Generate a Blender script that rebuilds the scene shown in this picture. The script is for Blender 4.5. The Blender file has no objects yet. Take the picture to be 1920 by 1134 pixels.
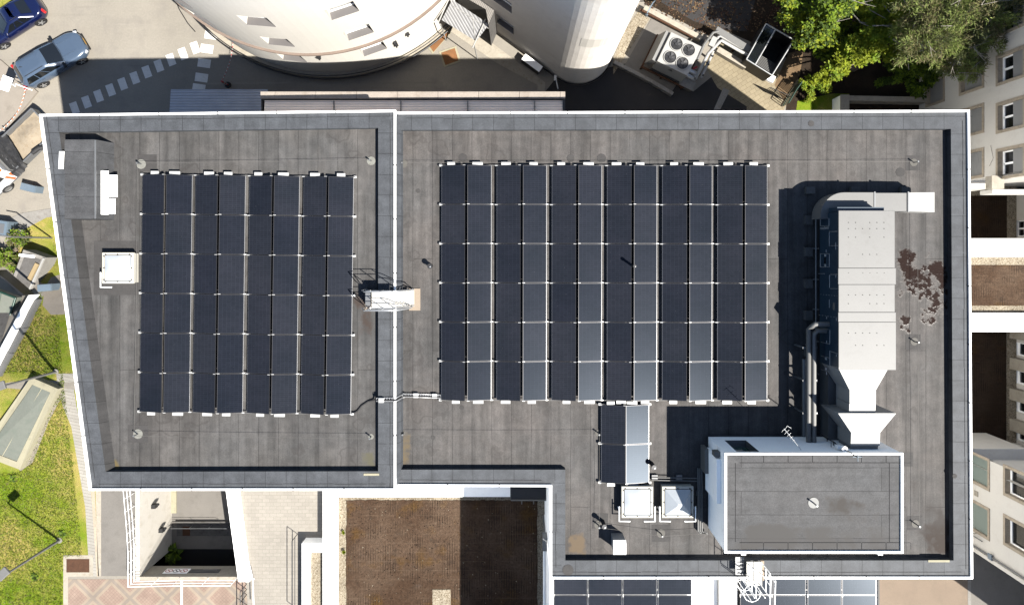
import bpy, bmesh, math, random
from mathutils import Vector, Matrix
random.seed(7)
R = math.radians
SC = bpy.context.scene
COL = SC.collection
# ---------------------------------------------------------------- survey
CAM_H = 43.5          # camera height above the street
FOC = 1281.0          # focal length in photo pixels (1920 wide)
NX, NY = 972.0, 468.0 # point of the picture straight below the camera

def P(px, py, z):
    k = (CAM_H - z) / FOC
    return Vector(((px - NX) * k, (NY - py) * k, z))

PLAT = 5.6
YA, YB = 0.6, -8.7
def gz(x, y):
    t = min(1, max(0, (YA - y) / (YA - YB)))
    t = t * t * (3 - 2 * t)
    s = min(1, max(0, (2 - x) / 4.0))
    return PLAT * t * s

def G(px, py, dz=0.0):
    z = 0.0
    for _ in range(30):
        p = P(px, py, z + dz)
        z = 0.5 * z + 0.5 * gz(p.x, p.y)
    p = P(px, py, z + dz)
    return p

# ---------------------------------------------------------------- objects
def setp(o, label=None, cat=None, group=None, kind=None):
    if label: o['label'] = label
    if cat: o['category'] = cat
    if group: o['group'] = group
    if kind: o['kind'] = kind
    return o

class T:
    def __init__(s, name, label, cat, loc=(0, 0, 0), rotz=0.0, group=None):
        o = bpy.data.objects.new(name, None)
        o.empty_display_size = 0.3
        o.location = loc; o.rotation_euler = (0, 0, rotz)
        COL.objects.link(o)
        setp(o, label, cat, group)
        s.o = o; s.loc = Vector(loc)

def dup(root, loc=None, rotz=None, label=None, group=None):
    r = root.copy(); COL.objects.link(r)
    if loc is not None: r.location = loc
    if rotz is not None: r.rotation_euler = (0, 0, rotz)
    if label: r['label'] = label
    if group: r['group'] = group
    for ch in list(root.children):
        c = ch.copy(); COL.objects.link(c); c.parent = r
        for g in list(ch.children):
            d = g.copy(); COL.objects.link(d); d.parent = c
    return r

class MB:
    def __init__(s): s.v = []; s.f = []; s.m = []; s.sm = []
    def add(s, vs, fs, m=0, smooth=False):
        b = len(s.v); s.v += [tuple(v) for v in vs]
        for f in fs:
            s.f.append([b + i for i in f]); s.m.append(m); s.sm.append(smooth)
        return s
    def quad(s, a, b, c, d, m=0): return s.add([a, b, c, d], [(0, 1, 2, 3)], m)
    def poly(s, pts, m=0): return s.add(pts, [tuple(range(len(pts)))], m)
    def box(s, c, d, rz=0.0, m=0, tilt=None):
        x, y, z = d[0] / 2, d[1] / 2, d[2] / 2
        M = Matrix.Rotation(rz, 3, 'Z')
        if tilt is not None: M = M @ tilt
        vs = [M @ Vector((a, b, e)) + Vector(c) for e in (-z, z) for a, b in ((-x, -y), (x, -y), (x, y), (-x, y))]
        return s.add(vs, [(3, 2, 1, 0), (4, 5, 6, 7), (0, 1, 5, 4), (1, 2, 6, 5), (2, 3, 7, 6), (3, 0, 4, 7)], m)
    def bb(s, x0, x1, y0, y1, z0, z1, m=0):
        return s.box(((x0 + x1) / 2, (y0 + y1) / 2, (z0 + z1) / 2), (abs(x1 - x0), abs(y1 - y0), abs(z1 - z0)), 0, m)
    def prism(s, pts, z0, z1, m=0, mtop=None, cap=True, bottom=False):
        n = len(pts); vs = [(p[0], p[1], z0) for p in pts] + [(p[0], p[1], z1) for p in pts]
        a = sum(pts[i][0] * pts[(i + 1) % n][1] - pts[(i + 1) % n][0] * pts[i][1] for i in range(n))
        fs = []
        for i in range(n):
            j = (i + 1) % n
            fs.append((i, j, n + j, n + i) if a > 0 else (j, i, n + i, n + j))
        s.add(vs, fs, m)
        if cap:
            top = list(range(n)) if a > 0 else list(range(n))[::-1]
            s.add([(p[0], p[1], z1) for p in pts], [top], m if mtop is None else mtop)
        if bottom:
            top = list(range(n))[::-1] if a > 0 else list(range(n))
            s.add([(p[0], p[1], z0) for p in pts], [top], m)
        return s
    def loft(s, rings, m=0, cap0=False, cap1=False, smooth=False, closed=True):
        n = len(rings[0]); vs = [p for r in rings for p in r]; fs = []
        for k in range(len(rings) - 1):
            for i in range(n if closed else n - 1):
                j = (i + 1) % n
                fs.append((k * n + i, k * n + j, (k + 1) * n + j, (k + 1) * n + i))
        s.add(vs, fs, m, smooth)
        if cap0: s.add(rings[0], [tuple(range(n))[::-1]], m)
        if cap1: s.add(rings[-1], [tuple(range(n))], m)
        return s
    def tube(s, pts, r, n=8, m=0, caps=True, r1=None):
        pts = [Vector(p) for p in pts]; rings = []
        up = Vector((0, 0, 1))
        for i, p in enumerate(pts):
            d = (pts[min(i + 1, len(pts) - 1)] - pts[max(i - 1, 0)])
            if d.length < 1e-9: d = up
            d = d.normalized()
            a = d.cross(up)
            if a.length < 0.05: a = d.cross(Vector((1, 0, 0)))
            a.normalize(); b = a.cross(d)
            rr = r if r1 is None else r + (r1 - r) * i / max(1, len(pts) - 1)
            rings.append([p + a * (rr * math.cos(2 * math.pi * k / n)) + b * (rr * math.sin(2 * math.pi * k / n)) for k in range(n)])
        return s.loft(rings, m, caps, caps, True)
    def cyl(s, c, r, h, n=24, m=0, mtop=None, r1=None, bottom=False):
        r1 = r if r1 is None else r1
        a = [(c[0] + r * math.cos(2 * math.pi * k / n), c[1] + r * math.sin(2 * math.pi * k / n), c[2]) for k in range(n)]
        b = [(c[0] + r1 * math.cos(2 * math.pi * k / n), c[1] + r1 * math.sin(2 * math.pi * k / n), c[2] + h) for k in range(n)]
        s.loft([a, b], m, bottom, False, True)
        s.add(b, [tuple(range(n))], m if mtop is None else mtop)
        return s
    def ring(s, outer, inner, m=0):
        n = len(outer)
        for i in range(n):
            j = (i + 1) % n
            s.quad(outer[i], outer[j], inner[j], inner[i], m)
        return s
    def build(s, name, mats, parent=None, bevel=0.0, seg=2):
        me = bpy.data.meshes.new(name)
        off = parent.loc if isinstance(parent, T) else None
        vs = s.v if off is None else [(v[0] - off.x, v[1] - off.y, v[2] - off.z) for v in s.v]
        me.from_pydata(vs, [], s.f)
        if not isinstance(mats, (list, tuple)): mats = [mats]
        for mt in mats: me.materials.append(mt)
        me.polygons.foreach_set('material_index', s.m)
        me.polygons.foreach_set('use_smooth', s.sm)
        me.update()
        o = bpy.data.objects.new(name, me); COL.objects.link(o)
        if parent is not None: o.parent = parent.o if isinstance(parent, T) else parent
        if bevel > 0:
            b = o.modifiers.new('bevel', 'BEVEL'); b.width = bevel; b.segments = seg; b.limit_method = 'ANGLE'; b.angle_limit = R(35)
        return o
    def local(s, name, mats, parent, bevel=0.0):   # vertices already local to the parent
        off = parent.loc if isinstance(parent, T) else Vector((0, 0, 0))
        s.v = [(v[0] + off.x, v[1] + off.y, v[2] + off.z) for v in s.v]
        return s.build(name, mats, parent, bevel)
    def shift(s, d):
        s.v = [(v[0] + d[0], v[1] + d[1], v[2] + d[2]) for v in s.v]; return s

def sub(mb, name, mats, part, top, bevel=0.0):
    """a sub-part: child of a part whose mesh is in the thing's local frame"""
    off = top.loc
    mb.v = [(v[0] - off.x, v[1] - off.y, v[2] - off.z) for v in mb.v]
    o = mb.build(name, mats, None, bevel); o.parent = part
    return o

# ---------------------------------------------------------------- materials
class N:
    def __init__(s, name):
        m = bpy.data.materials.new(name); m.use_nodes = True
        s.m = m; s.t = m.node_tree; s.b = s.t.nodes['Principled BSDF']
    def n(s, typ, **kw):
        nd = s.t.nodes.new(typ)
        for k, v in kw.items():
            if k.startswith('i_'):
                key = k[2:]
                key = int(key) if key.isdigit() else key.replace('_', ' ')
                s.set(nd.inputs[key], v)
            else: setattr(nd, k, v)
        return nd
    def set(s, sock, v):
        if hasattr(v, 'is_output') or isinstance(v, bpy.types.NodeSocket): s.t.links.new(v, sock)
        else: sock.default_value = v
    def math(s, op, a, b=None, clamp=False):
        nd = s.n('ShaderNodeMath', operation=op, use_clamp=clamp)
        s.set(nd.inputs[0], a)
        if b is not None: s.set(nd.inputs[1], b)
        return nd.outputs[0]
    def mix(s, f, a, b, blend='MIX'):
        nd = s.n('ShaderNodeMix', data_type='RGBA', blend_type=blend)
        s.set(nd.inputs[0], f); s.set(nd.inputs[6], a); s.set(nd.inputs[7], b)
        return nd.outputs[2]
    def noise(s, vec, scale, detail=3, rough=0.55):
        nd = s.n('ShaderNodeTexNoise'); s.set(nd.inputs['Vector'], vec)
        nd.inputs['Scale'].default_value = scale; nd.inputs['Detail'].default_value = detail; nd.inputs['Roughness'].default_value = rough
        return nd.outputs[0]
    def ramp(s, f, a, b, ca=(0, 0, 0, 1), cb=(1, 1, 1, 1)):
        nd = s.n('ShaderNodeValToRGB'); s.set(nd.inputs[0], f)
        nd.color_ramp.elements[0].position = a; nd.color_ramp.elements[0].color = ca
        nd.color_ramp.elements[1].position = b; nd.color_ramp.elements[1].color = cb
        return nd.outputs[0]
    def pos(s): return s.n('ShaderNodeNewGeometry').outputs['Position']
    def obj(s): return s.n('ShaderNodeTexCoord').outputs['Object']
    def scale(s, vec, sc, rot=0.0, loc=(0, 0, 0)):
        nd = s.n('ShaderNodeMapping'); s.set(nd.inputs[0], vec)
        nd.inputs['Scale'].default_value = sc; nd.inputs['Rotation'].default_value = (0, 0, rot); nd.inputs['Location'].default_value = loc
        return nd.outputs[0]
    def bump(s, h, strength=0.3, dist=0.02):
        nd = s.n('ShaderNodeBump'); s.set(nd.inputs['Height'], h)
        nd.inputs['Strength'].default_value = strength; nd.inputs['Distance'].default_value = dist
        s.t.links.new(nd.outputs[0], s.b.inputs['Normal'])
    def out(s, col, rough=0.8, metal=0.0, spec=0.5):
        k = ALB.get(s.m.name, 0.29)
        if k != 1.0: col = s.mix(1.0, col, (k, k, k, 1), 'MULTIPLY')
        if isinstance(rough, float) and rough >= 0.6: spec = min(spec, 0.22)
        s.set(s.b.inputs['Base Color'], col); s.set(s.b.inputs['Roughness'], rough)
        s.set(s.b.inputs['Metallic'], metal); s.b.inputs['Specular IOR Level'].default_value = spec
        return s.m

# reflectance factors: the picture is exposed for the dark roof (see the exposure at the end),
# so dark felt, asphalt and grass carry their true low reflectance and only white things are white
ALB = dict(white_coated_metal=.95, white_render=1.0, cream_render=.46, pale_concrete_render=.66, beige_render=.47, beige_stone=.50, pale_stone=.33,
    stone_coping=.40, white_road_paint=.55, tan_corrugated_sheet=1.05, grey_corrugated_sheet=1.1, white_corrugated_sheet=.28, cream_court_render=.33, grey_louvre=.6,
    white_bracket=.38, aluminium=.5, pale_sheet_metal=.29, galvanised_sheet=.195, brown_leaf_litter=.16, mottled_lawn=.50, pale_asphalt=.38, grey_asphalt=.40, pale_grey_pavers=.33, pale_paver_strip=.33, pale_plate=.22, milky_acrylic=.37, cream_white_frame=.42, ivory_grip_tread=.45, white_van_paint=.6,
    grey_roller_shutter=.55, green_tinted_shutter=.5, dark_window_glass=.25, grey_blue_paint=.15, red_plastic=.5, orange_vinyl=.5, amber_plate=.5, clear_headlight=.5, navy_blue_panel=.33,
    black_rubber=.5, blue_enamel=.4, dark_gutter=.4, greenish_glass=.5, brown_cornice_band=.36, concrete=.33, dark_asphalt=.36, grey_sheet_metal=.33, dark_blue_paint=.22,
    yellow_green_leaf=1.0, mid_green_leaf=1.0, dark_green_leaf=1.0, olive_pine_needle=1.0, brownish_pine_needle=1.0, deep_pine_needle=1.0, grey_bark=.4, pale_bare_twig=.4)
def c4(c, k=1.0): return (c[0] * k, c[1] * k, c[2] * k, 1)

def plain(name, c, rough=0.7, metal=0.0, var=0.12, sc=1.2, fine=14, spec=0.5, bump=0.0, dirt=None, dirt_at=(0.52, 0.75), streak=None):
    s = N(name); p = s.pos()
    a = s.noise(p, sc, 4); b = s.noise(p, fine, 3)
    col = s.mix(s.ramp(a, 0.3, 0.7), c4(c, 1 - var), c4(c, 1 + var))
    col = s.mix(0.35, col, s.mix(s.ramp(b, 0.3, 0.7), c4(c, 1 - var * 1.5), c4(c, 1 + var * 1.5)))
    if dirt:
        d = s.ramp(s.noise(p, sc * 2.3, 6, 0.65), dirt_at[0], dirt_at[1])
        col = s.mix(d, col, c4(dirt))
    if streak:
        for rot, k in ((R(28), 1), (R(-35), .6), (R(75), .5)):
            sn = s.noise(s.scale(p, (0.10, 2.2, 1), rot), 1.0, 4, 0.6)
            col = s.mix(s.math('MULTIPLY', s.ramp(sn, 0.64, 0.72), streak * k), col, c4(c, 1.3))
            col = s.mix(s.math('MULTIPLY', s.ramp(sn, 0.27, 0.36, (1, 1, 1, 1), (0, 0, 0, 1)), streak * k), col, c4(c, 0.72))
    if bump: s.bump(b, bump, 0.02)
    return s.out(col, rough, metal, spec)

def bitumen(name, c, brown=0.3, axis='x', rowh=0.9, bw=5.0, rot=0.0, off=(0, 0, 0), stains=(), seam=0.016, brownc=(0.135, 0.105, 0.085), contrast=0.07, gloss=0.72, mulamt=0.85, mort=0.58):
    """felt strips: axis x means strips stack along x and run along y"""
    s = N(name); p = s.pos()
    q = s.scale(p, (1, 1, 1), rot, off)
    sx = s.n('ShaderNodeSeparateXYZ'); s.set(sx.inputs[0], q)
    # small wander so that the seams are not ruler-straight
    wob = s.math('MULTIPLY', s.math('SUBTRACT', s.noise(p, 0.8, 2), 0.5), 0.05)
    cb = s.n('ShaderNodeCombineXYZ')
    if axis == 'x':
        s.set(cb.inputs[0], sx.outputs[1]); s.set(cb.inputs[1], s.math('ADD', sx.outputs[0], wob))
    else:
        s.set(cb.inputs[0], sx.outputs[0]); s.set(cb.inputs[1], s.math('ADD', sx.outputs[1], wob))
    br = s.n('ShaderNodeTexBrick', offset=0.37, offset_frequency=2)
    s.set(br.inputs['Vector'], cb.outputs[0])
    br.inputs['Scale'].default_value = 1.0; br.inputs['Brick Width'].default_value = bw; br.inputs['Row Height'].default_value = rowh
    br.inputs['Mortar Size'].default_value = seam; br.inputs['Mortar Smooth'].default_value = 0.2
    br.inputs['Color1'].default_value = c4((1, 1, 1), 1 - contrast); br.inputs['Color2'].default_value = c4((1, 1, 1), 1 + contrast)
    br.inputs['Mortar'].default_value = (mort, mort, mort, 1)
    # long streaks down the strips
    st = s.scale(q, (2.6, 0.16, 1) if axis == 'x' else (0.22, 2.6, 1))
    n1 = s.noise(st, 1.0, 5, 0.6); n2 = s.noise(p, 0.33, 5, 0.62); n3 = s.noise(p, 26, 2); n4 = s.noise(p, 2.2, 6, 0.65)
    col = s.mix(s.ramp(n2, 0.38, 0.66), c4(c, 0.88), c4(brownc if brown > 0 else c, 1.0))
    col = s.mix(1 - brown, col, c4(c))
    col = s.mix(mulamt, col, s.mix(s.ramp(n1, 0.25, 0.78), c4((0.45,) * 3), c4((1.55,) * 3)), 'MULTIPLY')
    col = s.mix(0.5, col, s.mix(s.ramp(n4, 0.3, 0.72), c4((0.5,) * 3), c4((1.5,) * 3)), 'MULTIPLY')
    col = s.mix(0.5, col, s.mix(s.ramp(n3, 0.3, 0.7), c4((0.6,) * 3), c4((1.4,) * 3)), 'MULTIPLY')
    col = s.mix(1.0, col, br.outputs[0], 'MULTIPLY')
    if brown > 0.3:
        dust = s.ramp(s.noise(s.scale(q, (0.9, 0.35, 1)), 1.0, 7, 0.7), 0.55, 0.80)
        col = s.mix(s.math('MULTIPLY', dust, 0.6), col, (0.27, 0.25, 0.235, 1))
        rg_ = s.noise(p, 0.55, 3, 0.5)
        ringm = s.math('MULTIPLY', s.ramp(rg_, 0.60, 0.615), s.ramp(rg_, 0.63, 0.645, (1, 1, 1, 1), (0, 0, 0, 1)))
        col = s.mix(s.math('MULTIPLY', ringm, 0.4), col, (0.07, 0.062, 0.058, 1))
        col = s.mix(s.math('MULTIPLY', s.ramp(rg_, 0.62, 0.66), 0.25), col, (0.09, 0.082, 0.078, 1))
    rough = gloss
    if stains:
        f = None
        for (x0, x1, y0, y1, thr, colr, wet) in stains:
            px = s.n('ShaderNodeSeparateXYZ'); s.set(px.inputs[0], p)
            dx = s.math('DIVIDE', s.math('ABSOLUTE', s.math('SUBTRACT', px.outputs[0], (x0 + x1) / 2)), abs(x1 - x0) / 2)
            dy = s.math('DIVIDE', s.math('ABSOLUTE', s.math('SUBTRACT', px.outputs[1], (y0 + y1) / 2)), abs(y1 - y0) / 2)
            d = s.math('MAXIMUM', dx, dy)
            e = s.math('SUBTRACT', 1.0, d)                       # 1 in the middle, 0 on the rim
            e = s.math('MULTIPLY', s.math('MINIMUM', e, 0.5), 0.5)
            nn = s.noise(p, 2.6 if wet else 1.1, 5, 0.6)
            v = s.math('ADD', nn, e)
            mk = s.ramp(v, thr, thr + (0.15 if wet else 0.16))
            inb = s.math('GREATER_THAN', s.math('SUBTRACT', 1.0, d), 0.0)
            mk = s.math('MULTIPLY', mk, inb)
            col = s.mix(mk, col, c4(colr))
            if wet:
                r2 = s.math('SUBTRACT', gloss if f is None else f, s.math('MULTIPLY', mk, gloss - 0.12))
                f = s.math('MAXIMUM', r2, 0.1)
        if f is not None: rough = f
    hb = s.math('ADD', s.math('MULTIPLY', n3, 0.5), s.math('MULTIPLY', br.outputs['Fac'], -1.0))
    if stains and f is not None:
        hb = s.math('ADD', hb, s.math('MULTIPLY', s.math('MULTIPLY', s.noise(p, 9, 1), 3.0), s.math('SUBTRACT', gloss, f)))
    s.bump(hb, 0.35, 0.012)
    return s.out(col, rough, 0, 0.2)

def speckle(name, cols, sc=40, rough=0.9, big=1.0, bump=0.5):
    s = N(name); p = s.pos()
    v = s.n('ShaderNodeTexVoronoi', feature='F1'); s.set(v.inputs['Vector'], p); v.inputs['Scale'].default_value = sc
    sp = s.n('ShaderNodeSeparateColor'); s.set(sp.inputs[0], v.outputs['Color'])
    rm = s.n('ShaderNodeValToRGB'); s.set(rm.inputs[0], sp.outputs[0])
    el = rm.color_ramp.elements
    el[0].position = 0; el[0].color = c4(cols[0]); el[1].position = 1; el[1].color = c4(cols[-1])
    for i, c in enumerate(cols[1:-1]):
        e = el.new((i + 1) / (len(cols) - 1)); e.color = c4(c)
    col = s.mix(0.5, rm.outputs[0], s.mix(s.ramp(s.noise(p, big, 5), 0.3, 0.7), c4((0.6,) * 3), c4((1.35,) * 3)), 'MULTIPLY')
    s.bump(v.outputs['Distance'], bump, 0.03)
    return s.out(col, rough)

def pavers(name, c, mort, bw, rh, msize=0.012, rot=0.0, var=0.1, rough=0.85, dirt=None):
    s = N(name); p = s.pos(); q = s.scale(p, (1, 1, 1), rot)
    br = s.n('ShaderNodeTexBrick', offset=0.5); s.set(br.inputs['Vector'], q)
    br.inputs['Scale'].default_value = 1; br.inputs['Brick Width'].default_value = bw; br.inputs['Row Height'].default_value = rh
    br.inputs['Mortar Size'].default_value = msize; br.inputs['Mortar Smooth'].default_value = 0.2
    br.inputs['Color1'].default_value = c4(c, 1 - var); br.inputs['Color2'].default_value = c4(c, 1 + var); br.inputs['Mortar'].default_value = c4(mort)
    col = s.mix(0.6, br.outputs[0], s.mix(s.ramp(s.noise(p, 0.6, 5), 0.3, 0.7), c4((0.82,) * 3), c4((1.15,) * 3)), 'MULTIPLY')
    col = s.mix(0.4, col, s.mix(s.ramp(s.noise(p, 20, 3), 0.3, 0.7), c4((0.8,) * 3), c4((1.2,) * 3)), 'MULTIPLY')
    if dirt: col = s.mix(s.ramp(s.noise(p, 1.1, 6, 0.7), 0.55, 0.8), col, c4(dirt))
    s.bump(br.outputs['Fac'], -0.3, 0.01)
    return s.out(col, rough)

def stripes(name, c, pitch, axis=0, rough=0.5, metal=0.3, depth=0.35, rot=0.0, var=0.1):
    s = N(name); p = s.scale(s.pos(), (1, 1, 1), rot)
    sx = s.n('ShaderNodeSeparateXYZ'); s.set(sx.inputs[0], p)
    w = s.math('SINE', s.math('MULTIPLY', sx.outputs[axis], 2 * math.pi / pitch))
    w = s.math('ADD', s.math('MULTIPLY', w, 0.5), 0.5)
    n = s.noise(s.pos(), 1.3, 5)
    col = s.mix(s.ramp(n, 0.3, 0.7), c4(c, 1 - var), c4(c, 1 + var))
    col = s.mix(s.ramp(w, 0.0, 0.3), c4(c, 1 - depth), col)
    s.bump(w, 0.6, 0.03)
    return s.out(col, rough, metal)

M = {}
def rect_px(x0, x1, y0, y1, z):
    a = P(x0, y0, z); b = P(x1, y1, z)
    return (a.x, b.x, b.y, a.y)
ZR, ZP = 13.2, 13.5
ZRL, ZPL = 13.5, 13.8
wet = (0.045, 0.026, 0.018)
def st(x0, x1, y0, y1, thr, c, w): return rect_px(x0, x1, y0, y1, ZR) + (thr, c, w)
M['roof'] = bitumen('bitumen_felt_main', (0.142, 0.137, 0.134), 0.50, 'x', 0.875, 11.0, off=(0.31, 0.4, 0), brownc=(0.196, 0.170, 0.154), stains=(
    st(1680, 1726, 450, 560, 0.61, wet, True), st(1700, 1745, 495, 570, 0.63, wet, True), st(1730, 1786, 465, 605, 0.61, wet, True), st(1682, 1710, 588, 627, 0.62, wet, True), st(1720, 1762, 572, 615, 0.62, wet, True), st(1725, 1790, 970, 1050, 0.60, (0.045, 0.028, 0.02), False),
    st(1690, 1790, 860, 1040, 0.74, (0.07, 0.06, 0.055), False), st(744, 775, 800, 880, 0.62, (0.22, 0.17, 0.10), False),
    st(1060, 1100, 990, 1046, 0.68, (0.22, 0.16, 0.10), False)))
M['roof_w'] = bitumen('bitumen_felt_west', (0.144, 0.141, 0.139), 0.34, 'x', 0.87, 11.0, off=(0.1, 1.2, 0), brownc=(0.190, 0.168, 0.150), contrast=0.06, stains=(
    rect_px(660, 706, 520, 660, ZRL) + (0.66, (0.09, 0.066, 0.055), False), rect_px(196, 225, 855, 880, ZRL) + (0.58, (0.22, 0.17, 0.08), False),
    rect_px(670, 706, 840, 880, ZRL) + (0.62, (0.17, 0.16, 0.11), False)))
M['slate_x'] = bitumen('bitumen_parapet_across', (0.130, 0.140, 0.156), 0.0, 'x', 0.9, 60, off=(0.2, 30.33, 0), contrast=0.06, mulamt=0.25, gloss=0.65, mort=0.42, seam=0.012)
M['slate_y'] = bitumen('bitumen_parapet_along', (0.130, 0.140, 0.156), 0.0, 'y', 0.9, 60, off=(30.2, 0.33, 0), contrast=0.06, mulamt=0.25, gloss=0.65, mort=0.42, seam=0.012)
M['felt_d'] = bitumen('dark_felt_flashing', (0.062, 0.060, 0.060), 0.0, 'y', 0.9, 60, off=(30.2, 0.33, 0), contrast=0.1, mulamt=0.4, gloss=0.7, mort=0.5)
M['roof_ph'] = bitumen('bitumen_felt_plant_room', (0.128, 0.13, 0.136), 0.15, 'y', 0.95, 9.0, off=(0, 0.25, 0), contrast=0.07, mulamt=0.3, stains=(
    (12.3, 15.3, -11.4, -9.9, 0.64, (0.075, 0.066, 0.06), False), (8.3, 15.4, -12.2, -11.0, 0.55, (0.10, 0.095, 0.092), False)))
M['hood'] = bitumen('bitumen_hatch', (0.125, 0.128, 0.135), 0.1, 'y', 0.95, 9.0, off=(0, 0.6, 0), contrast=0.07, mulamt=0.35)
M['white'] = plain('white_coated_metal', (0.80, 0.80, 0.79), 0.45, 0, 0.05, 2, dirt=(0.62, 0.61, 0.58), dirt_at=(0.6, 0.9))
M['render'] = plain('white_render', (0.88, 0.88, 0.87), 0.8, 0, 0.05, 0.8, dirt=(0.66, 0.65, 0.62), dirt_at=(0.6, 0.85))
M['cream'] = plain('cream_render', (0.90, 0.86, 0.79), 0.85, 0, 0.03, 0.5, dirt=(0.86, 0.81, 0.73), dirt_at=(0.58, 0.85), bump=0.15)
M['cream2'] = plain('cream_court_render', (0.86, 0.81, 0.72), 0.85, 0, 0.05, 0.7, dirt=(0.72, 0.66, 0.56))
M['tower'] = plain('pale_concrete_render', (0.74, 0.70, 0.645), 0.9, 0, 0.06, 0.6, dirt=(0.64, 0.59, 0.54), dirt_at=(0.5, 0.8), bump=0.2)
M['facade'] = plain('beige_render', (0.82, 0.78, 0.71), 0.9, 0, 0.05, 0.7, dirt=(0.72, 0.67, 0.60), dirt_at=(0.55, 0.85))
M['stone'] = plain('beige_stone', (0.45, 0.38, 0.29), 0.85, 0, 0.16, 3, dirt=(0.30, 0.25, 0.19))
M['lightstone'] = plain('pale_stone', (0.62, 0.56, 0.46), 0.85, 0, 0.12, 2, dirt=(0.45, 0.38, 0.28))
M['conc'] = plain('concrete', (0.42, 0.40, 0.37), 0.9, 0, 0.14, 1.4, dirt=(0.28, 0.25, 0.22), bump=0.25)
M['concd'] = plain('dark_concrete', (0.22, 0.21, 0.20), 0.9, 0, 0.2, 1.6, dirt=(0.13, 0.12, 0.11))
M['coping'] = plain('stone_coping', (0.46, 0.40, 0.345), 0.85, 0, 0.16, 0.9, dirt=(0.34, 0.28, 0.225))
M['alu'] = plain('aluminium', (0.72, 0.73, 0.74), 0.38, 0.6, 0.08, 2)
M['galv'] = plain('galvanised_sheet', (0.425, 0.42, 0.405), 0.55, 0.0, 0.07, 1.1, dirt=(0.34, 0.33, 0.31), dirt_at=(0.55, 0.85))
M['galvw'] = plain('pale_sheet_metal', (0.68, 0.67, 0.64), 0.5, 0.0, 0.06, 1.6, dirt=(0.48, 0.45, 0.42), dirt_at=(0.58, 0.85))
M['galvd'] = plain('grey_sheet_metal', (0.34, 0.35, 0.36), 0.45, 0.4, 0.1, 1.6)
M['navy'] = plain('navy_blue_panel', (0.030, 0.075, 0.125), 0.4, 0.0, 0.12, 1.2)
M['black'] = plain('black_metal', (0.022, 0.022, 0.024), 0.5, 0.2, 0.2, 4)
M['steel_d'] = plain('dark_steel', (0.10, 0.10, 0.105), 0.45, 0.6, 0.15, 4)
M['rubber'] = plain('black_rubber', (0.028, 0.028, 0.03), 0.8, 0, 0.2, 6)
M['rust'] = plain('rusty_brown_steel', (0.16, 0.075, 0.04), 0.8, 0.1, 0.25, 5)
M['orange_mat'] = plain('orange_brown_mat', (0.42, 0.19, 0.075), 0.9, 0, 0.2, 2, dirt=(0.3, 0.17, 0.09))
M['wood'] = plain('pale_timber', (0.62, 0.47, 0.26), 0.7, 0, 0.1, 2)
M['teal'] = plain('greenish_glass', (0.05, 0.10, 0.09), 0.15, 0, 0.1, 2)
M['glass'] = plain('dark_window_glass', (0.02, 0.024, 0.028), 0.08, 0, 0.1, 1, spec=0.8)
M['gglass'] = plain('grey_roller_shutter', (0.27, 0.27, 0.265), 0.6, 0, 0.06, 2)
M['greenglass'] = plain('green_tinted_shutter', (0.20, 0.25, 0.22), 0.5, 0, 0.06, 2)
M['zinc'] = plain('grey_zinc_sill', (0.30, 0.28, 0.275), 0.5, 0.2, 0.06, 2)
M['brownb'] = plain('brown_cornice_band', (0.34, 0.26, 0.215), 0.8, 0, 0.12, 2)
M['gutter'] = plain('dark_gutter', (0.10, 0.095, 0.09), 0.6, 0, 0.15, 3)
# ground
M['road'] = plain('pale_asphalt', (0.40, 0.365, 0.31), 0.9, 0, 0.11, 0.35, 9, dirt=(0.33, 0.30, 0.265), dirt_at=(0.5, 0.75), bump=0.2, streak=0.45)
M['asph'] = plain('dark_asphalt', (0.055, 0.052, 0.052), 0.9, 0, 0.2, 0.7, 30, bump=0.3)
M['asphm'] = plain('grey_asphalt', (0.25, 0.232, 0.21), 0.9, 0, 0.12, 0.7, 25, dirt=(0.205, 0.19, 0.17), bump=0.3)
M['island'] = plain('pale_concrete_slab', (0.52, 0.46, 0.39), 0.9, 0, 0.08, 0.8, dirt=(0.42, 0.37, 0.31))
M['paint'] = plain('white_road_paint', (0.78, 0.75, 0.70), 0.8, 0, 0.08, 3, dirt=(0.5, 0.47, 0.42), dirt_at=(0.56, 0.8))
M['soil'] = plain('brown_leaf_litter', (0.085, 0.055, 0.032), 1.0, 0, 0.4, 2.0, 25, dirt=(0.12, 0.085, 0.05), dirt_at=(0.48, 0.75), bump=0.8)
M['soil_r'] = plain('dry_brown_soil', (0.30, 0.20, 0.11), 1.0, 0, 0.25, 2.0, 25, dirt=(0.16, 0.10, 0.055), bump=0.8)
M['sand'] = plain('sand', (0.60, 0.50, 0.37), 1.0, 0, 0.1, 2.4, 25, dirt=(0.48, 0.36, 0.23), bump=0.6)
M['gravel'] = speckle('pale_gravel', [(0.22, 0.17, 0.11), (0.50, 0.42, 0.30), (0.70, 0.62, 0.48), (0.36, 0.28, 0.19)], 22)
M['ybrick'] = pavers('yellow_grey_pavers', (0.50, 0.42, 0.28), (0.33, 0.26, 0.16), 0.4, 0.25, 0.012, R(-32), 0.07, dirt=(0.40, 0.33, 0.22))
M['terr'] = pavers('pale_grey_pavers', (0.50, 0.46, 0.40), (0.40, 0.365, 0.31), 0.40, 0.20, 0.012, 0.0, 0.05)
M['treads'] = pavers('pale_paver_strip', (0.55, 0.52, 0.46), (0.36, 0.33, 0.28), 3.0, 0.17, 0.014, R(12), 0.05)
M['beigeyard'] = plain('beige_resin_yard', (0.40, 0.31, 0.235), 0.9, 0, 0.10, 0.7, 20, dirt=(0.35, 0.28, 0.21))
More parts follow.
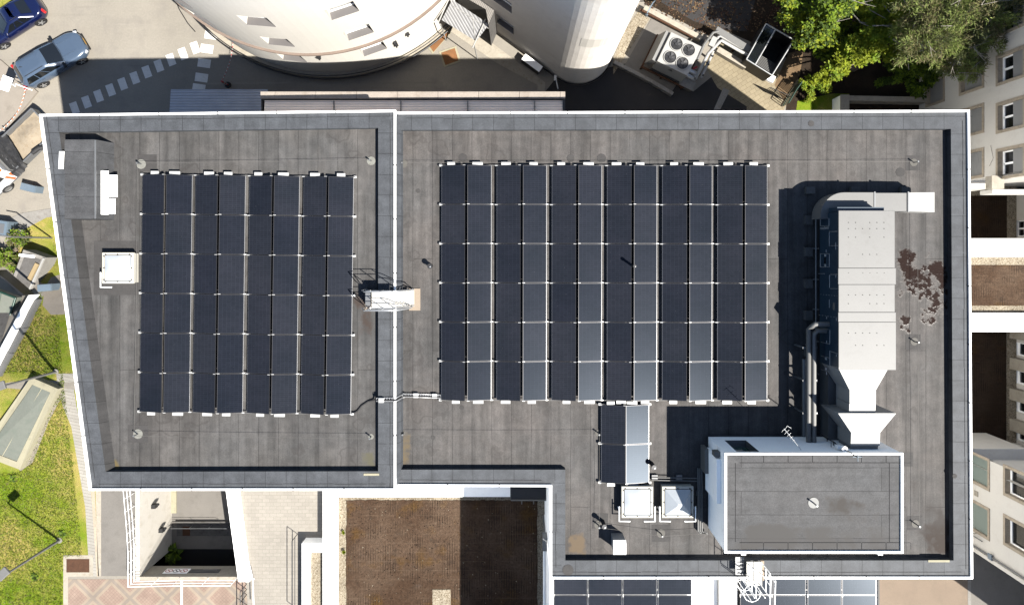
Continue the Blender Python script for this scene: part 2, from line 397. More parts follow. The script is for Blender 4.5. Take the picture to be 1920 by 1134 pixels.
def lawn():
    s = N('mottled_lawn'); p = s.pos()
    a = s.noise(p, 0.30, 6, 0.65); b = s.noise(p, 2.6, 5, 0.6); c = s.noise(p, 30, 3, 0.7)
    col = s.mix(s.ramp(a, 0.42, 0.60), (0.15, 0.24, 0.012, 1), (0.42, 0.335, 0.11, 1))
    col = s.mix(s.math('MULTIPLY', s.ramp(b, 0.40, 0.66), 0.6), col, (0.26, 0.285, 0.03, 1))
    col = s.mix(s.math('MULTIPLY', s.ramp(s.noise(p, 1.3, 6, 0.7), 0.60, 0.72), 0.75), col, (0.075, 0.135, 0.018, 1))
    col = s.mix(0.75, col, s.mix(s.ramp(c, 0.3, 0.72), c4((0.5,) * 3), c4((1.5,) * 3)), 'MULTIPLY')
    s.bump(c, 0.9, 0.05)
    return s.out(col, 1.0, 0, 0.1)
M['lawn'] = lawn()
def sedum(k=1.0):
    s = N('brown_sedum'); p = s.pos()
    sx = s.n('ShaderNodeSeparateXYZ'); s.set(sx.inputs[0], p)
    wx = s.math('SINE', s.math('MULTIPLY', sx.outputs[0], 2 * math.pi / 0.135))
    gx = s.math('GREATER_THAN', s.math('ABSOLUTE', s.math('SUBTRACT', s.math('FRACT', s.math('DIVIDE', sx.outputs[1], 0.5)), 0.5)), 0.465)
    a = s.noise(p, 0.28, 6, 0.65); b = s.noise(p, 9, 4, 0.7); c = s.noise(p, 45, 2, 0.7)
    col = s.mix(s.ramp(a, 0.40, 0.63), (0.105, 0.062, 0.038, 1), (0.185, 0.125, 0.085, 1))
    col = s.mix(s.ramp(s.noise(p, 0.8, 4), 0.55, 0.75), col, (0.16, 0.085, 0.02, 1))
    col = s.mix(s.math('MULTIPLY', s.ramp(s.noise(p, 2.3, 6, 0.7), 0.56, 0.70), 0.7), col, (0.055, 0.04, 0.03, 1))
    col = s.mix(s.math('MULTIPLY', s.ramp(s.noise(p, 1.6, 6, 0.75), 0.60, 0.72), 0.6), col, (0.24, 0.18, 0.14, 1))
    col = s.mix(0.75, col, s.mix(s.ramp(b, 0.3, 0.7), c4((0.55,) * 3), c4((1.45,) * 3)), 'MULTIPLY')
    col = s.mix(s.math('MULTIPLY', s.ramp(wx, 0.2, 0.9), s.ramp(s.noise(p, 1.0, 3), 0.45, 0.65)), col, (0.055, 0.036, 0.024, 1))
    col = s.mix(s.math('MULTIPLY', s.math('MULTIPLY', gx, 0.30), s.ramp(s.noise(p, 1.7, 3), 0.4, 0.62)), col, (0.30, 0.22, 0.15, 1))
    col = s.mix(s.ramp(c, 0.70, 0.76), col, (0.45, 0.40, 0.34, 1))
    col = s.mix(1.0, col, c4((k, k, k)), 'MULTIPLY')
    s.bump(b, 0.8, 0.05)
    return s.out(col, 1.0, 0, 0.1)
M['sedum'] = sedum(); M['sedum_shaded'] = sedum(0.42)  # second copy is darkened to put the courtyards' shade into the colour
def pattern():
    s = N('patterned_brick'); p = s.pos()
    q = s.scale(p, (1, 1, 1), R(45), (0.35, 0.1, 0))
    sx = s.n('ShaderNodeSeparateXYZ'); s.set(sx.inputs[0], q)
    def band(o, lo, hi, per):
        f = s.math('FRACT', s.math('DIVIDE', o, per))
        return s.math('MULTIPLY', s.math('GREATER_THAN', f, lo), s.math('LESS_THAN', f, hi))
    per = 1.45
    b1 = s.math('MAXIMUM', band(sx.outputs[0], 0.0, 0.30, per), band(sx.outputs[1], 0.0, 0.30, per))
    b2 = s.math('MAXIMUM', band(sx.outputs[0], 0.09, 0.21, per), band(sx.outputs[1], 0.09, 0.21, per))
    br = s.n('ShaderNodeTexBrick', offset=0.0); s.set(br.inputs['Vector'], q)
    br.inputs['Scale'].default_value = 1; br.inputs['Brick Width'].default_value = 0.145; br.inputs['Row Height'].default_value = 0.145
    br.inputs['Mortar Size'].default_value = 0.008
    br.inputs['Color1'].default_value = (0.50, 0.36, 0.29, 1); br.inputs['Color2'].default_value = (0.545, 0.405, 0.325, 1); br.inputs['Mortar'].default_value = (0.40, 0.285, 0.225, 1)
    col = s.mix(b1, br.outputs[0], (0.57, 0.46, 0.355, 1)); col = s.mix(b2, col, (0.46, 0.385, 0.32, 1))
    col = s.mix(0.7, col, s.mix(s.ramp(s.noise(p, 1.2, 5), 0.3, 0.7), c4((0.78,) * 3), c4((1.2,) * 3)), 'MULTIPLY')
    return s.out(col, 0.9)
M['pattern'] = pattern()
M['corr_tan'] = stripes('tan_corrugated_sheet', (0.86, 0.68, 0.53), 0.13, 1, 0.6, 0.0, 0.35)
M['corr_grey'] = stripes('grey_corrugated_sheet', (0.24, 0.25, 0.28), 0.17, 1, 0.5, 0.2, 0.4)
M['corr_white'] = stripes('white_corrugated_sheet', (0.72, 0.72, 0.73), 0.155, 0, 0.45, 0.2, 0.45, R(-31))
M['ribs'] = stripes('grey_louvre', (0.30, 0.28, 0.26), 0.10, 0, 0.5, 0.2, 0.6, R(-25))
# solar glass
def solar(name, base, rough):
    s = N(name); p = s.obj()
    br = s.n('ShaderNodeTexBrick', offset=0.0); s.set(br.inputs['Vector'], p)
    br.inputs['Scale'].default_value = 1; br.inputs['Brick Width'].default_value = 0.172; br.inputs['Row Height'].default_value = 0.085
    br.inputs['Mortar Size'].default_value = 0.0045
    br.inputs['Color1'].default_value = c4(base, 0.92); br.inputs['Color2'].default_value = c4(base, 1.08); br.inputs['Mortar'].default_value = c4(base, 1.7)
    pos = s.pos(); n = s.noise(pos, 0.5, 4); d = s.noise(pos, 55, 2)
    col = s.mix(0.6, br.outputs[0], s.mix(s.ramp(n, 0.3, 0.7), c4((0.7, 0.75, 0.8)), c4((1.3, 1.2, 1.25))), 'MULTIPLY')
    oi = s.n('ShaderNodeObjectInfo').outputs['Random']
    col = s.mix(1.0, col, s.mix(oi, c4((0.8, 0.82, 0.86)), c4((1.22, 1.18, 1.12))), 'MULTIPLY')
    dust = s.ramp(d, 0.745, 0.775)
    col = s.mix(dust, col, (0.35, 0.35, 0.36, 1))
    pass
    s.b.inputs['Specular Tint'].default_value = (0.68, 0.82, 1.0, 1)
    return s.out(col, rough, 0, 0.055)
M['cells'] = solar('solar_cells', (0.028, 0.033, 0.045), 0.30)
M['pframe'] = plain('dark_anodised_frame', (0.10, 0.10, 0.11), 0.4, 0.5, 0.1, 3)
M['clampw'] = plain('white_bracket', (0.82, 0.82, 0.80), 0.4, 0.2, 0.05, 3)
M['dome'] = plain('milky_acrylic', (0.74, 0.79, 0.84), 0.25, 0, 0.04, 2)
M['plate'] = plain('grey_green_plate', (0.40, 0.40, 0.36), 0.7, 0, 0.12, 4, dirt=(0.3, 0.29, 0.25))
M['platew'] = plain('pale_plate', (0.62, 0.62, 0.60), 0.6, 0, 0.06, 4)
M['plate2'] = plain('grey_felted_plate', (0.20, 0.19, 0.17), 0.7, 0, 0.12, 4)
M['creamw'] = plain('cream_white_frame', (0.74, 0.71, 0.62), 0.7, 0, 0.06, 2)
M['cable'] = plain('steel_rope', (0.34, 0.325, 0.30), 0.6, 0.3, 0.05, 3)
M['tan'] = plain('tan_grp_slab', (0.62, 0.50, 0.38), 0.8, 0, 0.08, 2)
M['deck'] = plain('ivory_grip_tread', (0.78, 0.75, 0.68), 0.7, 0, 0.05, 3)
# vehicles etc
M['car_g'] = plain('grey_blue_paint', (0.29, 0.42, 0.63), 0.25, 0.2, 0.03, 1)
M['car_b'] = plain('dark_blue_paint', (0.012, 0.022, 0.13), 0.2, 0.2, 0.03, 1)
for k in ('car_g', 'car_b'):
    b = M[k].node_tree.nodes['Principled BSDF']; b.inputs['Coat Weight'].default_value = 1.0; b.inputs['Coat Roughness'].default_value = 0.06
M['red'] = plain('red_plastic', (0.5, 0.02, 0.02), 0.35, 0, 0.05, 2)
M['orange'] = plain('orange_vinyl', (0.75, 0.16, 0.03), 0.4, 0, 0.04, 2)
M['yellow'] = plain('amber_plate', (0.75, 0.42, 0.04), 0.4, 0, 0.04, 2)
M['lamp'] = plain('clear_headlight', (0.75, 0.78, 0.82), 0.1, 0.3, 0.04, 2)
M['vanw'] = plain('white_van_paint', (0.80, 0.80, 0.80), 0.3, 0, 0.03, 2)
M['tarp'] = plain('dark_tarpaulin', (0.055, 0.055, 0.058), 0.6, 0, 0.3, 3, dirt=(0.10, 0.095, 0.09))
M['blueg'] = plain('blue_grey_metal', (0.27, 0.36, 0.45), 0.5, 0.1, 0.08, 2)
M['greenm'] = plain('dark_green_metal', (0.02, 0.09, 0.06), 0.45, 0.1, 0.1, 3)
M['sea'] = plain('grey_green_roof_glass', (0.35, 0.37, 0.31), 0.4, 0, 0.10, 0.8, 10, dirt=(0.28, 0.32, 0.26))
M['cframe'] = plain('cream_kerb', (0.66, 0.61, 0.43), 0.8, 0, 0.07, 1.5, dirt=(0.5, 0.46, 0.33))
M['blue'] = plain('blue_enamel', (0.03, 0.28, 0.6), 0.4, 0, 0.04, 2)
M['green'] = plain('green_print', (0.03, 0.22, 0.14), 0.5, 0, 0.1, 9)
M['bark'] = plain('grey_bark', (0.22, 0.18, 0.14), 0.95, 0, 0.25, 5, bump=0.6)
M['twig'] = plain('pale_bare_twig', (0.45, 0.41, 0.35), 0.9, 0, 0.15, 5)
def leaf(name, c, var=0.35):
    c = tuple(v * 0.46 for v in c)
    s = N(name); p = s.pos()
    col = s.mix(s.ramp(s.noise(p, 3.2, 3), 0.3, 0.7), c4(c, 1 - var), c4(c, 1 + var))
    s.set(s.b.inputs['Subsurface Weight'], 0.0)
    s.out(col, 0.65, 0, 0.2)
    tr = s.n('ShaderNodeBsdfTranslucent'); s.set(tr.inputs[0], s.mix(0.5, col, (c[0] * 1.6, c[1] * 1.8, c[2], 1)))
    mx = s.n('ShaderNodeMixShader'); mx.inputs[0].default_value = 0.3
    s.t.links.new(s.b.outputs[0], mx.inputs[1]); s.t.links.new(tr.outputs[0], mx.inputs[2])
    s.t.links.new(mx.outputs[0], s.t.nodes['Material Output'].inputs[0])
    return s.m
M['l_yel'] = leaf('yellow_green_leaf', (0.29, 0.345, 0.02))
M['l_mid'] = leaf('mid_green_leaf', (0.20, 0.30, 0.02))
M['l_dark'] = leaf('dark_green_leaf', (0.075, 0.125, 0.018))
M['l_pine'] = leaf('olive_pine_needle', (0.29, 0.36, 0.10))
M['l_pine2'] = leaf('brownish_pine_needle', (0.24, 0.215, 0.10))
M['l_pine3'] = leaf('deep_pine_needle', (0.12, 0.14, 0.055))
# ================================================================ GROUND
def bis(bm, co, no):
    bmesh.ops.bisect_plane(bm, geom=bm.verts[:] + bm.edges[:] + bm.faces[:], plane_co=co, plane_no=no, dist=1e-6)

def drape(bm, dz):
    for k in range(13): bis(bm, (0, YA + (YB - YA) * k / 12, 0), (0, 1, 0))
    for x in (-2, 2): bis(bm, (x, 0, 0), (1, 0, 0))
    for v in bm.verts: v.co.z = gz(v.co.x, v.co.y) + dz

def sheet(name, pts, mat, dz, kind='structure', world=False, label=None, cat=None, group=None, flat=None):
    """flat layer laid on the terrain; pts are photo pixels, or world xy"""
    bm = bmesh.new()
    vs = []
    for p in pts:
        if world: w = Vector((p[0], p[1], 0))
        elif flat is not None: w = P(p[0], p[1], flat)
        else: w = G(p[0], p[1])
        vs.append(bm.verts.new((w.x, w.y, 0)))
    f = bm.faces.new(vs); f.normal_update()
    if f.normal.z < 0: f.normal_flip()
    bmesh.ops.triangulate(bm, faces=bm.faces[:])
    if flat is None: drape(bm, dz)
    else:
        for v in bm.verts: v.co.z = flat + dz
    me = bpy.data.meshes.new(name); bm.to_mesh(me); bm.free(); me.materials.append(mat)
    o = bpy.data.objects.new(name, me); COL.objects.link(o)
    setp(o, label, cat, group, kind)
    return o

# sunken court (the hole in the plateau)
PF = 2.2
HX0 = P(264, 1000, PLAT).x; HX1 = P(447, 1000, PLAT).x
HY0 = P(300, 1079, PLAT).y; HY1 = -7.6
bm = bmesh.new()
S = 170
vs = [bm.verts.new(c) for c in ((-S, -S, 0), (S, -S, 0), (S, S, 0), (-S, S, 0))]
bm.faces.new(vs)
for x in (HX0, HX1): bis(bm, (x, 0, 0), (1, 0, 0))
for y in (HY0, HY1): bis(bm, (0, y, 0), (0, 1, 0))
kill = [f for f in bm.faces if HX0 < f.calc_center_median().x < HX1 and HY0 < f.calc_center_median().y < HY1]
bmesh.ops.delete(bm, geom=kill, context='FACES')
for f in bm.faces: f.normal_update()
drape(bm, 0)
me = bpy.data.meshes.new('ground'); bm.to_mesh(me); bm.free(); me.materials.append(M['road'])
o = bpy.data.objects.new('ground', me); COL.objects.link(o); setp(o, kind='structure')

sheet('lawn', [(-60, -40), (20, -40), (40, 2), (8, 22), (-60, 60)], M['lawn'], 0.02)
sheet('lawn', [(-80, 720), (20, 640), (55, 590), (92, 540), (30, 500), (10, 470), (48, 430), (78, 408), (112, 398), (210, 398), (190, 900), (176, 1040), (119, 1040), (119, 1220), (-80, 1220)], M['lawn'], 0.008)
# narrow strips along the building and the paths
sheet('path', [(106, 700), (140, 700), (164, 840), (184, 1080), (168, 1080), (160, 950), (134, 800)], M['treads'], 0.012)
sheet('path', [(96, 520), (160, 500), (165, 588), (96, 590), (80, 572), (84, 540)], M['island'], 0.016)
sheet('kerb_strip', [(164, 840), (172, 840), (178, 915), (186, 1080), (182, 1080), (171, 915)], M['stone'], 0.024)
sheet('road', [(184, 860), (262, 860), (262, 1079), (184, 1079)], M['asphm'], 0.016)
sheet('gutter_strip', [(178, 860), (190, 860), (190, 1079), (184, 1079)], M['lightstone'], 0.024)
sheet('brick_paving', [(128, 1085), (470, 1085), (470, 1200), (128, 1200)], M['pattern'], 0.008)
sheet('kerb_strip', [(119, 1040), (175, 1040), (175, 1080), (128, 1080), (128, 1200), (119, 1200)], M['lightstone'], 0.016)
sheet('paving', [(125, 1047), (168, 1047), (168, 1072), (125, 1072)], M['rust'], 0.022)
sheet('paving', [(440, 840), (760, 840), (760, 1200), (470, 1200)], M['terr'], 0.012)
sheet('paving', [(1560, 1040), (1840, 1040), (1840, 1250), (1560, 1250)], M['beigeyard'], 0.008)
sheet('road', [(1700, 1000), (2300, 1000), (2300, 1500), (1818, 1500), (1814, 1083)], M['asphm'], 0.014)
sheet('kerb_strip', [(1814, 1060), (1820, 1060), (1822, 1300), (1816, 1300)], M['conc'], 0.020)
sheet('paved_strip', [(0, 418), (40, 400), (90, 392), (130, 388), (130, 402), (88, 408), (50, 428), (20, 462)], M['conc'], 0.03)
# road marks
for (cx, cy, ang) in [(383, 25, 0), (397, 42, 0), (396, 66, 0), (388, 92, 0), (383, 119, 0), (378, 146, 0), (373, 166, 0)]:
    a = R(-8)
    q = [(-12, -8), (12, -8), (12, 8), (-12, 8)]
    sheet('road_marking', [(cx + u * math.cos(a) + v * math.sin(a), cy - u * math.sin(a) + v * math.cos(a)) for u, v in q], M['paint'], 0.016)
for k in range(11):
    t = k / 10.0
    cx = 140 + (366 - 140) * t; cy = 203 + (90 - 203) * t
    a = R(20)
    q = [(-7, -11), (7, -11), (7, 11), (-7, 11)]
    sheet('road_marking', [(cx + u * math.cos(a) + v * math.sin(a), cy - u * math.sin(a) + v * math.cos(a)) for u, v in q], M['paint'], 0.016)
# the north-east yard
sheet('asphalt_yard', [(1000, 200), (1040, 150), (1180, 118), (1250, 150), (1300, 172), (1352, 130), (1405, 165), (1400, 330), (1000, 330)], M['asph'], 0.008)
sheet('paving', [(1318, 118), (1352, 78), (1500, 150), (1470, 205), (1470, 330), (1398, 330), (1400, 200), (1345, 165)], M['ybrick'], 0.016)
sheet('kerb_strip', [(1356, 165), (1368, 170), (1350, 206), (1338, 206)], M['conc'], 0.024)
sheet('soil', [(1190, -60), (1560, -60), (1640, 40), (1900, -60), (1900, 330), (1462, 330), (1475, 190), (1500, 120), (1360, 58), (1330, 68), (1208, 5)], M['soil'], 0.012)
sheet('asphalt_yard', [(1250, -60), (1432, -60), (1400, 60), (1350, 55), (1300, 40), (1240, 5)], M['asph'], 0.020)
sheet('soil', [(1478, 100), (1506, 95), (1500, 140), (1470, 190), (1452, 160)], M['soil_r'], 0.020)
sheet('gravel_bed', [(1196, 22), (1218, 36), (1150, 140), (1150, 110), (1170, 60)], M['gravel'], 0.020)
sheet('paving', [(1224, 30), (1322, 76), (1258, 175), (1170, 125)], M['asphm'], 0.028)
sheet('lawn', [(1495, 190), (1560, 176), (1592, 176), (1592, 300), (1480, 300)], M['lawn'], 0.022)

# ================================================================ MAIN BUILDING
def px_list(l, z): return [tuple(P(a, b, z)) for a, b in l]
t = T('office_block', 'large flat roofed white office block with grey felt roof and two banks of solar panels', 'building', (0, 0, 0))
LO = [(78, 217), (741, 209), (741, 916), (171, 916)]
LI = [(111, 248), (709, 240), (709, 883), (198, 884)]
LB = [(111, 248), (709, 240), (709, 883), (207, 884)]
RO = [(743, 213), (1814, 209), (1820, 1081), (1033, 1081), (1033, 909), (743, 908)]
RI = [(751, 244), (1783, 242), (1788, 1050), (1060, 1050), (1060, 880), (749, 880)]
lo = px_list(LO, ZPL); li = px_list(LI, ZPL); ro = px_list(RO, ZP); ri = px_list(RI, ZP)
lib = [(p[0], p[1], ZRL) for p in li]; lib[0] = (li[0][0] + 0.26, li[0][1], ZRL); lib[3] = (li[3][0] + 0.26, li[3][1], ZRL)
rib = [(p[0], p[1], ZR) for p in ri]; rib[0] = (ri[0][0] + 0.0, ri[0][1], ZR)
w = MB()
for q, zt in ((lo, ZPL - .02), (ro, ZP - .02)):
    n = len(q)
    c = Vector((sum(p[0] for p in q) / n, sum(p[1] for p in q) / n, 0))
    qq = [(p[0], p[1]) for p in q]
    w.prism(qq, 0 if zt else 0, zt, 0, cap=False)
w.build('wall', M['render'], t)
MB().poly([lib[3], lib[2], lib[1], lib[0]]).build('roof_membrane', M['roof_w'], t)
r = MB()
r.poly([rib[i] for i in (0, 5, 4, 3, 2, 1)])
r.build('roof_membrane', M['roof'], t)
# parapets: felt-covered tops, inner faces
def parapet(outer, inner, base, name_mats):
    n = len(outer)
    for i in range(n):
        j = (i + 1) % n
        d = Vector(outer[j]) - Vector(outer[i])
        mat = M['slate_x'] if abs(d.x) > abs(d.y) else M['slate_y']
        b = MB()
        b.quad(outer[i], inner[i], inner[j], outer[j])
        o = b.build('parapet', mat, t)
        b = MB(); b.quad(inner[i], base[i], base[j], inner[j]); b.build('parapet_face', M['felt_d'] if i == n - 1 and n == 4 else mat, t)
parapet(lo, li, lib, None); parapet(ro, ri, rib, None)
# dividing upstand face between the two roofs (cant strip on the east side of the taller block)
x0 = P(743, 500, ZPL).x; x1 = P(750, 500, ZR).x
b = MB(); b.quad((x0 + .02, lo[1][1], ZPL - .01), (x0 + .02, lo[2][1], ZPL - .01), (x1 + .10, rib[5][1] - 0.0, ZP + .004), (x1 + .10, rib[0][1], ZP + .004))
b.quad((x1 + .10, rib[0][1], ZP + .004), (x1 + .10, rib[5][1], ZP + .004), (x1 + .14, rib[5][1], ZR + .004), (x1 + .14, rib[0][1], ZR + .004))
b.build('upstand', M['slate_y'], t)
# white edge trim
def trim(poly, z, wd, skip=()):
    b = MB(); n = len(poly)
    for i in range(n):
        if i in skip: continue
        a = Vector(poly[i]); c = Vector(poly[(i + 1) % n]); d = (c - a).normalized()
        nn = Vector((d.y, -d.x, 0))
        cx = sum(p[0] for p in poly) / n; cy = sum(p[1] for p in poly) / n
        s = 0.5
        a2 = a - d * wd * 0.5 + d * 0.002 * i; c2 = c + d * wd * 0.5 - d * 0.002 * i
        m = (a2 + c2) / 2
        b.box((m.x, m.y, z + .03 + .003 * i), ((c2 - a2).length, wd, 0.12), math.atan2(d.y, d.x))
    return b
b = trim(lo, ZPL, 0.085); b.build('roof_edge_trim', M['white'], t)
b = trim(ro, ZP, 0.085, skip=(5,)); b.build('roof_edge_trim', M['white'], t)
# cover strips over the joints of the edge trim
for poly, z in ((lo, ZPL), (ro, ZP)):
    b = MB(); n = len(poly)
    for i in range(n):
        if poly is ro and i == 5: continue
        a = Vector(poly[i]); c = Vector(poly[(i + 1) % n]); L = (c - a).length; k = int(L / 2.6)
        for j in range(1, k + 1):
            m = a.lerp(c, j / (k + 1)); b.box((m.x, m.y, z + .035 + .003 * i), (.045, .098, .125), math.atan2((c - a).y, (c - a).x))
    o = b.build('trim_joint', M['galv'], t)
# felt lap line inside the trim, raised strip joints
for poly, z in ((lo, ZPL), (ro, ZP)):
    b = MB(); n = len(poly)
    for i in range(n):
        if poly is ro and i == 5: continue
        a = Vector(poly[i]); c = Vector(poly[(i + 1) % n]); d = (c - a).normalized(); nn = Vector((-d.y, d.x, 0))
        L = (c - a).length; k = 0; cen = Vector((sum(p[0] for p in poly) / n, sum(p[1] for p in poly) / n, z))
        side = 1 if nn.dot(cen - (a + c) / 2) > 0 else -1
        x = 0.4
        while x < L - 0.5:
            ln = random.uniform(0.7, 0.95)
            m = a + d * (x + ln / 2) + nn * side * (0.215 + random.uniform(-.012, .012))
            b.box((m.x, m.y, z + .004), (ln * 0.97, 0.018, 0.012), math.atan2(d.y, d.x))
            x += ln
    b.build('lap_joint', M['rubber'], t)
# wall windows on the visible west and north sides for other viewpoints
for k in range(14):
    x = -18.5 + 2.7 * k
    if abs(x + 5.4) < 0.9: continue
    yy = lo[0][1] if x < -5.5 else ro[0][1]
    for zz in (4.2, 7.6, 11.0): MB().bb(x - .6, x + .6, yy + .02, yy + .06, zz - .7, zz + .7).build('window', M['glass'], t)
# outlet scuppers: pale flat flashings by the inner corners
b = MB(); b.bb(*rect_px(682, 711, 887, 891, ZPL)[0:2], *rect_px(682, 711, 887, 891, ZPL)[2:4], ZPL + .004, ZPL + .02); b.build('flashing', M['cframe'], t)
b = MB(); q = rect_px(1740, 1780, 1049, 1053, ZP); b.bb(*q, ZP + .004, ZP + .02); b.build('flashing', M['cframe'], t)

def disc_mark(px, py, z, r, mat, name='felt_patch'):
    p = P(px, py, z); b = MB(); b.cyl((p.x, p.y, z + .003), r, .008, 28); return b.build(name, mat, t)
M['patch'] = plain('felt_patch_felt', (0.105, 0.10, 0.098), 0.8, 0, 0.2, 3)
for (x, y, r_) in [(868, 296, .19), (1128, 297, .2), (1070, 297, .17), (784, 358, .1), (866, 764, .1), (812, 820, .1), (203, 436, .15), (1688, 323, .2), (1473, 699, .1)]:
    disc_mark(x, y, ZRL if x < 700 else ZR, r_, M['patch'])
p = P(1065, 1068, ZP); disc_mark(1065, 1068, ZP, .24, M['patch'])
disc_mark(1521, 232, ZP, .13, M['patch']); disc_mark(1790, 892, ZP, .1, M['patch'])
# square felt reinforcements
b = MB()
for (x0_, x1_, y0_, y1_, z) in [(176, 260, 452, 553, ZRL), (240, 278, 797, 829, ZRL), (258, 294, 290, 322, ZRL), (1222, 1257, 983, 1015, ZR), (1110, 1140, 962, 990, ZR), (1698, 1725, 292, 320, ZR), (1698, 1726, 627, 655, ZR), (1701, 1729, 967, 993, ZR), (1682, 1712, 848, 874, ZR)]:
    q = rect_px(x0_, x1_, y0_, y1_, z); b = MB(); b.bb(*q, z + .002, z + .006); b.build('felt_patch', M['patch'], t)

# ---------------------------------------------------------------- hatch hood on the west roof
t = T('stair_hatch', 'low felt covered stair hatch with sloped side in the corner of the west roof', 'roof hatch', tuple(P(165, 340, ZRL)))
zt = ZRL + .95
x0 = P(121, 300, zt).x; x1 = P(179, 300, zt).x; x2 = P(214, 300, ZRL).x
y0 = P(150, 262, zt).y; y1 = P(150, 411, zt).y
b = MB()
b.loft([[(x0, y0, ZRL), (x0, y0, zt), (x1, y0, zt), (x2, y0 - .0, ZRL)], [(x0, y1, ZRL), (x0, y1, zt), (x1, y1, zt), (x2, y1, ZRL)]], 0, True, True)
b.build('hood', M['hood'], t)
b = MB(); b.bb(x1 - .03, x1 + .03, y1 + .02, y0 - .02, zt - .01, zt + .02); b.build('ridge_flashing', M['galvd'], t)
def vent_box(cx0, cx1, cy0, cy1, z, h, nm, label):
    q = rect_px(cx0, cx1, cy0, cy1, z + h)
    tt = T('vent_flap', label, 'vent', ((q[0] + q[1]) / 2, (q[2] + q[3]) / 2, z))
    return tt, q
tt, q = vent_box(190, 218, 325, 402, ZRL, .75, '', 'white metal vent flap in two sections against the sloped hatch side')
xa = P(188, 360, ZRL + .6).x; xb = P(220, 360, ZRL + .46).x; xc = P(216, 360, ZRL + .40).x
ya = P(200, 320, ZRL + .7).y; ym = P(200, 370, ZRL + .7).y; yb = P(200, 402, ZRL + .7).y; ya2 = P(200, 327, ZRL + .7).y
b = MB(); b.box((xa + .16, (ya + yb) / 2, ZRL + .60), (.34, ya - yb, .05), 0, 0, Matrix.Rotation(R(30), 3, 'Y')); b.build('frame', M['white'], tt)
b = MB(); b.box(((xa + .2 + xb) / 2, (ya2 + ym) / 2 + .01, ZRL + .46), (xb - xa - .2, ya2 - ym - .03, .04)); b.bb(xb - .4, xb - .36, ym + .05, ya2 - .05, ZRL, ZRL + .43); b.build('flap', M['white'], tt)
b = MB(); b.box(((xa + .2 + xc) / 2, (ym + yb) / 2, ZRL + .40), (xc - xa - .2, ym - yb - .06, .04)); b.bb(xc - .4, xc - .36, yb + .05, ym - .05, ZRL, ZRL + .37); b.build('flap', M['white'], tt)
tt = T('wall_louvre', 'narrow white metal cover leaning on the west side of the hatch', 'vent', tuple(P(115, 300, ZRL)))
a = P(110, 284, ZRL + .45); c = P(120, 317, ZRL + .45)
b = MB(); b.box(((a.x + c.x) / 2, (a.y + c.y) / 2, ZRL + .45), (.26, a.y - c.y, .04), R(-3), 0, Matrix.Rotation(R(-20), 3, 'Y')); b.build('cover', M['white'], tt)
b = MB(); b.box(((a.x + c.x) / 2 + .02, (a.y + c.y) / 2, ZRL + .21), (.05, (a.y - c.y) * .9, .40), R(-3)); b.build('leg', M['galvd'], tt)

# ---------------------------------------------------------------- skylights
def skylight(label, x0, x1, y0, y1, z, pyramid, hooks):
    q = rect_px(x0, x1, y0, y1, z + .45)
    cx, cy = (q[0] + q[1]) / 2, (q[2] + q[3]) / 2
    hx, hy = (q[1] - q[0]) / 2, (q[3] - q[2]) / 2
    tt = T('skylight', label, 'skylight', (cx, cy, z), 0, 'roof skylights')
    b = MB(); b.prism([(-hx, -hy), (hx, -hy), (hx, hy), (-hx, hy)], 0, .36, cap=False); b.local('kerb', M['creamw'], tt)
    b = MB()
    o_ = [(-hx - .03, -hy - .03), (hx + .03, -hy - .03), (hx + .03, hy + .03), (-hx - .03, hy + .03)]; i_ = [(x * .86, y * .86) for x, y in o_]
    b.ring([(x, y, .45) for x, y in o_], [(x, y, .46) for x, y in i_]); b.ring([(x, y, .33) for x, y in o_], [(x, y, .45) for x, y in o_])
    for x, y in o_: pass
    b.local('frame', M['creamw'], tt)
    b = MB()
    for k in range(3):
        for sx, sy in ((1, 0), (-1, 0), (0, 1), (0, -1)):
            u = (k - 1) * .8
            x = sx * (hx - .05) + (0 if sx else u * hx); y = sy * (hy - .05) + (0 if sy else u * hy)
            b.cyl((x, y, .455), .028, .03, 8)
    b.local('bolt', M['gutter'], tt)
    b = MB(); hx2, hy2 = hx * .86, hy * .86
    if pyramid:
        n = 4; base = [(-hx2, -hy2, .462), (hx2, -hy2, .462), (hx2, hy2, .462), (-hx2, hy2, .462)]
        ap = [(-.12 * hx, -.06 * hy, .80), (.30 * hx, -.06 * hy, .80), (.30 * hx, .06 * hy, .80), (-.12 * hx, .06 * hy, .80)]
        b.loft([base, ap], 0, False, True)
    else:
        rings = []
        for k in range(7):
            s_ = 1 - k / 6.5; h_ = .462 + .16 * (1 - s_ ** 2.2)
            rings.append([(x * s_, y * s_, h_) for x, y in ((-hx2, -hy2), (0, -hy2), (hx2, -hy2), (hx2, 0), (hx2, hy2), (0, hy2), (-hx2, hy2), (-hx2, 0))])
        b.loft(rings, 0, False, True, True)
    b.local('dome', M['dome'], tt)
    for (sx, sy) in hooks:
        b = MB(); x = sx * (hx + .13); y = sy * hy
        b.tube([(sx * (hx - .35), sy * (hy + .2), .40), (x, sy * (hy + .2), .40), (x, sy * (hy - .45), .40)], .032, 6)
        b.tube([(x, sy * (hy - .3), .40), (x, sy * (hy - .3), .05)], .03, 6)
        b.local('bracket', M['white'], tt)
    return tt
skylight('flat topped white skylight with bolted cream frame left of the smaller west array', 193, 249, 475, 530, ZRL, False, [(-1, -1)])
skylight('bright white domed skylight below the short stub of four panels', 1167, 1223, 913, 969, ZR, False, [(-1, -1), (1, -1)])
skylight('white pyramid skylight with bluish shaded facet beside the plant room pipes', 1243, 1299, 913, 969, ZR, True, [(-1, -1), (1, -1)])

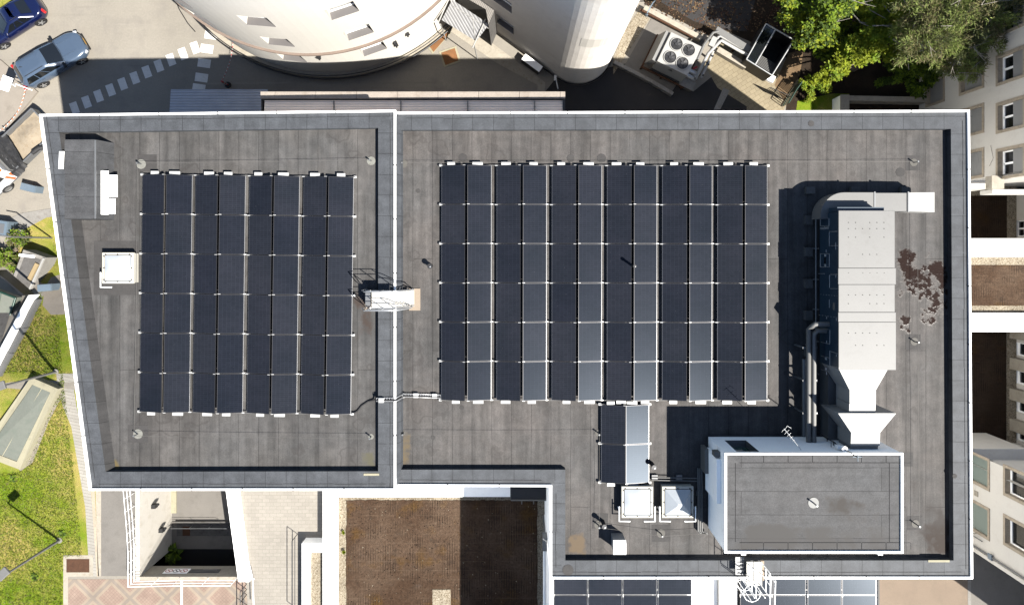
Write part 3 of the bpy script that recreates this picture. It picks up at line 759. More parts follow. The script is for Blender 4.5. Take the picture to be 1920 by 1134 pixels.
# ---------------------------------------------------------------- solar panels
PW, PL, TILT = 1.052, 1.70, R(10.5)
def make_panel():
    root = T('solar_panel', 'x', 'solar panel', (0, 0, 0), 0, 'roof solar panels')
    hw, hl = PW / 2, PL / 2
    b = MB()
    for (x0, x1, y0, y1) in ((-hw, hw, -hl, -hl + .018), (-hw, hw, hl - .018, hl), (-hw, -hw + .018, -hl + .018, hl - .018), (hw - .018, hw, -hl + .018, hl - .018)):
        b.bb(x0, x1, y0, y1, -.035, .004)
    b.local('frame', M['pframe'], root)
    b = MB(); b.bb(-hw + .018, hw - .018, -hl + .018, hl - .018, -.02, 0.0); b.local('cell_sheet', M['cells'], root)
    b = MB(); b.bb(-hw - .009, -hw - .001, -hl, hl, -.035, -.004); b.local('edge_strip', M['alu'], root)
    b = MB(); b.bb(hw - .09, hw + .02, hl - .010, hl + .014, .0, .016); b.local('clamp', M['clampw'], root)
    b = MB(); b.bb(-hw - .085, -hw + .03, hl - .02, hl + .022, -.03, .014); b.local('clamp', M['clampw'], root)
    return root.o
proto = make_panel(); first = [True]
ORD = ['top', 'second', 'third', 'fourth', 'fifth', 'bottom']
COLS = ['first', 'second', 'third', 'fourth', 'fifth', 'sixth', 'seventh', 'eighth', 'ninth', 'tenth', 'eleventh', 'twelfth']
def put_panel(x, y, z, rz, west, label, group):
    o = proto if first[0] else dup(proto)
    first[0] = False
    o.location = (x, y, z)
    # low edge is local -x; west-facing: -x points west; east-facing: turn round
    o.rotation_euler = (0, -TILT, rz) if west else (0, -TILT, rz + math.pi)
    o['label'] = label; o['group'] = group
CW = PW * math.cos(TILT); RISE = PW * math.sin(TILT)
def rail(a, b_, label, group):
    a = Vector(a); b_ = Vector(b_); tt = T('mounting_rail', label, 'rail', tuple((a + b_) / 2), 0, group)
    MB().box(tuple((a + b_) / 2), ((b_ - a).length, .022, .05), math.atan2((b_ - a).y, (b_ - a).x)).build('channel', M['galv'], tt)
    for e, s_ in ((a, 1), (b_, -1)):
        MB().box((e.x, e.y, e.z - .05), (.12, .1, .09)).build('end_foot', M['clampw'], tt)
def array(origin, rz, npairs, nrows, gap_ridge, gap_valley, pitch_y, zbase, arr, ordr, ordc, xs=None, grp=None):
    """origin: top-left low edge corner in world"""
    c, s = math.cos(rz), math.sin(rz)
    def W(u, v): return Vector((origin[0] + u * c - v * s, origin[1] + u * s + v * c, 0))
    for k in range(npairs):
        u0 = xs[k] if xs else k * (2 * CW + gap_ridge + gap_valley)
        for half in (0, 1):
            uc = u0 + CW / 2 if half == 0 else u0 + CW + gap_ridge + CW / 2
            for r_ in range(nrows):
                p = W(uc, -(r_ + .5) * pitch_y)
                lab = '%s-tilted solar panel, %s row, %s column of the %s' % ('west' if half == 0 else 'east', ordr[r_], ordc[2 * k + half], arr)
                put_panel(p.x, p.y, zbase + RISE / 2, rz, half == 0, lab, grp)
    span = (xs[-1] if xs else (npairs - 1) * (2 * CW + gap_ridge + gap_valley)) + 2 * CW + gap_ridge
    for r_ in range(nrows + 1):
        a = W(-.06, -r_ * pitch_y); b_ = W(span + .06, -r_ * pitch_y)
        nm = 'topmost' if r_ == 0 else ('bottommost' if r_ == nrows else '%s lower' % ['', 'first', 'second', 'third', 'fourth', 'fifth'][r_])
        rail((a.x, a.y, zbase - .03), (b_.x, b_.y, zbase - .03), '%s aluminium rail running across under the %s' % (nm, arr), grp + ' rails')
    # white ballast trays sticking out at both ends
    i = 0
    for k in range(npairs):
        u0 = xs[k] if xs else k * (2 * CW + gap_ridge + gap_valley)
        for uu, wd in ((u0 + CW * .5, .42 if k % 2 else .34), (u0 + CW + gap_ridge + CW * .40, .46 if k % 2 == 0 else .36)):
            for e, v in (('top', .075), ('bottom', -nrows * pitch_y - .065)):
                p = W(uu + random.uniform(-.14, .14), v)
                tt = T('ballast_tray', 'white ballast tray at the %s end of column %s of the %s' % (e, ordc[i], arr), 'ballast tray', (p.x, p.y, zbase - .1), rz, grp + ' trays')
                MB().bb(-wd / 2, wd / 2, -.07, .07, .12, .16).local('tray', M['clampw'], tt)
                MB().bb(-wd / 2 + .03, wd / 2 - .03, -.05, .05, -.04, .118).local('foot', M['galvd'], tt)
            i += 1
        # ridge legs that show in the dark gap
zb = ZRL + .20
pt = P(267.5, 327, zb)
k43 = (CAM_H - zb) / FOC
array((pt.x, pt.y), -.0125, 4, 6, .095, .14, 74.1 * k43, zb, 'smaller west array', ORD, COLS, xs=[0, 99.6 * k43, 201 * k43, 302.5 * k43], grp='panels of the west array')
zb = ZR + .20; k42 = (CAM_H - zb) / FOC
pt = P(828.3, 310, zb)
array((pt.x, pt.y), -.001, 6, 6, .115, .215, 73.35 * k42, zb, 'large main array', ORD, COLS, xs=[i * 103.45 * k42 for i in range(6)], grp='panels of the main array')
pt = P(1127.5, 758, zb)
array((pt.x, pt.y), -.001, 1, 2, .02, .2, 73.35 * k42, zb, 'short four panel stub', ['upper', 'lower'], ['left', 'right'], grp='panels of the stub')
# ================================================================ AIR HANDLING UNIT
AX0, AX1, AY0, AY1, AZ0, AZ1 = 13.08, 15.30, -4.87, 1.545, 13.85, 15.62
t = T('air_handling_unit', 'long navy sided air handling unit with pale grey sheet metal roof on the main roof', 'ventilation unit', ((AX0 + AX1) / 2, (AY0 + AY1) / 2, ZR))
b = MB(); b.bb(AX0, AX1, AY0, AY1, AZ0, AZ1 - .05); b.build('casing', M['navy'], t)
b = MB(); b.bb(AX0 + .15, AX1 - .15, AY0 + .1, AY1 - .1, ZR + .25, AZ0 - .002); b.build('base_frame', M['black'], t)
b = MB()
edges = [AY1 + .05, -.75, -1.42, -2.55, -2.95, AY0 - .04]
for k in range(5):
    e = .02 if k % 2 else .0
    b.bb(AX0 - .02 - e, AX1 + .05 + e * 2 + (.05 if k == 4 else 0), edges[k + 1] + .006, edges[k] - .006, AZ1 - .046 + .004 * k, AZ1 + .012 * (k % 2) + .02)
b.build('sheet_roof', M['galv'], t, 0.01)
b = MB()
for y in (1.1, .85, .5, -.2, -.95, -1.85, -2.2, -3.4, -3.9):
    for k in range(6):
        if random.random() < .75: b.cyl((AX0 + .38 + .29 * k, y, AZ1 + .018), .018, .018, 6)
b.build('rivet', M['gutter'], t)
def WF(px, py, off=.006):
    s_ = (AX0 - off) * FOC / (px - NX); return Vector((AX0 - off, (NY - py) * s_ / FOC, CAM_H - s_))
def C1(x, y): return (1440 + x / 3.912, 330 + y / 3.912)
def C2(x, y): return (1440 + x / 3.912, 590 + y / 3.912)
seams = []
def rectl(c, x0, y0, x1, y1): seams.extend([(c, x0, y0, x1, y0), (c, x1, y0, x1, y1), (c, x1, y1, x0, y1), (c, x0, y1, x0, y0)])
rectl(C1, 384, 312, 448, 366)
seams += [(C1, 452, 408, 518, 406), (C1, 450, 412, 450, 515), (C1, 460, 513, 515, 511), (C1, 497, 487, 497, 540), (C1, 427, 540, 427, 560)]
rectl(C1, 384, 570, 450, 667)
seams += [(C1, 370, 716, 415, 717), (C1, 455, 722, 515, 722), (C1, 498, 725, 498, 747), (C1, 452, 725, 452, 820), (C1, 455, 826, 516, 826), (C1, 450, 905, 450, 965), (C1, 430, 1030, 430, 1050), (C1, 502, 1040, 502, 1062)]
for k in range(7): seams.append((C1, 385 + k * 20, 867 + k * 2, 391 + k * 20, 868 + k * 2)); seams.append((C1, 375 + k * 21, 1018 + k * 3, 383 + k * 21, 1019 + k * 3))
seams += [(C2, 388, 102, 446, 108), (C2, 454, 112, 454, 214), (C2, 388, 200, 452, 215), (C2, 430, 190, 430, 208), (C2, 388, 300, 450, 316), (C2, 460, 268, 515, 286), (C2, 502, 290, 502, 306), (C2, 454, 262, 454, 372), (C2, 458, 374, 522, 390), (C2, 388, 400, 446, 416), (C2, 430, 418, 430, 440)]
b = MB()
for c, xa, ya, xb, yb in seams:
    p0 = WF(*c(xa, ya)); p1 = WF(*c(xb, yb)); d = p1 - p0
    b.tube([p0, p1], .013, 4)
b.build('panel_seam', M['alu'], t)
b = MB()
for c, x, y in ((C1, 421, 582), (C1, 421, 655), (C2, 425, 322), (C2, 425, 396)):
    p = WF(*c(x, y)); b.box(tuple(p), (.03, .10, .13))
b.build('door_handle', M['clampw'], t)
b = MB(); p = WF(*C1(418, 620)); b.box(tuple(p), (.02, .26, .15)); b.build('inspection_window', M['glass'], t)
b = MB(); p = WF(*C1(484, 955)); b.box(tuple(p), (.02, .30, .16)); b.build('nameplate', M['galv'], t)
# lettering on the side
cu = bpy.data.curves.new('lettering', 'FONT'); cu.body = 'robatherm'; cu.size = .27; cu.align_x = 'CENTER'; cu.extrude = .004
to = bpy.data.objects.new('lettering_tmp', cu); COL.objects.link(to)
bpy.context.view_layer.update()
me = bpy.data.meshes.new_from_object(to.evaluated_get(bpy.context.evaluated_depsgraph_get()))
bpy.data.objects.remove(to)
wdt = max(v.co.x for v in me.vertices) - min(v.co.x for v in me.vertices)
p = WF(*C1(414, 392)); h_ = .80
k_ = h_ / wdt
for v in me.vertices:
    x, y, z = v.co
    v.co = (p.x - z - .004 - t.loc.x, p.y + y * k_ * 1.1 - t.loc.y, p.z + x * k_ - t.loc.z)
me.materials.append(M['clampw'])
o = bpy.data.objects.new('lettering', me); COL.objects.link(o); o.parent = t.o
# feet
b = MB()
for y in (1.3, -.1, -1.5, -2.9, -4.5):
    for x in (AX0 - .28, AX1 - .2): b = MB(); b.bb(x - .16, x + .16, y - .2, y + .2, ZR, ZR + .24); b.build('foot', M['concd'], t)
b = MB(); xr = P(1530, 500, ZR + .45).x
b.tube([(xr, 1.5, ZR + .45), (xr, -6.6, ZR + .45)], .04, 6)
for y in (1.42, 0.05, -1.3, -2.6, -4.0, -5.4): b.tube([(xr, y, ZR + .45), (AX0 - .02, y, ZR + .62)], .02, 5); b.tube([(xr - .12, y, ZR + .42), (xr + .05, y, ZR + .42)], .03, 5)
b.build('pipe_rail', M['galvd'], t)
b = MB(); b.bb(AX0 + .05, AX1 - .25, AY1 + .02, AY1 + .20, AZ0 + .4, AZ1 - .25); b.build('shoulder', M['navy'], t)
b = MB(); b.bb(AX1 + .0, AX1 + .18, 1.2, 1.48, 14.2, 14.6); b.build('bracket', M['tan'], t)

# intake duct on the north side
zt = 14.62; zb_ = 13.75
t = T('intake_duct', 'silver sheet metal duct elbowing round the north end of the air handling unit', 'duct', (15.2, 2.0, ZR))
yn = P(1700, 361, zt).y; ys = AY1 + .06
xe = [P(1554, 380, zt).x - .35, P(1640, 380, zt).x, P(1703, 380, zt).x, P(1755, 380, zt).x]
rr = 1.0; arc = [(xe[0] + rr - rr * math.cos(a), yn - rr + rr * math.sin(a)) for a in [i * math.pi / 2 / 10 for i in range(11)]]
b = MB(); b.prism([(xe[0], ys - .3)] + arc + [(xe[1] - .006, yn), (xe[1] - .006, ys + .0), (xe[0] + .75, ys), (xe[0] + .75, ys - .3)], zb_, zt, bottom=True); b.build('elbow', M['galv'], t, .01)
b = MB(); b.bb(xe[1], xe[2] - .006, ys + .02, yn - .015, zb_, zt - .02); b.build('straight', M['galv'], t, .01)
b = MB()
b.loft([[(xe[2], ys + .01, zb_), (xe[2], yn, zb_), (xe[2], yn, zt), (xe[2], ys + .01, zt)], [(xe[3], ys - .02, zb_ - .1), (xe[3], yn + .02, zb_ - .1), (xe[3], yn + .02, zt - .10), (xe[3], ys - .02, zt - .10)]], 0, True, True)
b.build('weather_hood', M['galvw'], t, .01)
b = MB()
for x in (xe[1] - .003, xe[2] - .003): b.bb(x - .03, x + .03, ys - .02, yn + .03, zt - .03, zt + .025)
b.build('flange', M['galvd'], t)
b = MB()
for x in (xe[0] + .1, xe[1] - .2, xe[2] + .6): MB().bb(x - .2, x + .2, yn + .05, yn + .35, ZR, ZR + .22).build('foot', M['concd'], t)
for x in (xe[1] - .2, xe[2] + .6): b.bb(x - .03, x + .03, ys + .3, ys + .36, ZR, zb_); b.bb(x - .03, x + .03, yn - .2, yn - .14, ZR, zb_)
b.build('leg', M['concd'], t)

# discharge ducts toward the plant room
PX0, PX1, PY0, PY1, PZ = 8.34, 15.48, -12.19, -8.21, 15.96
t = T('discharge_duct', 'bright stepped sheet metal duct tapering twice between air handling unit and plant room', 'duct', (14.0, -6.5, ZR))
zt = 15.60
def D(px, py, z=15.6): p = P(px, py, z); return p
def seg(n, xa0, xa1, ya, xb0, xb1, yb, z0a, z1a, z0b, z1b, mat):
    b = MB()
    b.loft([[(xa0, ya, z0a), (xa1, ya, z0a), (xa1, ya, z1a), (xa0, ya, z1a)], [(xb0, yb, z0b), (xb1, yb, z0b), (xb1, yb, z1b), (xb0, yb, z1b)]], 0, True, True)
    b.build(n, mat, t, .012)
sx = lambda x, z=15.6: P(x, 700, z).x
sy = lambda y, z=15.6: P(1600, y, z).y
seg('tapered_duct', sx(1573), sx(1665), AY0 - .01, sx(1595), sx(1645), sy(732), 14.0, 15.60, 14.3, 15.5, M['galvw'])
b = MB(); b.tube([(sx(1620), AY0 - .03, 15.60), (sx(1620), sy(732), 15.50)], .012, 4); b.build('seam', M['galvd'], t)
seg('straight_duct', sx(1595), sx(1645), sy(732) - .004, sx(1595), sx(1645), sy(757), 14.3, 15.5, 14.3, 15.5, M['galvw'])
seg('straight_duct', sx(1595), sx(1645), sy(757) - .02, sx(1595), sx(1645), sy(774), 14.3, 15.48, 14.3, 15.46, M['galvw'])
seg('tapered_duct', sx(1571), sx(1680), sy(774) - .01, sx(1598), sx(1653), sy(812), 14.0, 15.62, 14.3, 15.5, M['galvw'])
b = MB(); b.tube([(sx(1625), sy(774) - .02, 15.62), (sx(1625), sy(812), 15.50)], .012, 4); b.build('seam', M['galvd'], t)
seg('straight_duct', sx(1598), sx(1653), sy(812) - .004, sx(1598), sx(1653), sy(837), 14.3, 15.5, 14.3, 15.46, M['galvw'])
seg('wall_collar', sx(1599), sx(1652), sy(837) - .006, sx(1599), sx(1652), PY1 + .01, 14.35, 15.40, 14.35, 15.36, M['galvd'])
b = MB(); b.bb(sx(1552, 14), sx(1640, 14), PY1 + .01, AY0 - .03, 13.22, 14.05); b.build('lower_duct', M['galvd'], t)
b = MB()
for y in (-5.4, -7.4):
    for x in (12.9, 14.6): MB().bb(x - .12, x + .12, y - .12, y + .12, ZR, 13.5).build('foot', M['concd'], t)

# insulated pipes
t = T('insulated_pipes', 'pair of silver clad pipes running from air handling unit side to plant room wall', 'pipes', (12.3, -5.5, ZR))
z = 14.35
xa, xb = P(1516, 700, z).x, P(1526, 700, z).x
pw = P(1555, 608, 14.8)
MB().tube([(AX0 - .01, pw.y, 14.75), (xa + .1, pw.y, 14.75), (xa, pw.y - .1, 14.7), (xa, pw.y - .25, z), (xa, PY1 + .01, z)], .105, 10).build('pipe', M['galv'], t)
MB().tube([(AX0 - .01, pw.y - .3, 14.5), (xb + .1, pw.y - .3, 14.5), (xb, pw.y - .42, 14.42), (xb, pw.y - .55, z), (xb, PY1 + .01, z)], .105, 10).build('pipe', M['galv'], t)
xc = P(1511, 700, 13.6).x
MB().tube([(xc, sy(674, 13.6), 13.45), (xc, PY1 + .01, 13.45)], .11, 10).build('pipe', M['galvd'], t)
b = MB()
for y in (-4.2, -5.6, -7.0):
    b.bb(xa - .2, xb + .2, y - .04, y + .04, z - .16, z - .105); b.bb(xb + .1, xb + .16, y - .03, y + .03, ZR, z - .16); b.bb(xa - .16, xa - .1, y - .03, y + .03, ZR, z - .16)
b.build('pipe_support', M['galvd'], t)
# ================================================================ PLANT ROOM
t = T('plant_room', 'white walled rooftop plant room with grey felt roof and white rim', 'plant room', ((PX0 + PX1) / 2, (PY0 + PY1) / 2, ZR))
b = MB()
wx0, wx1, wz0, wz1 = 8.88, 9.81, 14.04, 15.70
xs = [PX0, wx0, wx1, PX1]; zs = [ZR + .3, wz0, wz1, PZ - .04]
for i in range(3):
    for j in range(3):
        if i == 1 and j == 1: continue
        b.quad((xs[i + 1], PY1, zs[j]), (xs[i], PY1, zs[j]), (xs[i], PY1, zs[j + 1]), (xs[i + 1], PY1, zs[j + 1]))
b.quad((PX0, PY0, zs[0]), (PX1, PY0, zs[0]), (PX1, PY0, zs[3]), (PX0, PY0, zs[3]))
b.quad((PX0, PY1, zs[0]), (PX0, PY0, zs[0]), (PX0, PY0, zs[3]), (PX0, PY1, zs[3]))
b.quad((PX1, PY0, zs[0]), (PX1, PY1, zs[0]), (PX1, PY1, zs[3]), (PX1, PY0, zs[3]))
b.build('wall', M['render'], t)
b = MB(); b.prism([(PX0 + .012, PY0 + .012), (PX1 - .012, PY0 + .012), (PX1 - .012, PY1 - .012), (PX0 + .012, PY1 - .012)], ZR, ZR + .302, cap=False); b.build('felt_skirt', M['slate_x'], t)
d = .32
b = MB()
b.quad((wx0, PY1, wz0), (wx0, PY1 - d, wz0), (wx0, PY1 - d, wz1), (wx0, PY1, wz1)); b.quad((wx1, PY1 - d, wz0), (wx1, PY1, wz0), (wx1, PY1, wz1), (wx1, PY1 - d, wz1))
b.quad((wx0, PY1 - d, wz0), (wx0, PY1, wz0), (wx1, PY1, wz0), (wx1, PY1 - d, wz0)); b.quad((wx0, PY1, wz1), (wx0, PY1 - d, wz1), (wx1, PY1 - d, wz1), (wx1, PY1, wz1))
wo = b.build('window', M['galvd'], t)
b = MB(); b.bb(wx0 + .004, wx1 - .004, PY1 - d + .01, PY1 - d + .03, wz0 + .004, wz1 - .004); sub(b, 'pane', M['teal'], wo, t)
b = MB(); b.bb(wx0 + .3, wx0 + .62, PY1 - d + .035, PY1 - d + .05, 14.5, 14.9); sub(b, 'notice', M['galvw'], wo, t)
b = MB(); b.quad((PX0 + .1, PY0 + .1, PZ - .06), (PX1 - .1, PY0 + .1, PZ - .06), (PX1 - .1, PY1 - .1, PZ - .06), (PX0 + .1, PY1 - .1, PZ - .06)); b.build('roof_membrane', M['roof_ph'], t)
b = MB()
for (x0, x1, y0, y1) in ((PX0 - .03, PX1 + .03, PY1 - .05, PY1 + .03), (PX0 - .03, PX1 + .03, PY0 - .03, PY0 + .05), (PX0 - .03, PX0 + .06, PY0 + .052, PY1 - .052), (PX1 - .06, PX1 + .03, PY0 + .052, PY1 - .052)):
    b.bb(x0, x1, y0, y1, PZ - .12, PZ + .02)
b.build('roof_rim', M['white'], t)
b = MB()
for k in range(7):
    x = PX0 + .6 + k * .99; b.bb(x, x + .95, PY1 - .40, PY1 - .38, PZ - .055, PZ - .045); b.bb(x, x + .95, PY0 + .36, PY0 + .38, PZ - .055, PZ - .045); b.bb(x + .96, x + .975, PY1 - .38, PY1 - .1, PZ - .055, PZ - .047); b.bb(x + .96, x + .975, PY0 + .1, PY0 + .36, PZ - .055, PZ - .047)
b.bb(PX0 + .42, PX0 + .435, PY0 + .4, PY1 - .4, PZ - .055, PZ - .047); b.bb(PX1 - .5, PX1 - .485, PY0 + .4, PY1 - .4, PZ - .055, PZ - .047)
b.build('lap_joint', M['rubber'], t)
b = MB(); b.bb(8.16, PX0 - .002, -10.45, -8.62, 13.66, 15.40); b.build('wall_cabinet', M['blueg'] if 0 else M['render'], t, .02)
b = MB(); b.bb(8.0, 8.155, -9.6, -8.55, 13.5, 14.2); b.bb(8.1, PX0 - .003, -8.55, -8.35, 14.9, 15.3); b.build('duct_cover', M['galv'], t)
b = MB()
for px in (1395, 1652):
    p = P(px, 1041, 15.9); b.bb(p.x - .09, p.x + .09, PY0 - .16, PY0 - .032, PZ - .35, PZ - .1)
b.build('spout', M['white'], t)
# cable tray on the west side of the plant room
t = T('cable_tray', 'grey cable tray from panel stub to the plant room west wall', 'cable tray', tuple(P(1300, 905, ZR)))
z = ZR + .16
pa, pb = P(1222, 897, z), P(1312, 899, z)
b = MB()
for dy in (-.06, .06): b.tube([(pa.x, pa.y + dy, z), (pb.x, pb.y + dy, z)], .025, 6)
pc, pd = P(1312, 877, z), P(1312, 994, z)
for dx in (-.08, .0, .09): b.tube([(pc.x + dx, pc.y, z + .02), (pd.x + dx, pd.y, z + .02), (pd.x + dx + .1, pd.y - .1, z + .02), (PX0 - .01, pd.y - .12 - dx * .4, z + .02)], .035, 6)
b.build('pipe', M['galv'], t)
b = MB()
for px, py in ((1228, 896), (1274, 896), (1312, 925), (1312, 960)):
    p = P(px, py, z); MB().bb(p.x - .13, p.x + .13, p.y - .12, p.y + .12, ZR, z - .03).build('support_block', M['galvd'], t)

# masts
t = T('weather_mast', 'thin bracketed weather mast with white sensor on the plant room north wall', 'mast', (13.24, PY1 + .12, 13.9))
MB().tube([(13.24, PY1 + .12, 13.9), (13.24, PY1 + .12, 16.85)], .022, 6).build('pole', M['steel_d'], t)
b = MB()
for z in (14.2, 14.8): b.tube([(13.24, PY1 + .12, z), (13.24, PY1, z)], .02, 5)
b.tube([(13.0, PY1 + .02, 15.1), (12.95, PY1 + .35, 15.2), (13.24, PY1 + .12, 15.3)], .018, 5)
b.tube([(12.95, PY1 + .35, 14.0), (13.24, PY1 + .12, 14.1)], .018, 5)
b.build('bracket', M['steel_d'], t)
b = MB(); b.cyl((13.24, PY1 + .12, 15.55), .09, .16, 10); b.cyl((13.24, PY1 + .12, 15.75), .12, .05, 10); b.bb(13.05, 13.2, PY1 + .05, PY1 + .2, 15.35, 15.6); b.build('sensor', M['white'], t)
b = MB(); b.tube([(13.06, PY1 + .12, 16.8), (13.42, PY1 + .12, 16.8)], .016, 5); b.tube([(13.24, PY1 - .05, 16.85), (13.24, PY1 + .28, 16.85)], .016, 5); b.build('vane', M['blueg'], t)
t = T('roof_antenna', 'spindly white directional antenna reaching out from plant room north wall', 'antenna', tuple(P(1502, 822, 15.4)))
pa, pb = Vector((P(1502, 823, 15.5).x, PY1 + .02, 15.5)), P(1470, 803, 16.0)
MB().tube([pa, pb], .013, 5).build('boom', M['alu'], t)
b = MB(); d_ = (pb - pa).normalized(); sd = Vector((-d_.y, d_.x, 0))
for k in range(5):
    m_ = pa + (pb - pa) * (.45 + .13 * k); b.tube([m_ - sd * (.05 + .03 * k), m_ + sd * (.05 + .03 * k)], .007, 4)
b.tube([pb - sd * .18, pb + Vector((.3, .0, 0))], .008, 4)
b.build('element', M['alu'], t)

# ================================================================ fall-arrest anchors, ropes, vent pipes
def anchor(px, py, z, label, r_=.2, mat='plate', post=.32):
    p = P(px, py, z)
    tt = T('anchor_post', label, 'anchor post', (p.x, p.y, z), 0, 'fall arrest anchor posts')
    MB().cyl((0, 0, .008), r_, .012, 28).local('base_plate', M[mat], tt)
    b = MB(); b.cyl((0, 0, .02), .028, post, 8); b.cyl((0, 0, post), .04, .05, 8); b.local('post', M['galvd'], tt)
    return Vector((p.x, p.y, z + post + .02))
A = {}
for k, px, py, z, lab, r_, mt in [
    ('w_nw', 265, 308, ZRL, 'anchor post on round plate at the top left of the west array', .21, 'plate'),
    ('w_ne', 696, 302, ZRL, 'anchor post close to the divider at the top of the west roof', .19, 'plate'),
    ('w_sw', 259, 813, ZRL, 'anchor post on round plate below the bottom left of the west array', .21, 'plate'),
    ('w_se', 696, 818, ZRL, 'anchor post close to the divider at the bottom of the west roof', .12, 'plate'),
    ('m_nw', 756, 307, ZR, 'anchor post just east of the divider at the top of the main roof', .19, 'plate2'),
    ('m_ne', 1713, 305, ZR, 'anchor post on square patch in the top right of the main roof', .17, 'plate2'),
    ('m_e', 1714, 640, ZR, 'anchor post on square patch east of the air handling unit', .17, 'plate2'),
    ('m_se', 1716, 981, ZR, 'anchor post on square patch right of the plant room', .17, 'plate2'),
    ('m_sw', 757, 811, ZR, 'anchor post just east of the divider at the bottom of the main roof', .08, 'plate2'),
    ('m_mid', 1122, 811, ZR, 'anchor post tucked against the left edge of the panel stub', .15, 'plate2'),
    ('g_a', 1122, 983, ZR, 'anchor post on round plate below left of the domed skylight', .19, 'plate2'),
    ('g_b', 1239, 999, ZR, 'anchor post on round plate below the pyramid skylight', .19, 'plate2'),
    ('p', 1525, 942, PZ - .06, 'anchor post on pale round plate in the middle of the plant room roof', .215, 'platew')]:
    A[k] = anchor(px, py, z, lab, r_, mt)
def rope(a, b_, label, zz=None):
    m_ = (a + b_) / 2
    tt = T('safety_rope', label, 'rope', (m_.x, m_.y, ZR), 0, 'fall arrest ropes')
    n = 8; pts = [a.lerp(b_, i / n) - Vector((0, 0, .05 * math.sin(math.pi * i / n))) for i in range(n + 1)]
    MB().tube(pts, .0065, 5).build('wire', M['cable'], tt)
rope(A['w_nw'], A['w_ne'], 'steel safety rope along the top of the west roof')
rope(A['w_nw'], A['w_sw'], 'steel safety rope down the left side of the west array')
rope(A['w_sw'], A['w_se'], 'steel safety rope along the bottom of the west roof')
rope(A['m_nw'], A['m_ne'], 'long steel safety rope along the top of the main roof')
rope(A['m_ne'], A['m_e'], 'steel safety rope on the east side beside the air handling unit')
rope(A['m_e'], A['m_se'], 'steel safety rope on the east side beside the plant room')
rope(A['m_sw'], A['m_mid'], 'steel safety rope below the left half of the main array')
rope(A['m_mid'], A['g_a'], 'steel safety rope along the left edge of the panel stub')
rope(A['g_a'], A['g_b'], 'short steel safety rope below the domed skylight')
rope(A['g_b'], Vector((PX0 - .0, P(1335, 1000, ZR + .3).y, ZR + .34)), 'short steel safety rope from pyramid skylight to plant room')
rope(A['m_se'], Vector((PX1, A['m_se'].y - .08, A['m_se'].z)), 'very short steel safety rope ending at plant room east wall')

def vent(px, py, z, h, r_, label):
    p = P(px, py, z + h)
    tt = T('vent_pipe', label, 'vent pipe', (p.x, p.y, z), 0, 'soil vent pipes')
    MB().cyl((0, 0, 0), r_, h, 14).local('pipe', M['rubber'], tt)
    b = MB(); b.cyl((0, 0, h + .002), r_ * 1.25, .08, 14, 0); b.cyl((r_ * .3, -r_ * .3, h + .083), r_ * .35, .02, 10, 1); b.local('cowl', [M['steel_d'], M['alu']], tt)
vent(806, 499, ZR, .42, .09, 'short black vent pipe left of the main array')
vent(1190, 499, ZR, .95, .055, 'slim tall vent pipe rising between panels inside the main array')
vent(1226, 875, ZR, .5, .085, 'black vent pipe at the lower right corner of the panel stub')
vent(1133, 986, ZR, .55, .085, 'black vent pipe touching the anchor post left of the domed skylight')

# small white box vent
zt = ZR + .85; q = rect_px(1150, 1174, 1013, 1039, zt)
t = T('box_vent', 'small white box vent near the lower left corner of the south wing', 'vent', ((q[0] + q[1]) / 2, (q[2] + q[3]) / 2, ZR))
b = MB(); b.bb(q[0] + .02, q[1] - .02, q[2] + .02, q[3] - .02, ZR, zt - .05); b.build('shaft', M['galvw'], t)
b = MB(); b.loft([[(q[0], q[2], zt - .06), (q[1], q[2], zt - .06), (q[1], q[3], zt - .06), (q[0], q[3], zt - .06)], [(q[0], q[2], zt), (q[1], q[2], zt), (q[1], q[3] - .1, zt), (q[0], q[3] - .1, zt)]], 0, True, True); b.build('lid', M['white'], t)

# ---------------------------------------------------------------- step-over stair at the divider
zd = ZPL + .62
t = T('stepover_stair', 'ivory step-over stair with white handrails crossing the divider between the roofs', 'stair', tuple(P(740, 560, ZR)))
yA, yB = P(700, 547, zd).y, P(700, 576, zd).y
xP0, xP1 = P(697, 560, zd).x, P(741, 560, zd).x
b = MB(); b.bb(xP0, xP1, yB, yA, zd - .05, zd); b.build('platform', M['deck'], t)
b = MB(); n = 5; xE = P(776, 560, ZR + .1).x
for k in range(n):
    x_ = xP1 + (xE - xP1) * k / n; w_ = (xE - xP1) / n
    z_ = zd - (zd - ZR - .1) * (k + .75) / n
    b.bb(x_ - .06, x_ + w_ + .02, yB + .02, yA - .02, z_ - .03, z_ + .0)
b.build('tread', M['deck'], t)
b = MB()
for k in range(5):
    z_ = zd - (zd - ZRL) * (k + .8) / 5.5; b.bb(xP0 - .30 + .05 * (4 - k) * 0 - .04 * k, xP0 - .08 - .04 * k, yB + .05, yA - .05, z_ - .02, z_)
b.build('rung', M['galvd'], t)
b = MB()
for y in (yA + .03, yB - .03):
    b.tube([(xP0 - .42, y, ZRL), (xP0 - .05, y, zd)], .03, 6)
    b.tube([(xP1, y, zd - .03), (xE, y, ZR + .05)], .03, 6)
    b.tube([(xP0, y, zd - .03), (xP1, y, zd - .03)], .03, 6)
    b.tube([(xP0 + .02, y, zd - .03), (xP0 + .02, y, ZRL)], .025, 6); b.tube([(xP1 + .04, y, zd - .03), (xP1 + .04, y, ZR)], .025, 6)
b.build('stringer', M['alu'], t)
b = MB()
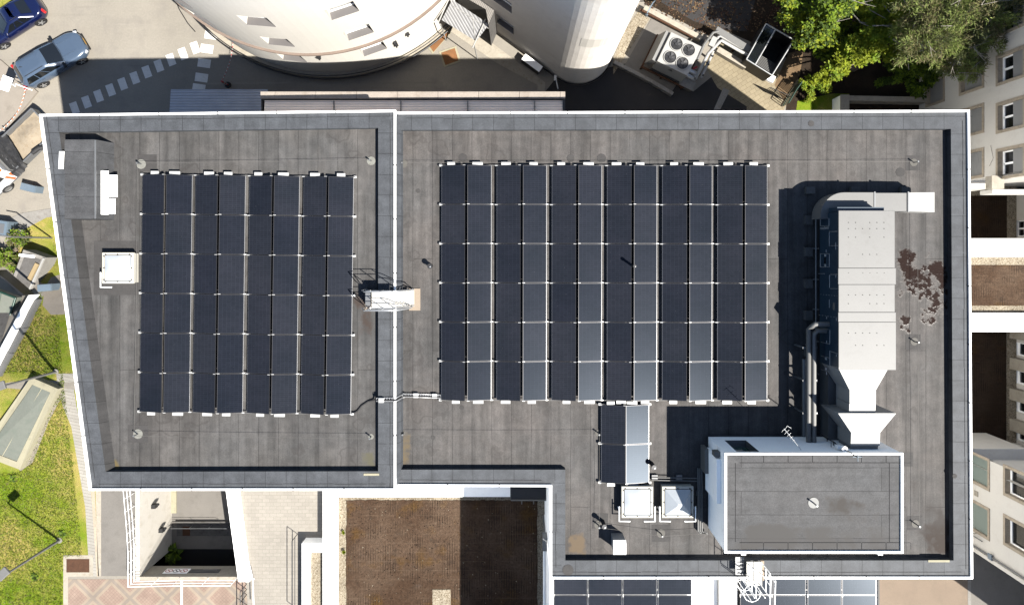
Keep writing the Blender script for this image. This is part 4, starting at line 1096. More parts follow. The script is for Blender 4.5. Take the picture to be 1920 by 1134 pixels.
for y in (yA + .06, yB - .06):
    for hh in (.55, 1.05):
        b.tube([(xP0 - .42, y, ZRL + hh - .25), (xP0 - .1, y, zd + hh), (xP1, y, zd + hh), (xP1 + .25, y, zd + hh - .12), (xE, y, ZR + .2 + hh * .75)], .019, 6)
    for x_, z_ in ((xP0 - .1, zd), (xP0 + .5, zd), (xP1, zd)): b.tube([(x_, y, z_), (x_, y, z_ + 1.05)], .019, 6)
    b.tube([(xE - .05, y, ZR), (xE - .05, y, ZR + .95)], .019, 6); b.tube([(xP0 - .42, y, ZRL), (xP0 - .42, y, ZRL + .85)], .019, 6)
b.build('handrail', M['alu'], t)
b = MB(); q = rect_px(767, 788, 541, 582, ZR + .05); b.bb(*q, ZR + .008, ZR + .05); q = rect_px(684, 688, 541, 581, ZRL + .05); b.bb(*q, ZRL + .008, ZRL + .05); b.build('foot_slab', M['tan'], t)

# cable tray crossing the divider
t = T('cable_ladder', 'narrow cable ladder with white weight blocks linking the arrays across the divider', 'cable tray', tuple(P(750, 745, ZR)))
pts = [P(706, 749, ZPL + .08), P(740, 749, ZPL + .10), P(743, 749, ZPL + .10), P(757, 741, ZR + .3), P(760, 741, ZR + .12), P(826, 743, ZR + .12)]
b = MB()
for o_ in (-.07, .07): b.tube([p + Vector((0, o_, 0)) for p in pts], .014, 5)
for k in range(22):
    f = k / 21; p = pts[4].lerp(pts[5], f); b.bb(p.x - .01, p.x + .01, p.y - .07, p.y + .07, p.z - .01, p.z + .01)
for k in range(8):
    p = pts[0].lerp(pts[1], k / 7); b.bb(p.x - .01, p.x + .01, p.y - .07, p.y + .07, p.z - .01, p.z + .01)
b.build('ladder', M['alu'], t)
b = MB()
for px, py, z in ((715, 750, ZPL), (754, 741, ZR), (780, 741, ZR), (815, 742, ZR)):
    p = P(px, py, z + .1); MB().bb(p.x - .11, p.x + .11, p.y - .10, p.y + .10, z + .004, z + .16).build('weight_block', M['clampw'], t)
MB().tube([p + Vector((0, -.02, .02)) for p in pts], .028, 6).build('cable', M['rubber'], t)
MB().tube([P(x, y, z) for x, y, z in ((660, 776, ZRL + .1), (670, 770, ZRL + .05), (678, 760, ZRL + .05), (690, 752, ZRL + .05), (702, 749, ZRL + .1), (709, 749, ZPL + .1))], .032, 6).build('loose_cable', M['rubber'], t)

# ================================================================ SOUTH ROOFS
ZS = 6.2; ZSP = 6.5
sx0 = P(606, 1000, ZSP).x; sx1 = P(632, 1000, ZSP).x; sy1 = P(700, 931, ZSP).y
wx = 1.44; ysth = -27.0
t = T('low_green_roof', 'low white building with brown sedum roof and gravel border below the office block', 'building', (sx0, -16, 0))
b = MB(); b.prism([(sx0, ysth), (wx, ysth), (wx, -10.30), (-5.6, -10.30), (-5.6, -10.47), (sx0, -10.47)], 0, ZSP - .01, cap=False); b.build('wall', M['render'], t)
b = MB()
b.bb(sx0 - .02, sx1, ysth, -10.48, ZSP - .3, ZSP); b.bb(sx1 + .002, wx - .02, sy1, -10.48, ZSP - .3, ZSP - .003)
b.build('parapet', M['white'], t)
b = MB(); b.quad((sx1, ysth, ZS - .02), (wx, ysth, ZS - .02), (wx, sy1, ZS - .02), (sx1, sy1, ZS - .02)); b.build('gravel_border', M['gravel'], t)
gx = P(649, 1000, ZS).x; gy = P(700, 937, ZS).y
b = MB()
n = 40
rnd = random.Random(3)
def edge(a, c, k): 
    return [Vector(a).lerp(Vector(c), i / k) + Vector((rnd.uniform(-.03, .03), rnd.uniform(-.03, .03), 0)) for i in range(k)]
pts = edge((gx, ysth, ZS), (wx - .4, ysth, ZS), 10) + edge((wx - .4, ysth, ZS), (wx - .4, gy, ZS), 40) + edge((wx - .4, gy, ZS), (gx, gy, ZS), 50) + edge((gx, gy, ZS), (gx, ysth, ZS), 40)
b.poly([tuple(p) for p in pts]); b.build('sedum_bed', M['sedum'], t)
b = MB()
rb = random.Random(5)
for k in range(1500):
    x = rb.uniform(gx, wx - .45); y = rb.uniform(ysth + 2, gy); s_ = rb.uniform(.012, .05); h_ = rb.uniform(.01, .06)
    a = rb.uniform(0, 3)
    b.add([(x + s_ * math.cos(a + q_ * 2.1), y + s_ * math.sin(a + q_ * 2.1), ZS) for q_ in range(3)] + [(x, y, ZS + h_)], [(0, 1, 3), (1, 2, 3), (2, 0, 3)], 1 if rb.random() < .16 else 0)
b.build('sedum_tufts', [M['soil'], M['gravel']], t)['kind'] = 'stuff'
q = rect_px(811, 845, 1104, 1150, ZS); b = MB(); b.bb(*q, ZS - .01, ZS + .04); b.build('gravel_square', M['gravel'], t)
def tuft(px, py, z, nm, label, r_=.14, n=26, mats=('l_yel',), h=.22):
    p = P(px, py, z) if z is not None else G(px, py)
    tt = T(nm, label, 'plant', tuple(p)); b = MB()
    for k in range(n):
        a = random.uniform(0, 6.28); L = random.uniform(.5, 1) * r_; w_ = L * .22
        d_ = Vector((math.cos(a), math.sin(a), 0)); s_ = Vector((-d_.y, d_.x, 0)); hh = h * random.uniform(.4, 1)
        b.add([s_ * w_ * .4, d_ * L * .6 + s_ * w_ + Vector((0, 0, hh)), d_ * L + Vector((0, 0, hh * .8)), d_ * L * .6 - s_ * w_ + Vector((0, 0, hh)), -s_ * w_ * .4], [(0, 1, 2, 3, 4)], k % len(mats))
    b.local('leaves', [M[m] for m in mats], tt); return tt
tuft(645, 996, ZS, 'weed_tuft', 'upper small yellow green weed in the gravel border of the sedum roof')
tuft(646, 1033, ZS, 'weed_tuft', 'lower small yellow green weed in the gravel border of the sedum roof')
# dark glazed canopy by the inner corner
z = 9.0
t = T('glass_canopy', 'dark glazed canopy in the inner corner above the sedum roof', 'canopy', tuple(P(990, 925, z)))
q = rect_px(958, 1024, 905, 937, z)
b = MB(); b.bb(*q, z - .06, z); b.build('pane', M['black'], t)
b = MB(); b.tube([(q[0], q[2], z + .02), (q[1], q[2], z + .02)], .035, 6); b.bb(q[0] - .04, q[0], q[2], q[3], z - .08, z + .02)
for x in (q[0] + .55, q[0] + 1.15): b.tube([(x, q[2], z), (x, q[2] - .22, z - .05)], .025, 5)
b.build('frame', M['galv'], t)
# white pipe at the wing wall
t = T('downpipe', 'white downpipe with grey hopper on the west wall of the south wing', 'downpipe', (1.35, -15.5, ZS))
b = MB(); p = P(1023, 1015, 9.5); b.tube([(1.30, p.y - .3, 9.3), (1.30, ysth, 9.3)], .07, 8); b.build('pipe', M['white'], t)
b = MB(); b.bb(1.2, 1.42, p.y - .3, p.y + .35, 9.2, 9.9); b.tube([(1.36, p.y, 9.2), (1.36, p.y, ZS)], .05, 8); b.build('hopper', M['galvd'], t)

# annex with solar panels below the south wing
ZA = 9.5
ax1 = P(1648, 1100, ZA).x
t = T('solar_annex', 'white annex roof with flat solar panels along the south side of the wing', 'building', (10, -17, 0))
b = MB(); b.prism([(1.502, ysth), (ax1, ysth), (ax1, -14.40), (1.502, -14.40)], 0, ZA, cap=False); b.build('wall', M['render'], t)
b = MB(); b.bb(1.40, 1.50, ysth, -14.44, 0, 13.45); b.build('screen_wall', M['render'], t)
b = MB(); b.bb(1.37, 1.53, ysth, -14.46, 13.452, 13.5); b.build('coping', M['white'], t)
b = MB(); b.quad((1.50, ysth, ZA), (ax1, ysth, ZA), (ax1, -14.40, ZA), (1.50, -14.40, ZA)); b.build('roof', M['white'], t)
b = MB()
for k in range(9):
    y = -15.6 - .64 * k; x0 = P(1303, 1100, ZA).x; b.bb(x0, P(1338, 1100, ZA).x, y - .012, y + .012, ZA + .002, ZA + .012); b.bb(P(1349, 1100, ZA).x, P(1378, 1100, ZA).x, y - .012, y + .012, ZA + .302, ZA + .31)
b.build('seam', M['galvd'], t)
b = MB(); q = rect_px(1348, 1381, 1050, 1134, ZA + .3); b.bb(q[0], q[1], ysth, -14.42, ZA + .004, ZA + .30); b.build('raised_strip', M['galvw'], t)
b = MB(); b.bb(P(1383, 1100, ZA).x, P(1387, 1100, ZA).x, ysth, -14.42, ZA + .003, ZA + .02); b.bb(P(1645, 1100, ZA).x, P(1648, 1100, ZA).x, ysth, -14.42, ZA + .003, ZA + .06); b.build('gutter', M['gutter'], t)
b = MB(); b.tube([P(1308, 1080, ZA + .1), P(1308, 1108, ZA + .1)], .04, 6); b.build('handle', M['white'], t)
names = []
zc = ZA + .28
def flat_panel(px0, px1, py0, py1, label, grp, tl):
    a = P(px0, py0, zc); c = P(px1, py1, zc)
    o = dup(proto); o.location = ((a.x + c.x) / 2, (a.y + c.y) / 2, zc)
    o.rotation_euler = (tl, 0, math.pi / 2)
    o.rotation_mode = 'XYZ'; o.scale = ((a.y - c.y) / PW, (c.x - a.x) / PL, 1)
    o['label'] = label; o['group'] = grp
for j, (y0, y1) in enumerate(((1074, 1114), (1115.5, 1156))):
    for i, x in enumerate((1038.5, 1103.5, 1168.5, 1234)):
        flat_panel(x, x + 62.5, y0, y1, 'dark flat panel, %s row, %s in line left of the white annex strip' % (('upper', 'lower')[j], ('first', 'second', 'third', 'fourth')[i]), 'panels of the annex', R(0))
    for i, x in enumerate((1381 + 7, 1447.5, 1514.5, 1579.5)):
        flat_panel(x, x + 63, y0, y1, 'pale flat panel, %s row, %s in line right of the white annex strip' % (('upper', 'lower')[j], ('first', 'second', 'third', 'fourth')[i]), 'panels of the annex', R(0))
# platform with caged ladder
zd = ZP + .55
t = T('cage_ladder', 'white caged ladder with ivory platform over the south edge of the wing', 'ladder', tuple(P(1410, 1080, ZP)))
q = rect_px(1400, 1429, 1053, 1097, zd)
b = MB(); b.bb(*q, zd - .05, zd); b.build('platform', M['deck'], t)
b = MB(); b.bb(q[1] + .02, q[1] + .16, q[3] - .9, q[3] - .05, zd - .3, zd - .2); b.build('side_step', M['tan'], t)
b = MB(); b.bb(q[0] - .40, q[0] - .03, q[2] + .35, q[3] + .1, zd - .28, zd - .25)
for k in range(4): b.bb(q[0] - .32, q[0] - .06, q[3] - .15 - .16 * k, q[3] - .12 - .16 * k, zd - .20, zd - .17)
b.build('step', M['galvd'], t)
b = MB()
for x in (q[0] + .04, q[1] - .04):
    for hh in (.55, 1.05): b.tube([(x, q[3], zd + hh), (x, q[2], zd + hh)], .019, 6)
    for y in (q[3], (q[2] + q[3]) / 2, q[2]): b.tube([(x, y, zd), (x, y, zd + 1.05)], .019, 6)
b.tube([(q[0] - .1, q[3] + .05, zd + .9), (q[1] - .35, q[3] + .05, zd + .9), (q[1] - .3, q[3] - .1, zd + .8)], .019, 6)
for dx in (.30, .50): b.tube([(q[1] + dx, q[3] - .2 - dx, zd + .2), (q[1] + dx, -18.2, zd - .1)], .024, 6)
for dx in (.30, .50): b.tube([(q[1] + dx, q[3] - .3 - dx, zd + .2), (q[1] + dx, q[3] - .3 - dx, ZP)], .024, 6)
b.build('handrail', M['white'], t)
b = MB(); cx, cy = (q[0] + q[1]) / 2 - .1, q[2] - .36
hoops = []
for z in (ZP + .55, ZP - .4, ZP - 1.35, ZP - 2.3, ZP - 3.25):
    b.tube([(cx + .36 * math.cos(a), cy + .02 - .36 * math.sin(a), z) for a in [i * math.pi / 12 - .15 for i in range(25)]], .013, 5)
for i in range(5):
    a = .1 + i * math.pi / 4.3; b.tube([(cx + .36 * math.cos(a), cy - .36 * math.sin(a), ZP + .55), (cx + .36 * math.cos(a), cy - .36 * math.sin(a), ZA + .8)], .015, 5)
b.build('cage', M['white'], t)
b = MB()
for dx in (-.22, .22): b.tube([(cx + dx, q[2] - .05, ZP + 1.5), (cx + dx, q[2] - .05, ZA + .05)], .018, 6)
for k in range(14): b.tube([(cx - .22, q[2] - .05, ZA + .35 + .28 * k), (cx + .22, q[2] - .05, ZA + .35 + .28 * k)], .014, 5)
b.build('ladder', M['white'], t)
# ================================================================ facades with real window recesses
def facade(mapf, L, z0, z1, ops, mb, m=0, smax=1.5):
    ss = {0.0, L}; zs = {z0, z1}
    for a, b_, c, d in ops: ss |= {a, b_}; zs |= {c, d}
    ss = sorted(ss); zs = sorted(zs)
    s2 = []
    for i in range(len(ss) - 1):
        k = max(1, int(math.ceil((ss[i + 1] - ss[i]) / smax)))
        s2 += [ss[i] + (ss[i + 1] - ss[i]) * j / k for j in range(k)]
    s2.append(ss[-1])
    for i in range(len(s2) - 1):
        for j in range(len(zs) - 1):
            sm = (s2[i] + s2[i + 1]) / 2; zm = (zs[j] + zs[j + 1]) / 2
            if any(a < sm < b_ and c < zm < d for a, b_, c, d in ops): continue
            mb.add([mapf(s2[i], zs[j], 0), mapf(s2[i + 1], zs[j], 0), mapf(s2[i + 1], zs[j + 1], 0), mapf(s2[i], zs[j + 1], 0)], [(0, 1, 2, 3)], m)

def window(mapf, op, t, depth=.3, jamb='cream', sill='zinc', glass='glass', surround=None, bars=None, shutter=None, slope=.06, fr=True):
    a, b_, c, d = op; f = lambda s, z, o: Vector(mapf(s, z, o))
    mb = MB()
    mb.quad(f(a, c, 0), f(a, d, 0), f(a, d, -depth), f(a, c, -depth)); mb.quad(f(b_, d, 0), f(b_, c, 0), f(b_, c, -depth), f(b_, d, -depth))
    mb.quad(f(a, d, 0), f(b_, d, 0), f(b_, d, -depth), f(a, d, -depth))
    mb.quad(f(b_, c + .001, .03), f(a, c + .001, .03), f(a, c + slope, -depth), f(b_, c + slope, -depth), 1)
    if surround:
        w = .16; o_ = .035
        for (s0, s1, y0, y1) in ((a - w, b_ + w, d, d + w), (a - w, b_ + w, c - w, c - .004), (a - w, a - .003, c, d - .002), (b_ + .003, b_ + w, c, d - .002)):
            p = [f(s0, y0, o_), f(s1, y0, o_), f(s1, y1, o_), f(s0, y1, o_)]; q = [f(s0, y0, -.01), f(s1, y0, -.01), f(s1, y1, -.01), f(s0, y1, -.01)]
            mb.add(p + q, [(0, 1, 2, 3), (0, 4, 5, 1), (1, 5, 6, 2), (2, 6, 7, 3), (3, 7, 4, 0)], 2)
    wo = mb.build('window', [M[jamb], M[sill], M[surround or 'stone']], t)
    g = MB(); g.quad(f(a, c, -depth + .01), f(b_, c, -depth + .01), f(b_, d, -depth + .01), f(a, d, -depth + .01)); sub(g, 'pane', M[glass], wo, t)
    if fr:
        g = MB()
        def bar(s0, s1, y0, y1, o0=-depth + .012, o1=-depth + .06):
            p = [f(s0, y0, o1), f(s1, y0, o1), f(s1, y1, o1), f(s0, y1, o1)]; q = [f(s0, y0, o0), f(s1, y0, o0), f(s1, y1, o0), f(s0, y1, o0)]
            g.add(p + q, [(0, 1, 2, 3), (0, 4, 5, 1), (1, 5, 6, 2), (2, 6, 7, 3), (3, 7, 4, 0)])
        w = .07
        bar(a, a + w, c, d); bar(b_ - w, b_, c, d); bar(a + w, b_ - w, c, c + w + .08); bar(a + w, b_ - w, d - w, d)
        if bars:
            mid = (a + b_) / 2; bar(mid - .05, mid + .05, c + w, d - w)
            for k in range(1, bars): z_ = c + (d - c) * k / bars; bar(a + w, mid - .05, z_ - .03, z_ + .03); bar(mid + .05, b_ - w, z_ - .03, z_ + .03)
        sub(g, 'frame', M['white'], wo, t)
    if shutter:
        g = MB(); z_ = c + (d - c) * shutter
        p = [f(a + .01, z_, -.07), f(b_ - .01, z_, -.07), f(b_ - .01, d - .01, -.07), f(a + .01, d - .01, -.07)]; q = [f(a + .01, z_, -.12), f(b_ - .01, z_, -.12), f(b_ - .01, d - .01, -.12), f(a + .01, d - .01, -.12)]
        g.add(p + q, [(0, 1, 2, 3), (1, 0, 4, 5)]); sub(g, 'shutter', M[shutter_mat[0]], wo, t)
    return wo
shutter_mat = ['gglass']

# ---------------------------------------------------------------- round building
RC = Vector((P(620, -169, 0).x, P(620, -169, 0).y)); RR = 10.53
t = T('round_building', 'large cream round building with a brown band and deep recessed windows', 'building', (RC.x, RC.y, 0))
def cyl_map(s, z, o):
    a = -s / RR
    r_ = RR + o
    return (RC.x + r_ * math.cos(a), RC.y + r_ * math.sin(a), z)
def cyl_hit(px, py):
    u = Vector(((px - NX) / FOC, (NY - py) / FOC)); A_ = u.dot(u); B_ = -2 * u.dot(RC); C_ = RC.dot(RC) - RR * RR
    disc = B_ * B_ - 4 * A_ * C_
    if disc < 0: return None
    s_ = (-B_ - math.sqrt(disc)) / (2 * A_)
    # entry from outside going down: choose the hit on the near (south) side
    h = u * s_ - RC; a = math.atan2(h.y, h.x); a = a % (2 * math.pi)
    return ((2 * math.pi - a) * RR) , CAM_H - s_
L = 2 * math.pi * RR
ops = []
def ph_px(px, py, w, h):
    r_ = cyl_hit(px, py)
    if r_ is None: return
    s_, z = r_
    ops.append([s_ - w / 2, s_ + w / 2, z - h / 2, z + h / 2, px])
for px, py in ((706, 101), (537, 101), (677, 68), (513, 73), (646, 27), (474, 35)):
    ph_px(px, py, 1.45, 1.3)
# even the three rows up
rows = [ops[0:2], ops[2:4], ops[4:6]]
for r_ in rows:
    zc_ = sum((o_[2] + o_[3]) / 2 for o_ in r_) / 2
    for o_ in r_: o_[2], o_[3] = zc_ - .65, zc_ + .65
ROWZ = [sum((o_[2] + o_[3]) / 2 for o_ in r_) / 2 for r_ in rows]
extra = []
for k in range(2, 10):
    for ri_, z in enumerate(ROWZ):
        base = rows[ri_][0][0] if False else (rows[ri_][0][0] + rows[ri_][0][1]) / 2
        step = abs(((rows[ri_][1][0] + rows[ri_][1][1]) / 2) - base)
        sgn = 1 if rows[ri_][1][0] > rows[ri_][0][0] else -1
        s_ = (base + sgn * step * k) % L
        if .9 < s_ < L - .9: extra.append([s_ - .725, s_ + .725, z - .65, z + .65])
allops = [tuple(o_[:4]) for o_ in ops]
for e in extra:
    if all(e[1] < o_[0] - .2 or e[0] > o_[1] + .2 or e[3] < o_[2] or e[2] > o_[3] for o_ in allops): allops.append(tuple(e))
b = MB(); RT = 15.5
facade(cyl_map, L, 0, RT, allops, b, smax=.5)
b.build('wall', M['cream'], t)
for i, o_ in enumerate(allops):
    window(cyl_map, o_, t, .42, 'cream', 'zinc', 'greenglass' if i in (2,) else 'glass', None, None, None, .05)
zc_ = 4.7
for k, (z, rr_, h_, mt) in enumerate(((zc_, .14, .12, 'brownb'), (.35, .30, .25, 'lightstone'))):
    b = MB(); n = 96
    for i in range(n):
        a0, a1 = 2 * math.pi * i / n, 2 * math.pi * (i + 1) / n
        pr = [[(RC.x + r_ * math.cos(a), RC.y + r_ * math.sin(a), zz) for r_, zz in ((RR + .003, z + h_), (RR + rr_, z + h_), (RR + rr_, z), (RR + .003, z))] for a in (a0, a1)]
        b.loft(pr, 0)
    b.build('cornice' if k == 0 else 'plinth', M[mt], t)
b = MB(); b.tube([(RC.x + (RR + .42) * math.cos(a), RC.y + (RR + .42) * math.sin(a), .7) for a in [R(-150) + R(115) * i / 60 for i in range(61)]], .05, 6)
b.tube([(RC.x + (RR + .30) * math.cos(a), RC.y + (RR + .30) * math.sin(a), 1.0) for a in [R(-150) + R(115) * i / 60 for i in range(61)]], .03, 5)
b.build('pipe', M['steel_d'], t)
b = MB(); b.cyl((RC.x, RC.y, RT - .02), RR - .25, .05, 64); b.build('roof', M['conc'], t)
b = MB(); b.ring([cyl_map(L * i / 64, RT, 0) for i in range(64)], [cyl_map(L * i / 64, RT, -.4) for i in range(64)]); b.build('parapet', M['white'], t)
b = MB()
for px, py in ((598, 105), (740, 78), (742, 82), (763, 62)):
    h = cyl_hit(px, py)
    if h: p = cyl_map(h[0], h[1], .08); b.box(p, (.2, .2, .14), math.atan2(p[1] - RC.y, p[0] - RC.x)); b.cyl((p[0], p[1] - .1, p[2] - .12), .06, .1, 8)
b.build('wall_lamp', M['steel_d'], t)
# light well grate at its foot
t = T('light_well', 'dark barred light well at the foot of the round building', 'grate', tuple(P(562, 137, 0)))
b = MB(); a_ = R(-14); c_ = P(562, 136, 0)
b.box((c_.x, c_.y, .03), (2.05, .62, .07), a_); b.build('frame', M['conc'], t)
b = MB()
for k in (-1, 1): b.box((c_.x + .46 * k * math.cos(a_), c_.y + .46 * k * math.sin(a_), .068), (.86, .42, .02), a_)
b.build('grille', M['black'], t)
# ---------------------------------------------------------------- second tower with rounded prow
PO = [P(x, y, 0) for x, y in ((885, 28), (1046, 146))]
d = (PO[1] - PO[0]).normalized(); LW = (PO[1] - PO[0]).length
cw = P(1094, 100, 0); rw = 2.15
poly = [PO[0] + d * (LW * i / 1) for i in (0, 1)]
a0 = math.atan2(-d.x, d.y) - math.pi / 2
nrm = Vector((d.y, -d.x, 0))           # outward, to the lower left
cc = PO[1] - nrm * rw
arcp = [cc + Vector((nrm.x * math.cos(a) - nrm.y * math.sin(a), nrm.x * math.sin(a) + nrm.y * math.cos(a), 0)) * rw for a in [R(118) * i / 16 for i in range(17)]]
tang = Vector((nrm.x * math.cos(R(118) + math.pi / 2) - nrm.y * math.sin(R(118) + math.pi / 2), nrm.x * math.sin(R(118) + math.pi / 2) + nrm.y * math.cos(R(118) + math.pi / 2), 0))
endp = arcp[-1] + tang * 11
t = T('concrete_tower', 'pale concrete building with blank rounded prow beside the round building', 'building', (cc.x, cc.y, 0))
def flat_map(p0, dd, nn):
    return lambda s, z, o: (p0.x + dd.x * s + nn.x * o, p0.y + dd.y * s + nn.y * o, z)
fm = flat_map(PO[0], d, nrm)
def fhit(px, py):
    u = Vector(((px - NX) / FOC, (NY - py) / FOC, 0)); s_ = PO[0].dot(nrm) / u.dot(nrm)
    h = u * s_; return (h - PO[0].xy.to_3d()).dot(d), CAM_H - s_
TT = 15.0
ops = []
for px, py, w in ((946, 92, 1.15), (947, 46, 1.25), (942, 4, 1.25)):
    s_, z = fhit(px, py); ops.append((s_ - w / 2, s_ + w / 2, z - .72, z + .72))
for z in (ops[2][2] + 3.3 + .72,): ops.append((ops[2][0], ops[2][1], min(z - .72, TT - 1.6), min(z + .72, TT - .2)))
b = MB(); facade(fm, LW, 0, TT, ops, b); 
pl = arcp + [endp]
b.loft([[(p.x, p.y, 0) for p in pl], [(p.x, p.y, TT) for p in pl]], 0, closed=False)
back = [endp, endp + Vector((-6, 8, 0)), PO[0] + Vector((-1, 9, 0)), PO[0]]
b.loft([[(p.x, p.y, 0) for p in back], [(p.x, p.y, TT) for p in back]], 0, closed=False)
b.build('wall', M['tower'], t)
b = MB(); b.poly([(p.x, p.y, TT - .05) for p in [PO[0]] + pl + back[1:3]]); b.build('roof', M['conc'], t)
for i, o_ in enumerate(ops): window(fm, o_, t, .34, 'tower', 'zinc', 'greenglass' if i == 0 else 'glass', None, None, None, .05)
# rendered repair patch on the prow
b = MB()
def prow(al, z): 
    v = Vector((nrm.x * math.cos(al) - nrm.y * math.sin(al), nrm.x * math.sin(al) + nrm.y * math.cos(al), 0)) * (rw + .006) + cc; return (v.x, v.y, z)
for i in range(5):
    b.quad(prow(R(20 + 9 * i), 7.9), prow(R(29 + 9 * i), 7.9), prow(R(29 + 9 * i), 9.2), prow(R(20 + 9 * i), 9.2))
b.build('repair_patch', M['facade'], t)
b = MB(); b.loft([[(p.x, p.y, 0.0) for p in [PO[0] + nrm * .10] + [cc + (p - cc) * (1 + .1 / rw) for p in arcp]], [(p.x, p.y, .35) for p in [PO[0] + nrm * .10] + [cc + (p - cc) * (1 + .1 / rw) for p in arcp]]], 0, closed=False)
b.build('plinth', M['concd'], t)
# cover, vents and pavement at its foot
t = T('light_shaft_cover', 'white sloping cover over a dark shaft along the foot of concrete tower', 'cover', tuple(P(1000, 120, 0)))
c_ = P(998, 119, .7); a_ = math.atan2(d.y, d.x)
b = MB(); b.box((c_.x, c_.y, .75), (1.35, .42, .05), a_); b.build('lid', M['white'], t)
b = MB(); b.box((c_.x - .05, c_.y - .02, .36), (1.3, .38, .70), a_); b.build('shaft', M['black'], t)
t = T('camera_pole', 'thin black pole with white bracket standing at the prow of the concrete tower', 'pole', tuple(P(1046, 172, 0)))
p = P(1046, 168, 3); b = MB(); b.tube([(p.x, p.y - .1, 0), (p.x, p.y - .1, 3.4)], .045, 8); b.build('pole', M['black'], t)
b = MB(); b.tube([(p.x, p.y - .1, 3.3), (p.x - .15, p.y + .5, 3.5)], .035, 6); b.box((p.x - .18, p.y + .55, 3.5), (.14, .3, .14)); b.build('bracket', M['clampw'], t)
sheet('path', [(826, 62), (860, 35), (1022, 155), (1020, 215), (1006, 215), (1008, 160), (930, 118), (842, 58), (770, 102), (768, 92)], M['lightstone'], 0.03)
t = T('entrance_canopy', 'white corrugated canopy between the round building and the concrete tower', 'canopy', tuple(P(868, 30, 0)))
zt = 3.1
def Q(x, y, z): return tuple(P(x, y, z))
b = MB(); b.add([Q(848, 0, zt + .5), Q(917, 46, zt + .5), Q(893, 78, zt), Q(828, 38, zt)] + [Q(848, 0, zt + .44), Q(917, 46, zt + .44), Q(893, 78, zt - .06), Q(828, 38, zt - .06)], [(0, 1, 2, 3)[::-1], (4, 5, 6, 7), (0, 1, 5, 4), (1, 2, 6, 5), (2, 3, 7, 6), (3, 0, 4, 7)]); b.build('sheet', M['corr_white'], t)
b = MB(); b.tube([Q(850, 12, zt + .4), Q(916, 54, zt + .4)], .025, 6); b.tube([Q(886, 30, zt + .46), Q(891, 76, zt + .05)], .02, 6); b.tube([Q(843, -5, zt + .55), Q(822, 42, zt)], .045, 6); b.tube([Q(911, 36, zt + .6), Q(886, 90, zt - .05)], .045, 6); b.build('beam', M['galvw'], t)
b = MB()
for x, y in ((826, 46), (889, 84)): p = P(x, y, zt); MB().tube([(p.x, p.y, 0), (p.x, p.y, zt)], .035, 6).build('post', M['galvw'], t)
t = T('louvred_link', 'grey ribbed flat roof of the link behind the white canopy', 'building', tuple(P(880, 10, 0)))
zl = 4.2
b = MB(); b.prism([Q(855, -14, zl)[:2], Q(911, 18, zl)[:2], Q(916, 46, zl)[:2], Q(960, -60, zl)[:2], Q(890, -80, zl)[:2]], 0, zl, 0, 1); b.build('roof', [M['concd'], M['ribs']], t)
# floor mats and manholes
def flat_thing(nm, label, cat, pts, mat, dz, th=.03, parts=None, flat=None):
    ps = [P(x, y, 0) if flat is None else P(x, y, flat) for x, y in pts]
    z = gz(ps[0].x, ps[0].y) if flat is None else flat
    if flat is None: ps = [G(x, y) for x, y in pts]; z = min(p.z for p in ps)
    tt = T(nm, label, cat, (sum(p.x for p in ps) / len(ps), sum(p.y for p in ps) / len(ps), z))
    return tt, ps, z
def framed(nm, label, cat, pts, fm_, im_, w=.16, dz=.035):
    tt, ps, z = flat_thing(nm, label, cat, pts, fm_, dz)
    c_ = sum(ps, Vector()) / len(ps)
    inn = [c_ + (p - c_) * (1 - w * 2.0 / max(.3, (p - c_).length * 1.41)) for p in ps]
    b = MB(); b.prism([(p.x, p.y) for p in ps], z, z + dz); b.build('frame', M[fm_], tt)
    b = MB(); b.prism([(p.x, p.y) for p in inn], z + dz - .01, z + dz + .012); b.build('cover', M[im_], tt)
    return tt
framed('entrance_mat', 'orange brown square mat in pale frame on the pavement between the towers', 'mat', [(823, 98), (855, 87), (864, 116), (833, 127)], 'cframe', 'orange_mat', .11)
framed('entrance_mat', 'narrow orange mat half hidden beside the white canopy post', 'mat', [(802, 90), (838, 56), (846, 62), (811, 102)], 'cframe', 'orange_mat', .1)

# ---------------------------------------------------------------- low annex on the north side
zt = 10.8
t = T('stone_coped_annex', 'long narrow annex with tan corrugated roof and pale stone coping north of the office block', 'building', tuple(P(770, 190, 0)))
xa, xb = P(488, 180, zt).x, P(1060, 180, zt).x; ya, yb_ = P(700, 172, zt).y, P(700, 185, zt).y
b = MB(); b.prism([(xa, 6.12), (xb, 6.12), (xb, ya - .02), (xa, ya - .02)], 0, zt - .1, cap=False); b.build('wall', M['coping'], t)
zl0, zl1 = zt - .16, zt - .06
b = MB(); b.quad((xa + .15, 6.15, zl1), (xb - .12, 6.15, zl1), (xb - .12, yb_ - .06, zl0), (xa + .15, yb_ - .06, zl0)); b.build('roof', M['corr_tan'], t)
b = MB(); b.bb(xa, xb, yb_ - .06, yb_ - .01, zl0 - .1, zl0 + .02); b.build('gutter', M['gutter'], t)
x = xa; k = 0
b = MB()
rc = random.Random(4)
while x < xb - .05:
    w_ = min([.7, 1.95][0 if k == 0 else 1], xb - x); b.bb(x + .006, x + w_ - .006, yb_, ya, zt - .12, zt + rc.uniform(0, .012)); x += w_; k += 1
b.build('coping', M['coping'], t, .012)
b = MB()
for f in (.24, .46, .68, .9): xx = xa + (xb - xa) * f; b.bb(xx - .012, xx + .012, 6.2, yb_ - .1, zl0 + .03, zl1 + .02)
b.bb(xb - .118, xb - .002, 6.12, ya - .02, zl0, zt - .06)
b.build('joint', M['gutter'], t)
zt = 3.0
t = T('grey_lean_to', 'dark grey corrugated lean-to roof beside the tan annex', 'building', tuple(P(400, 190, 0)))
q = rect_px(320, 500, 169, 330, zt)
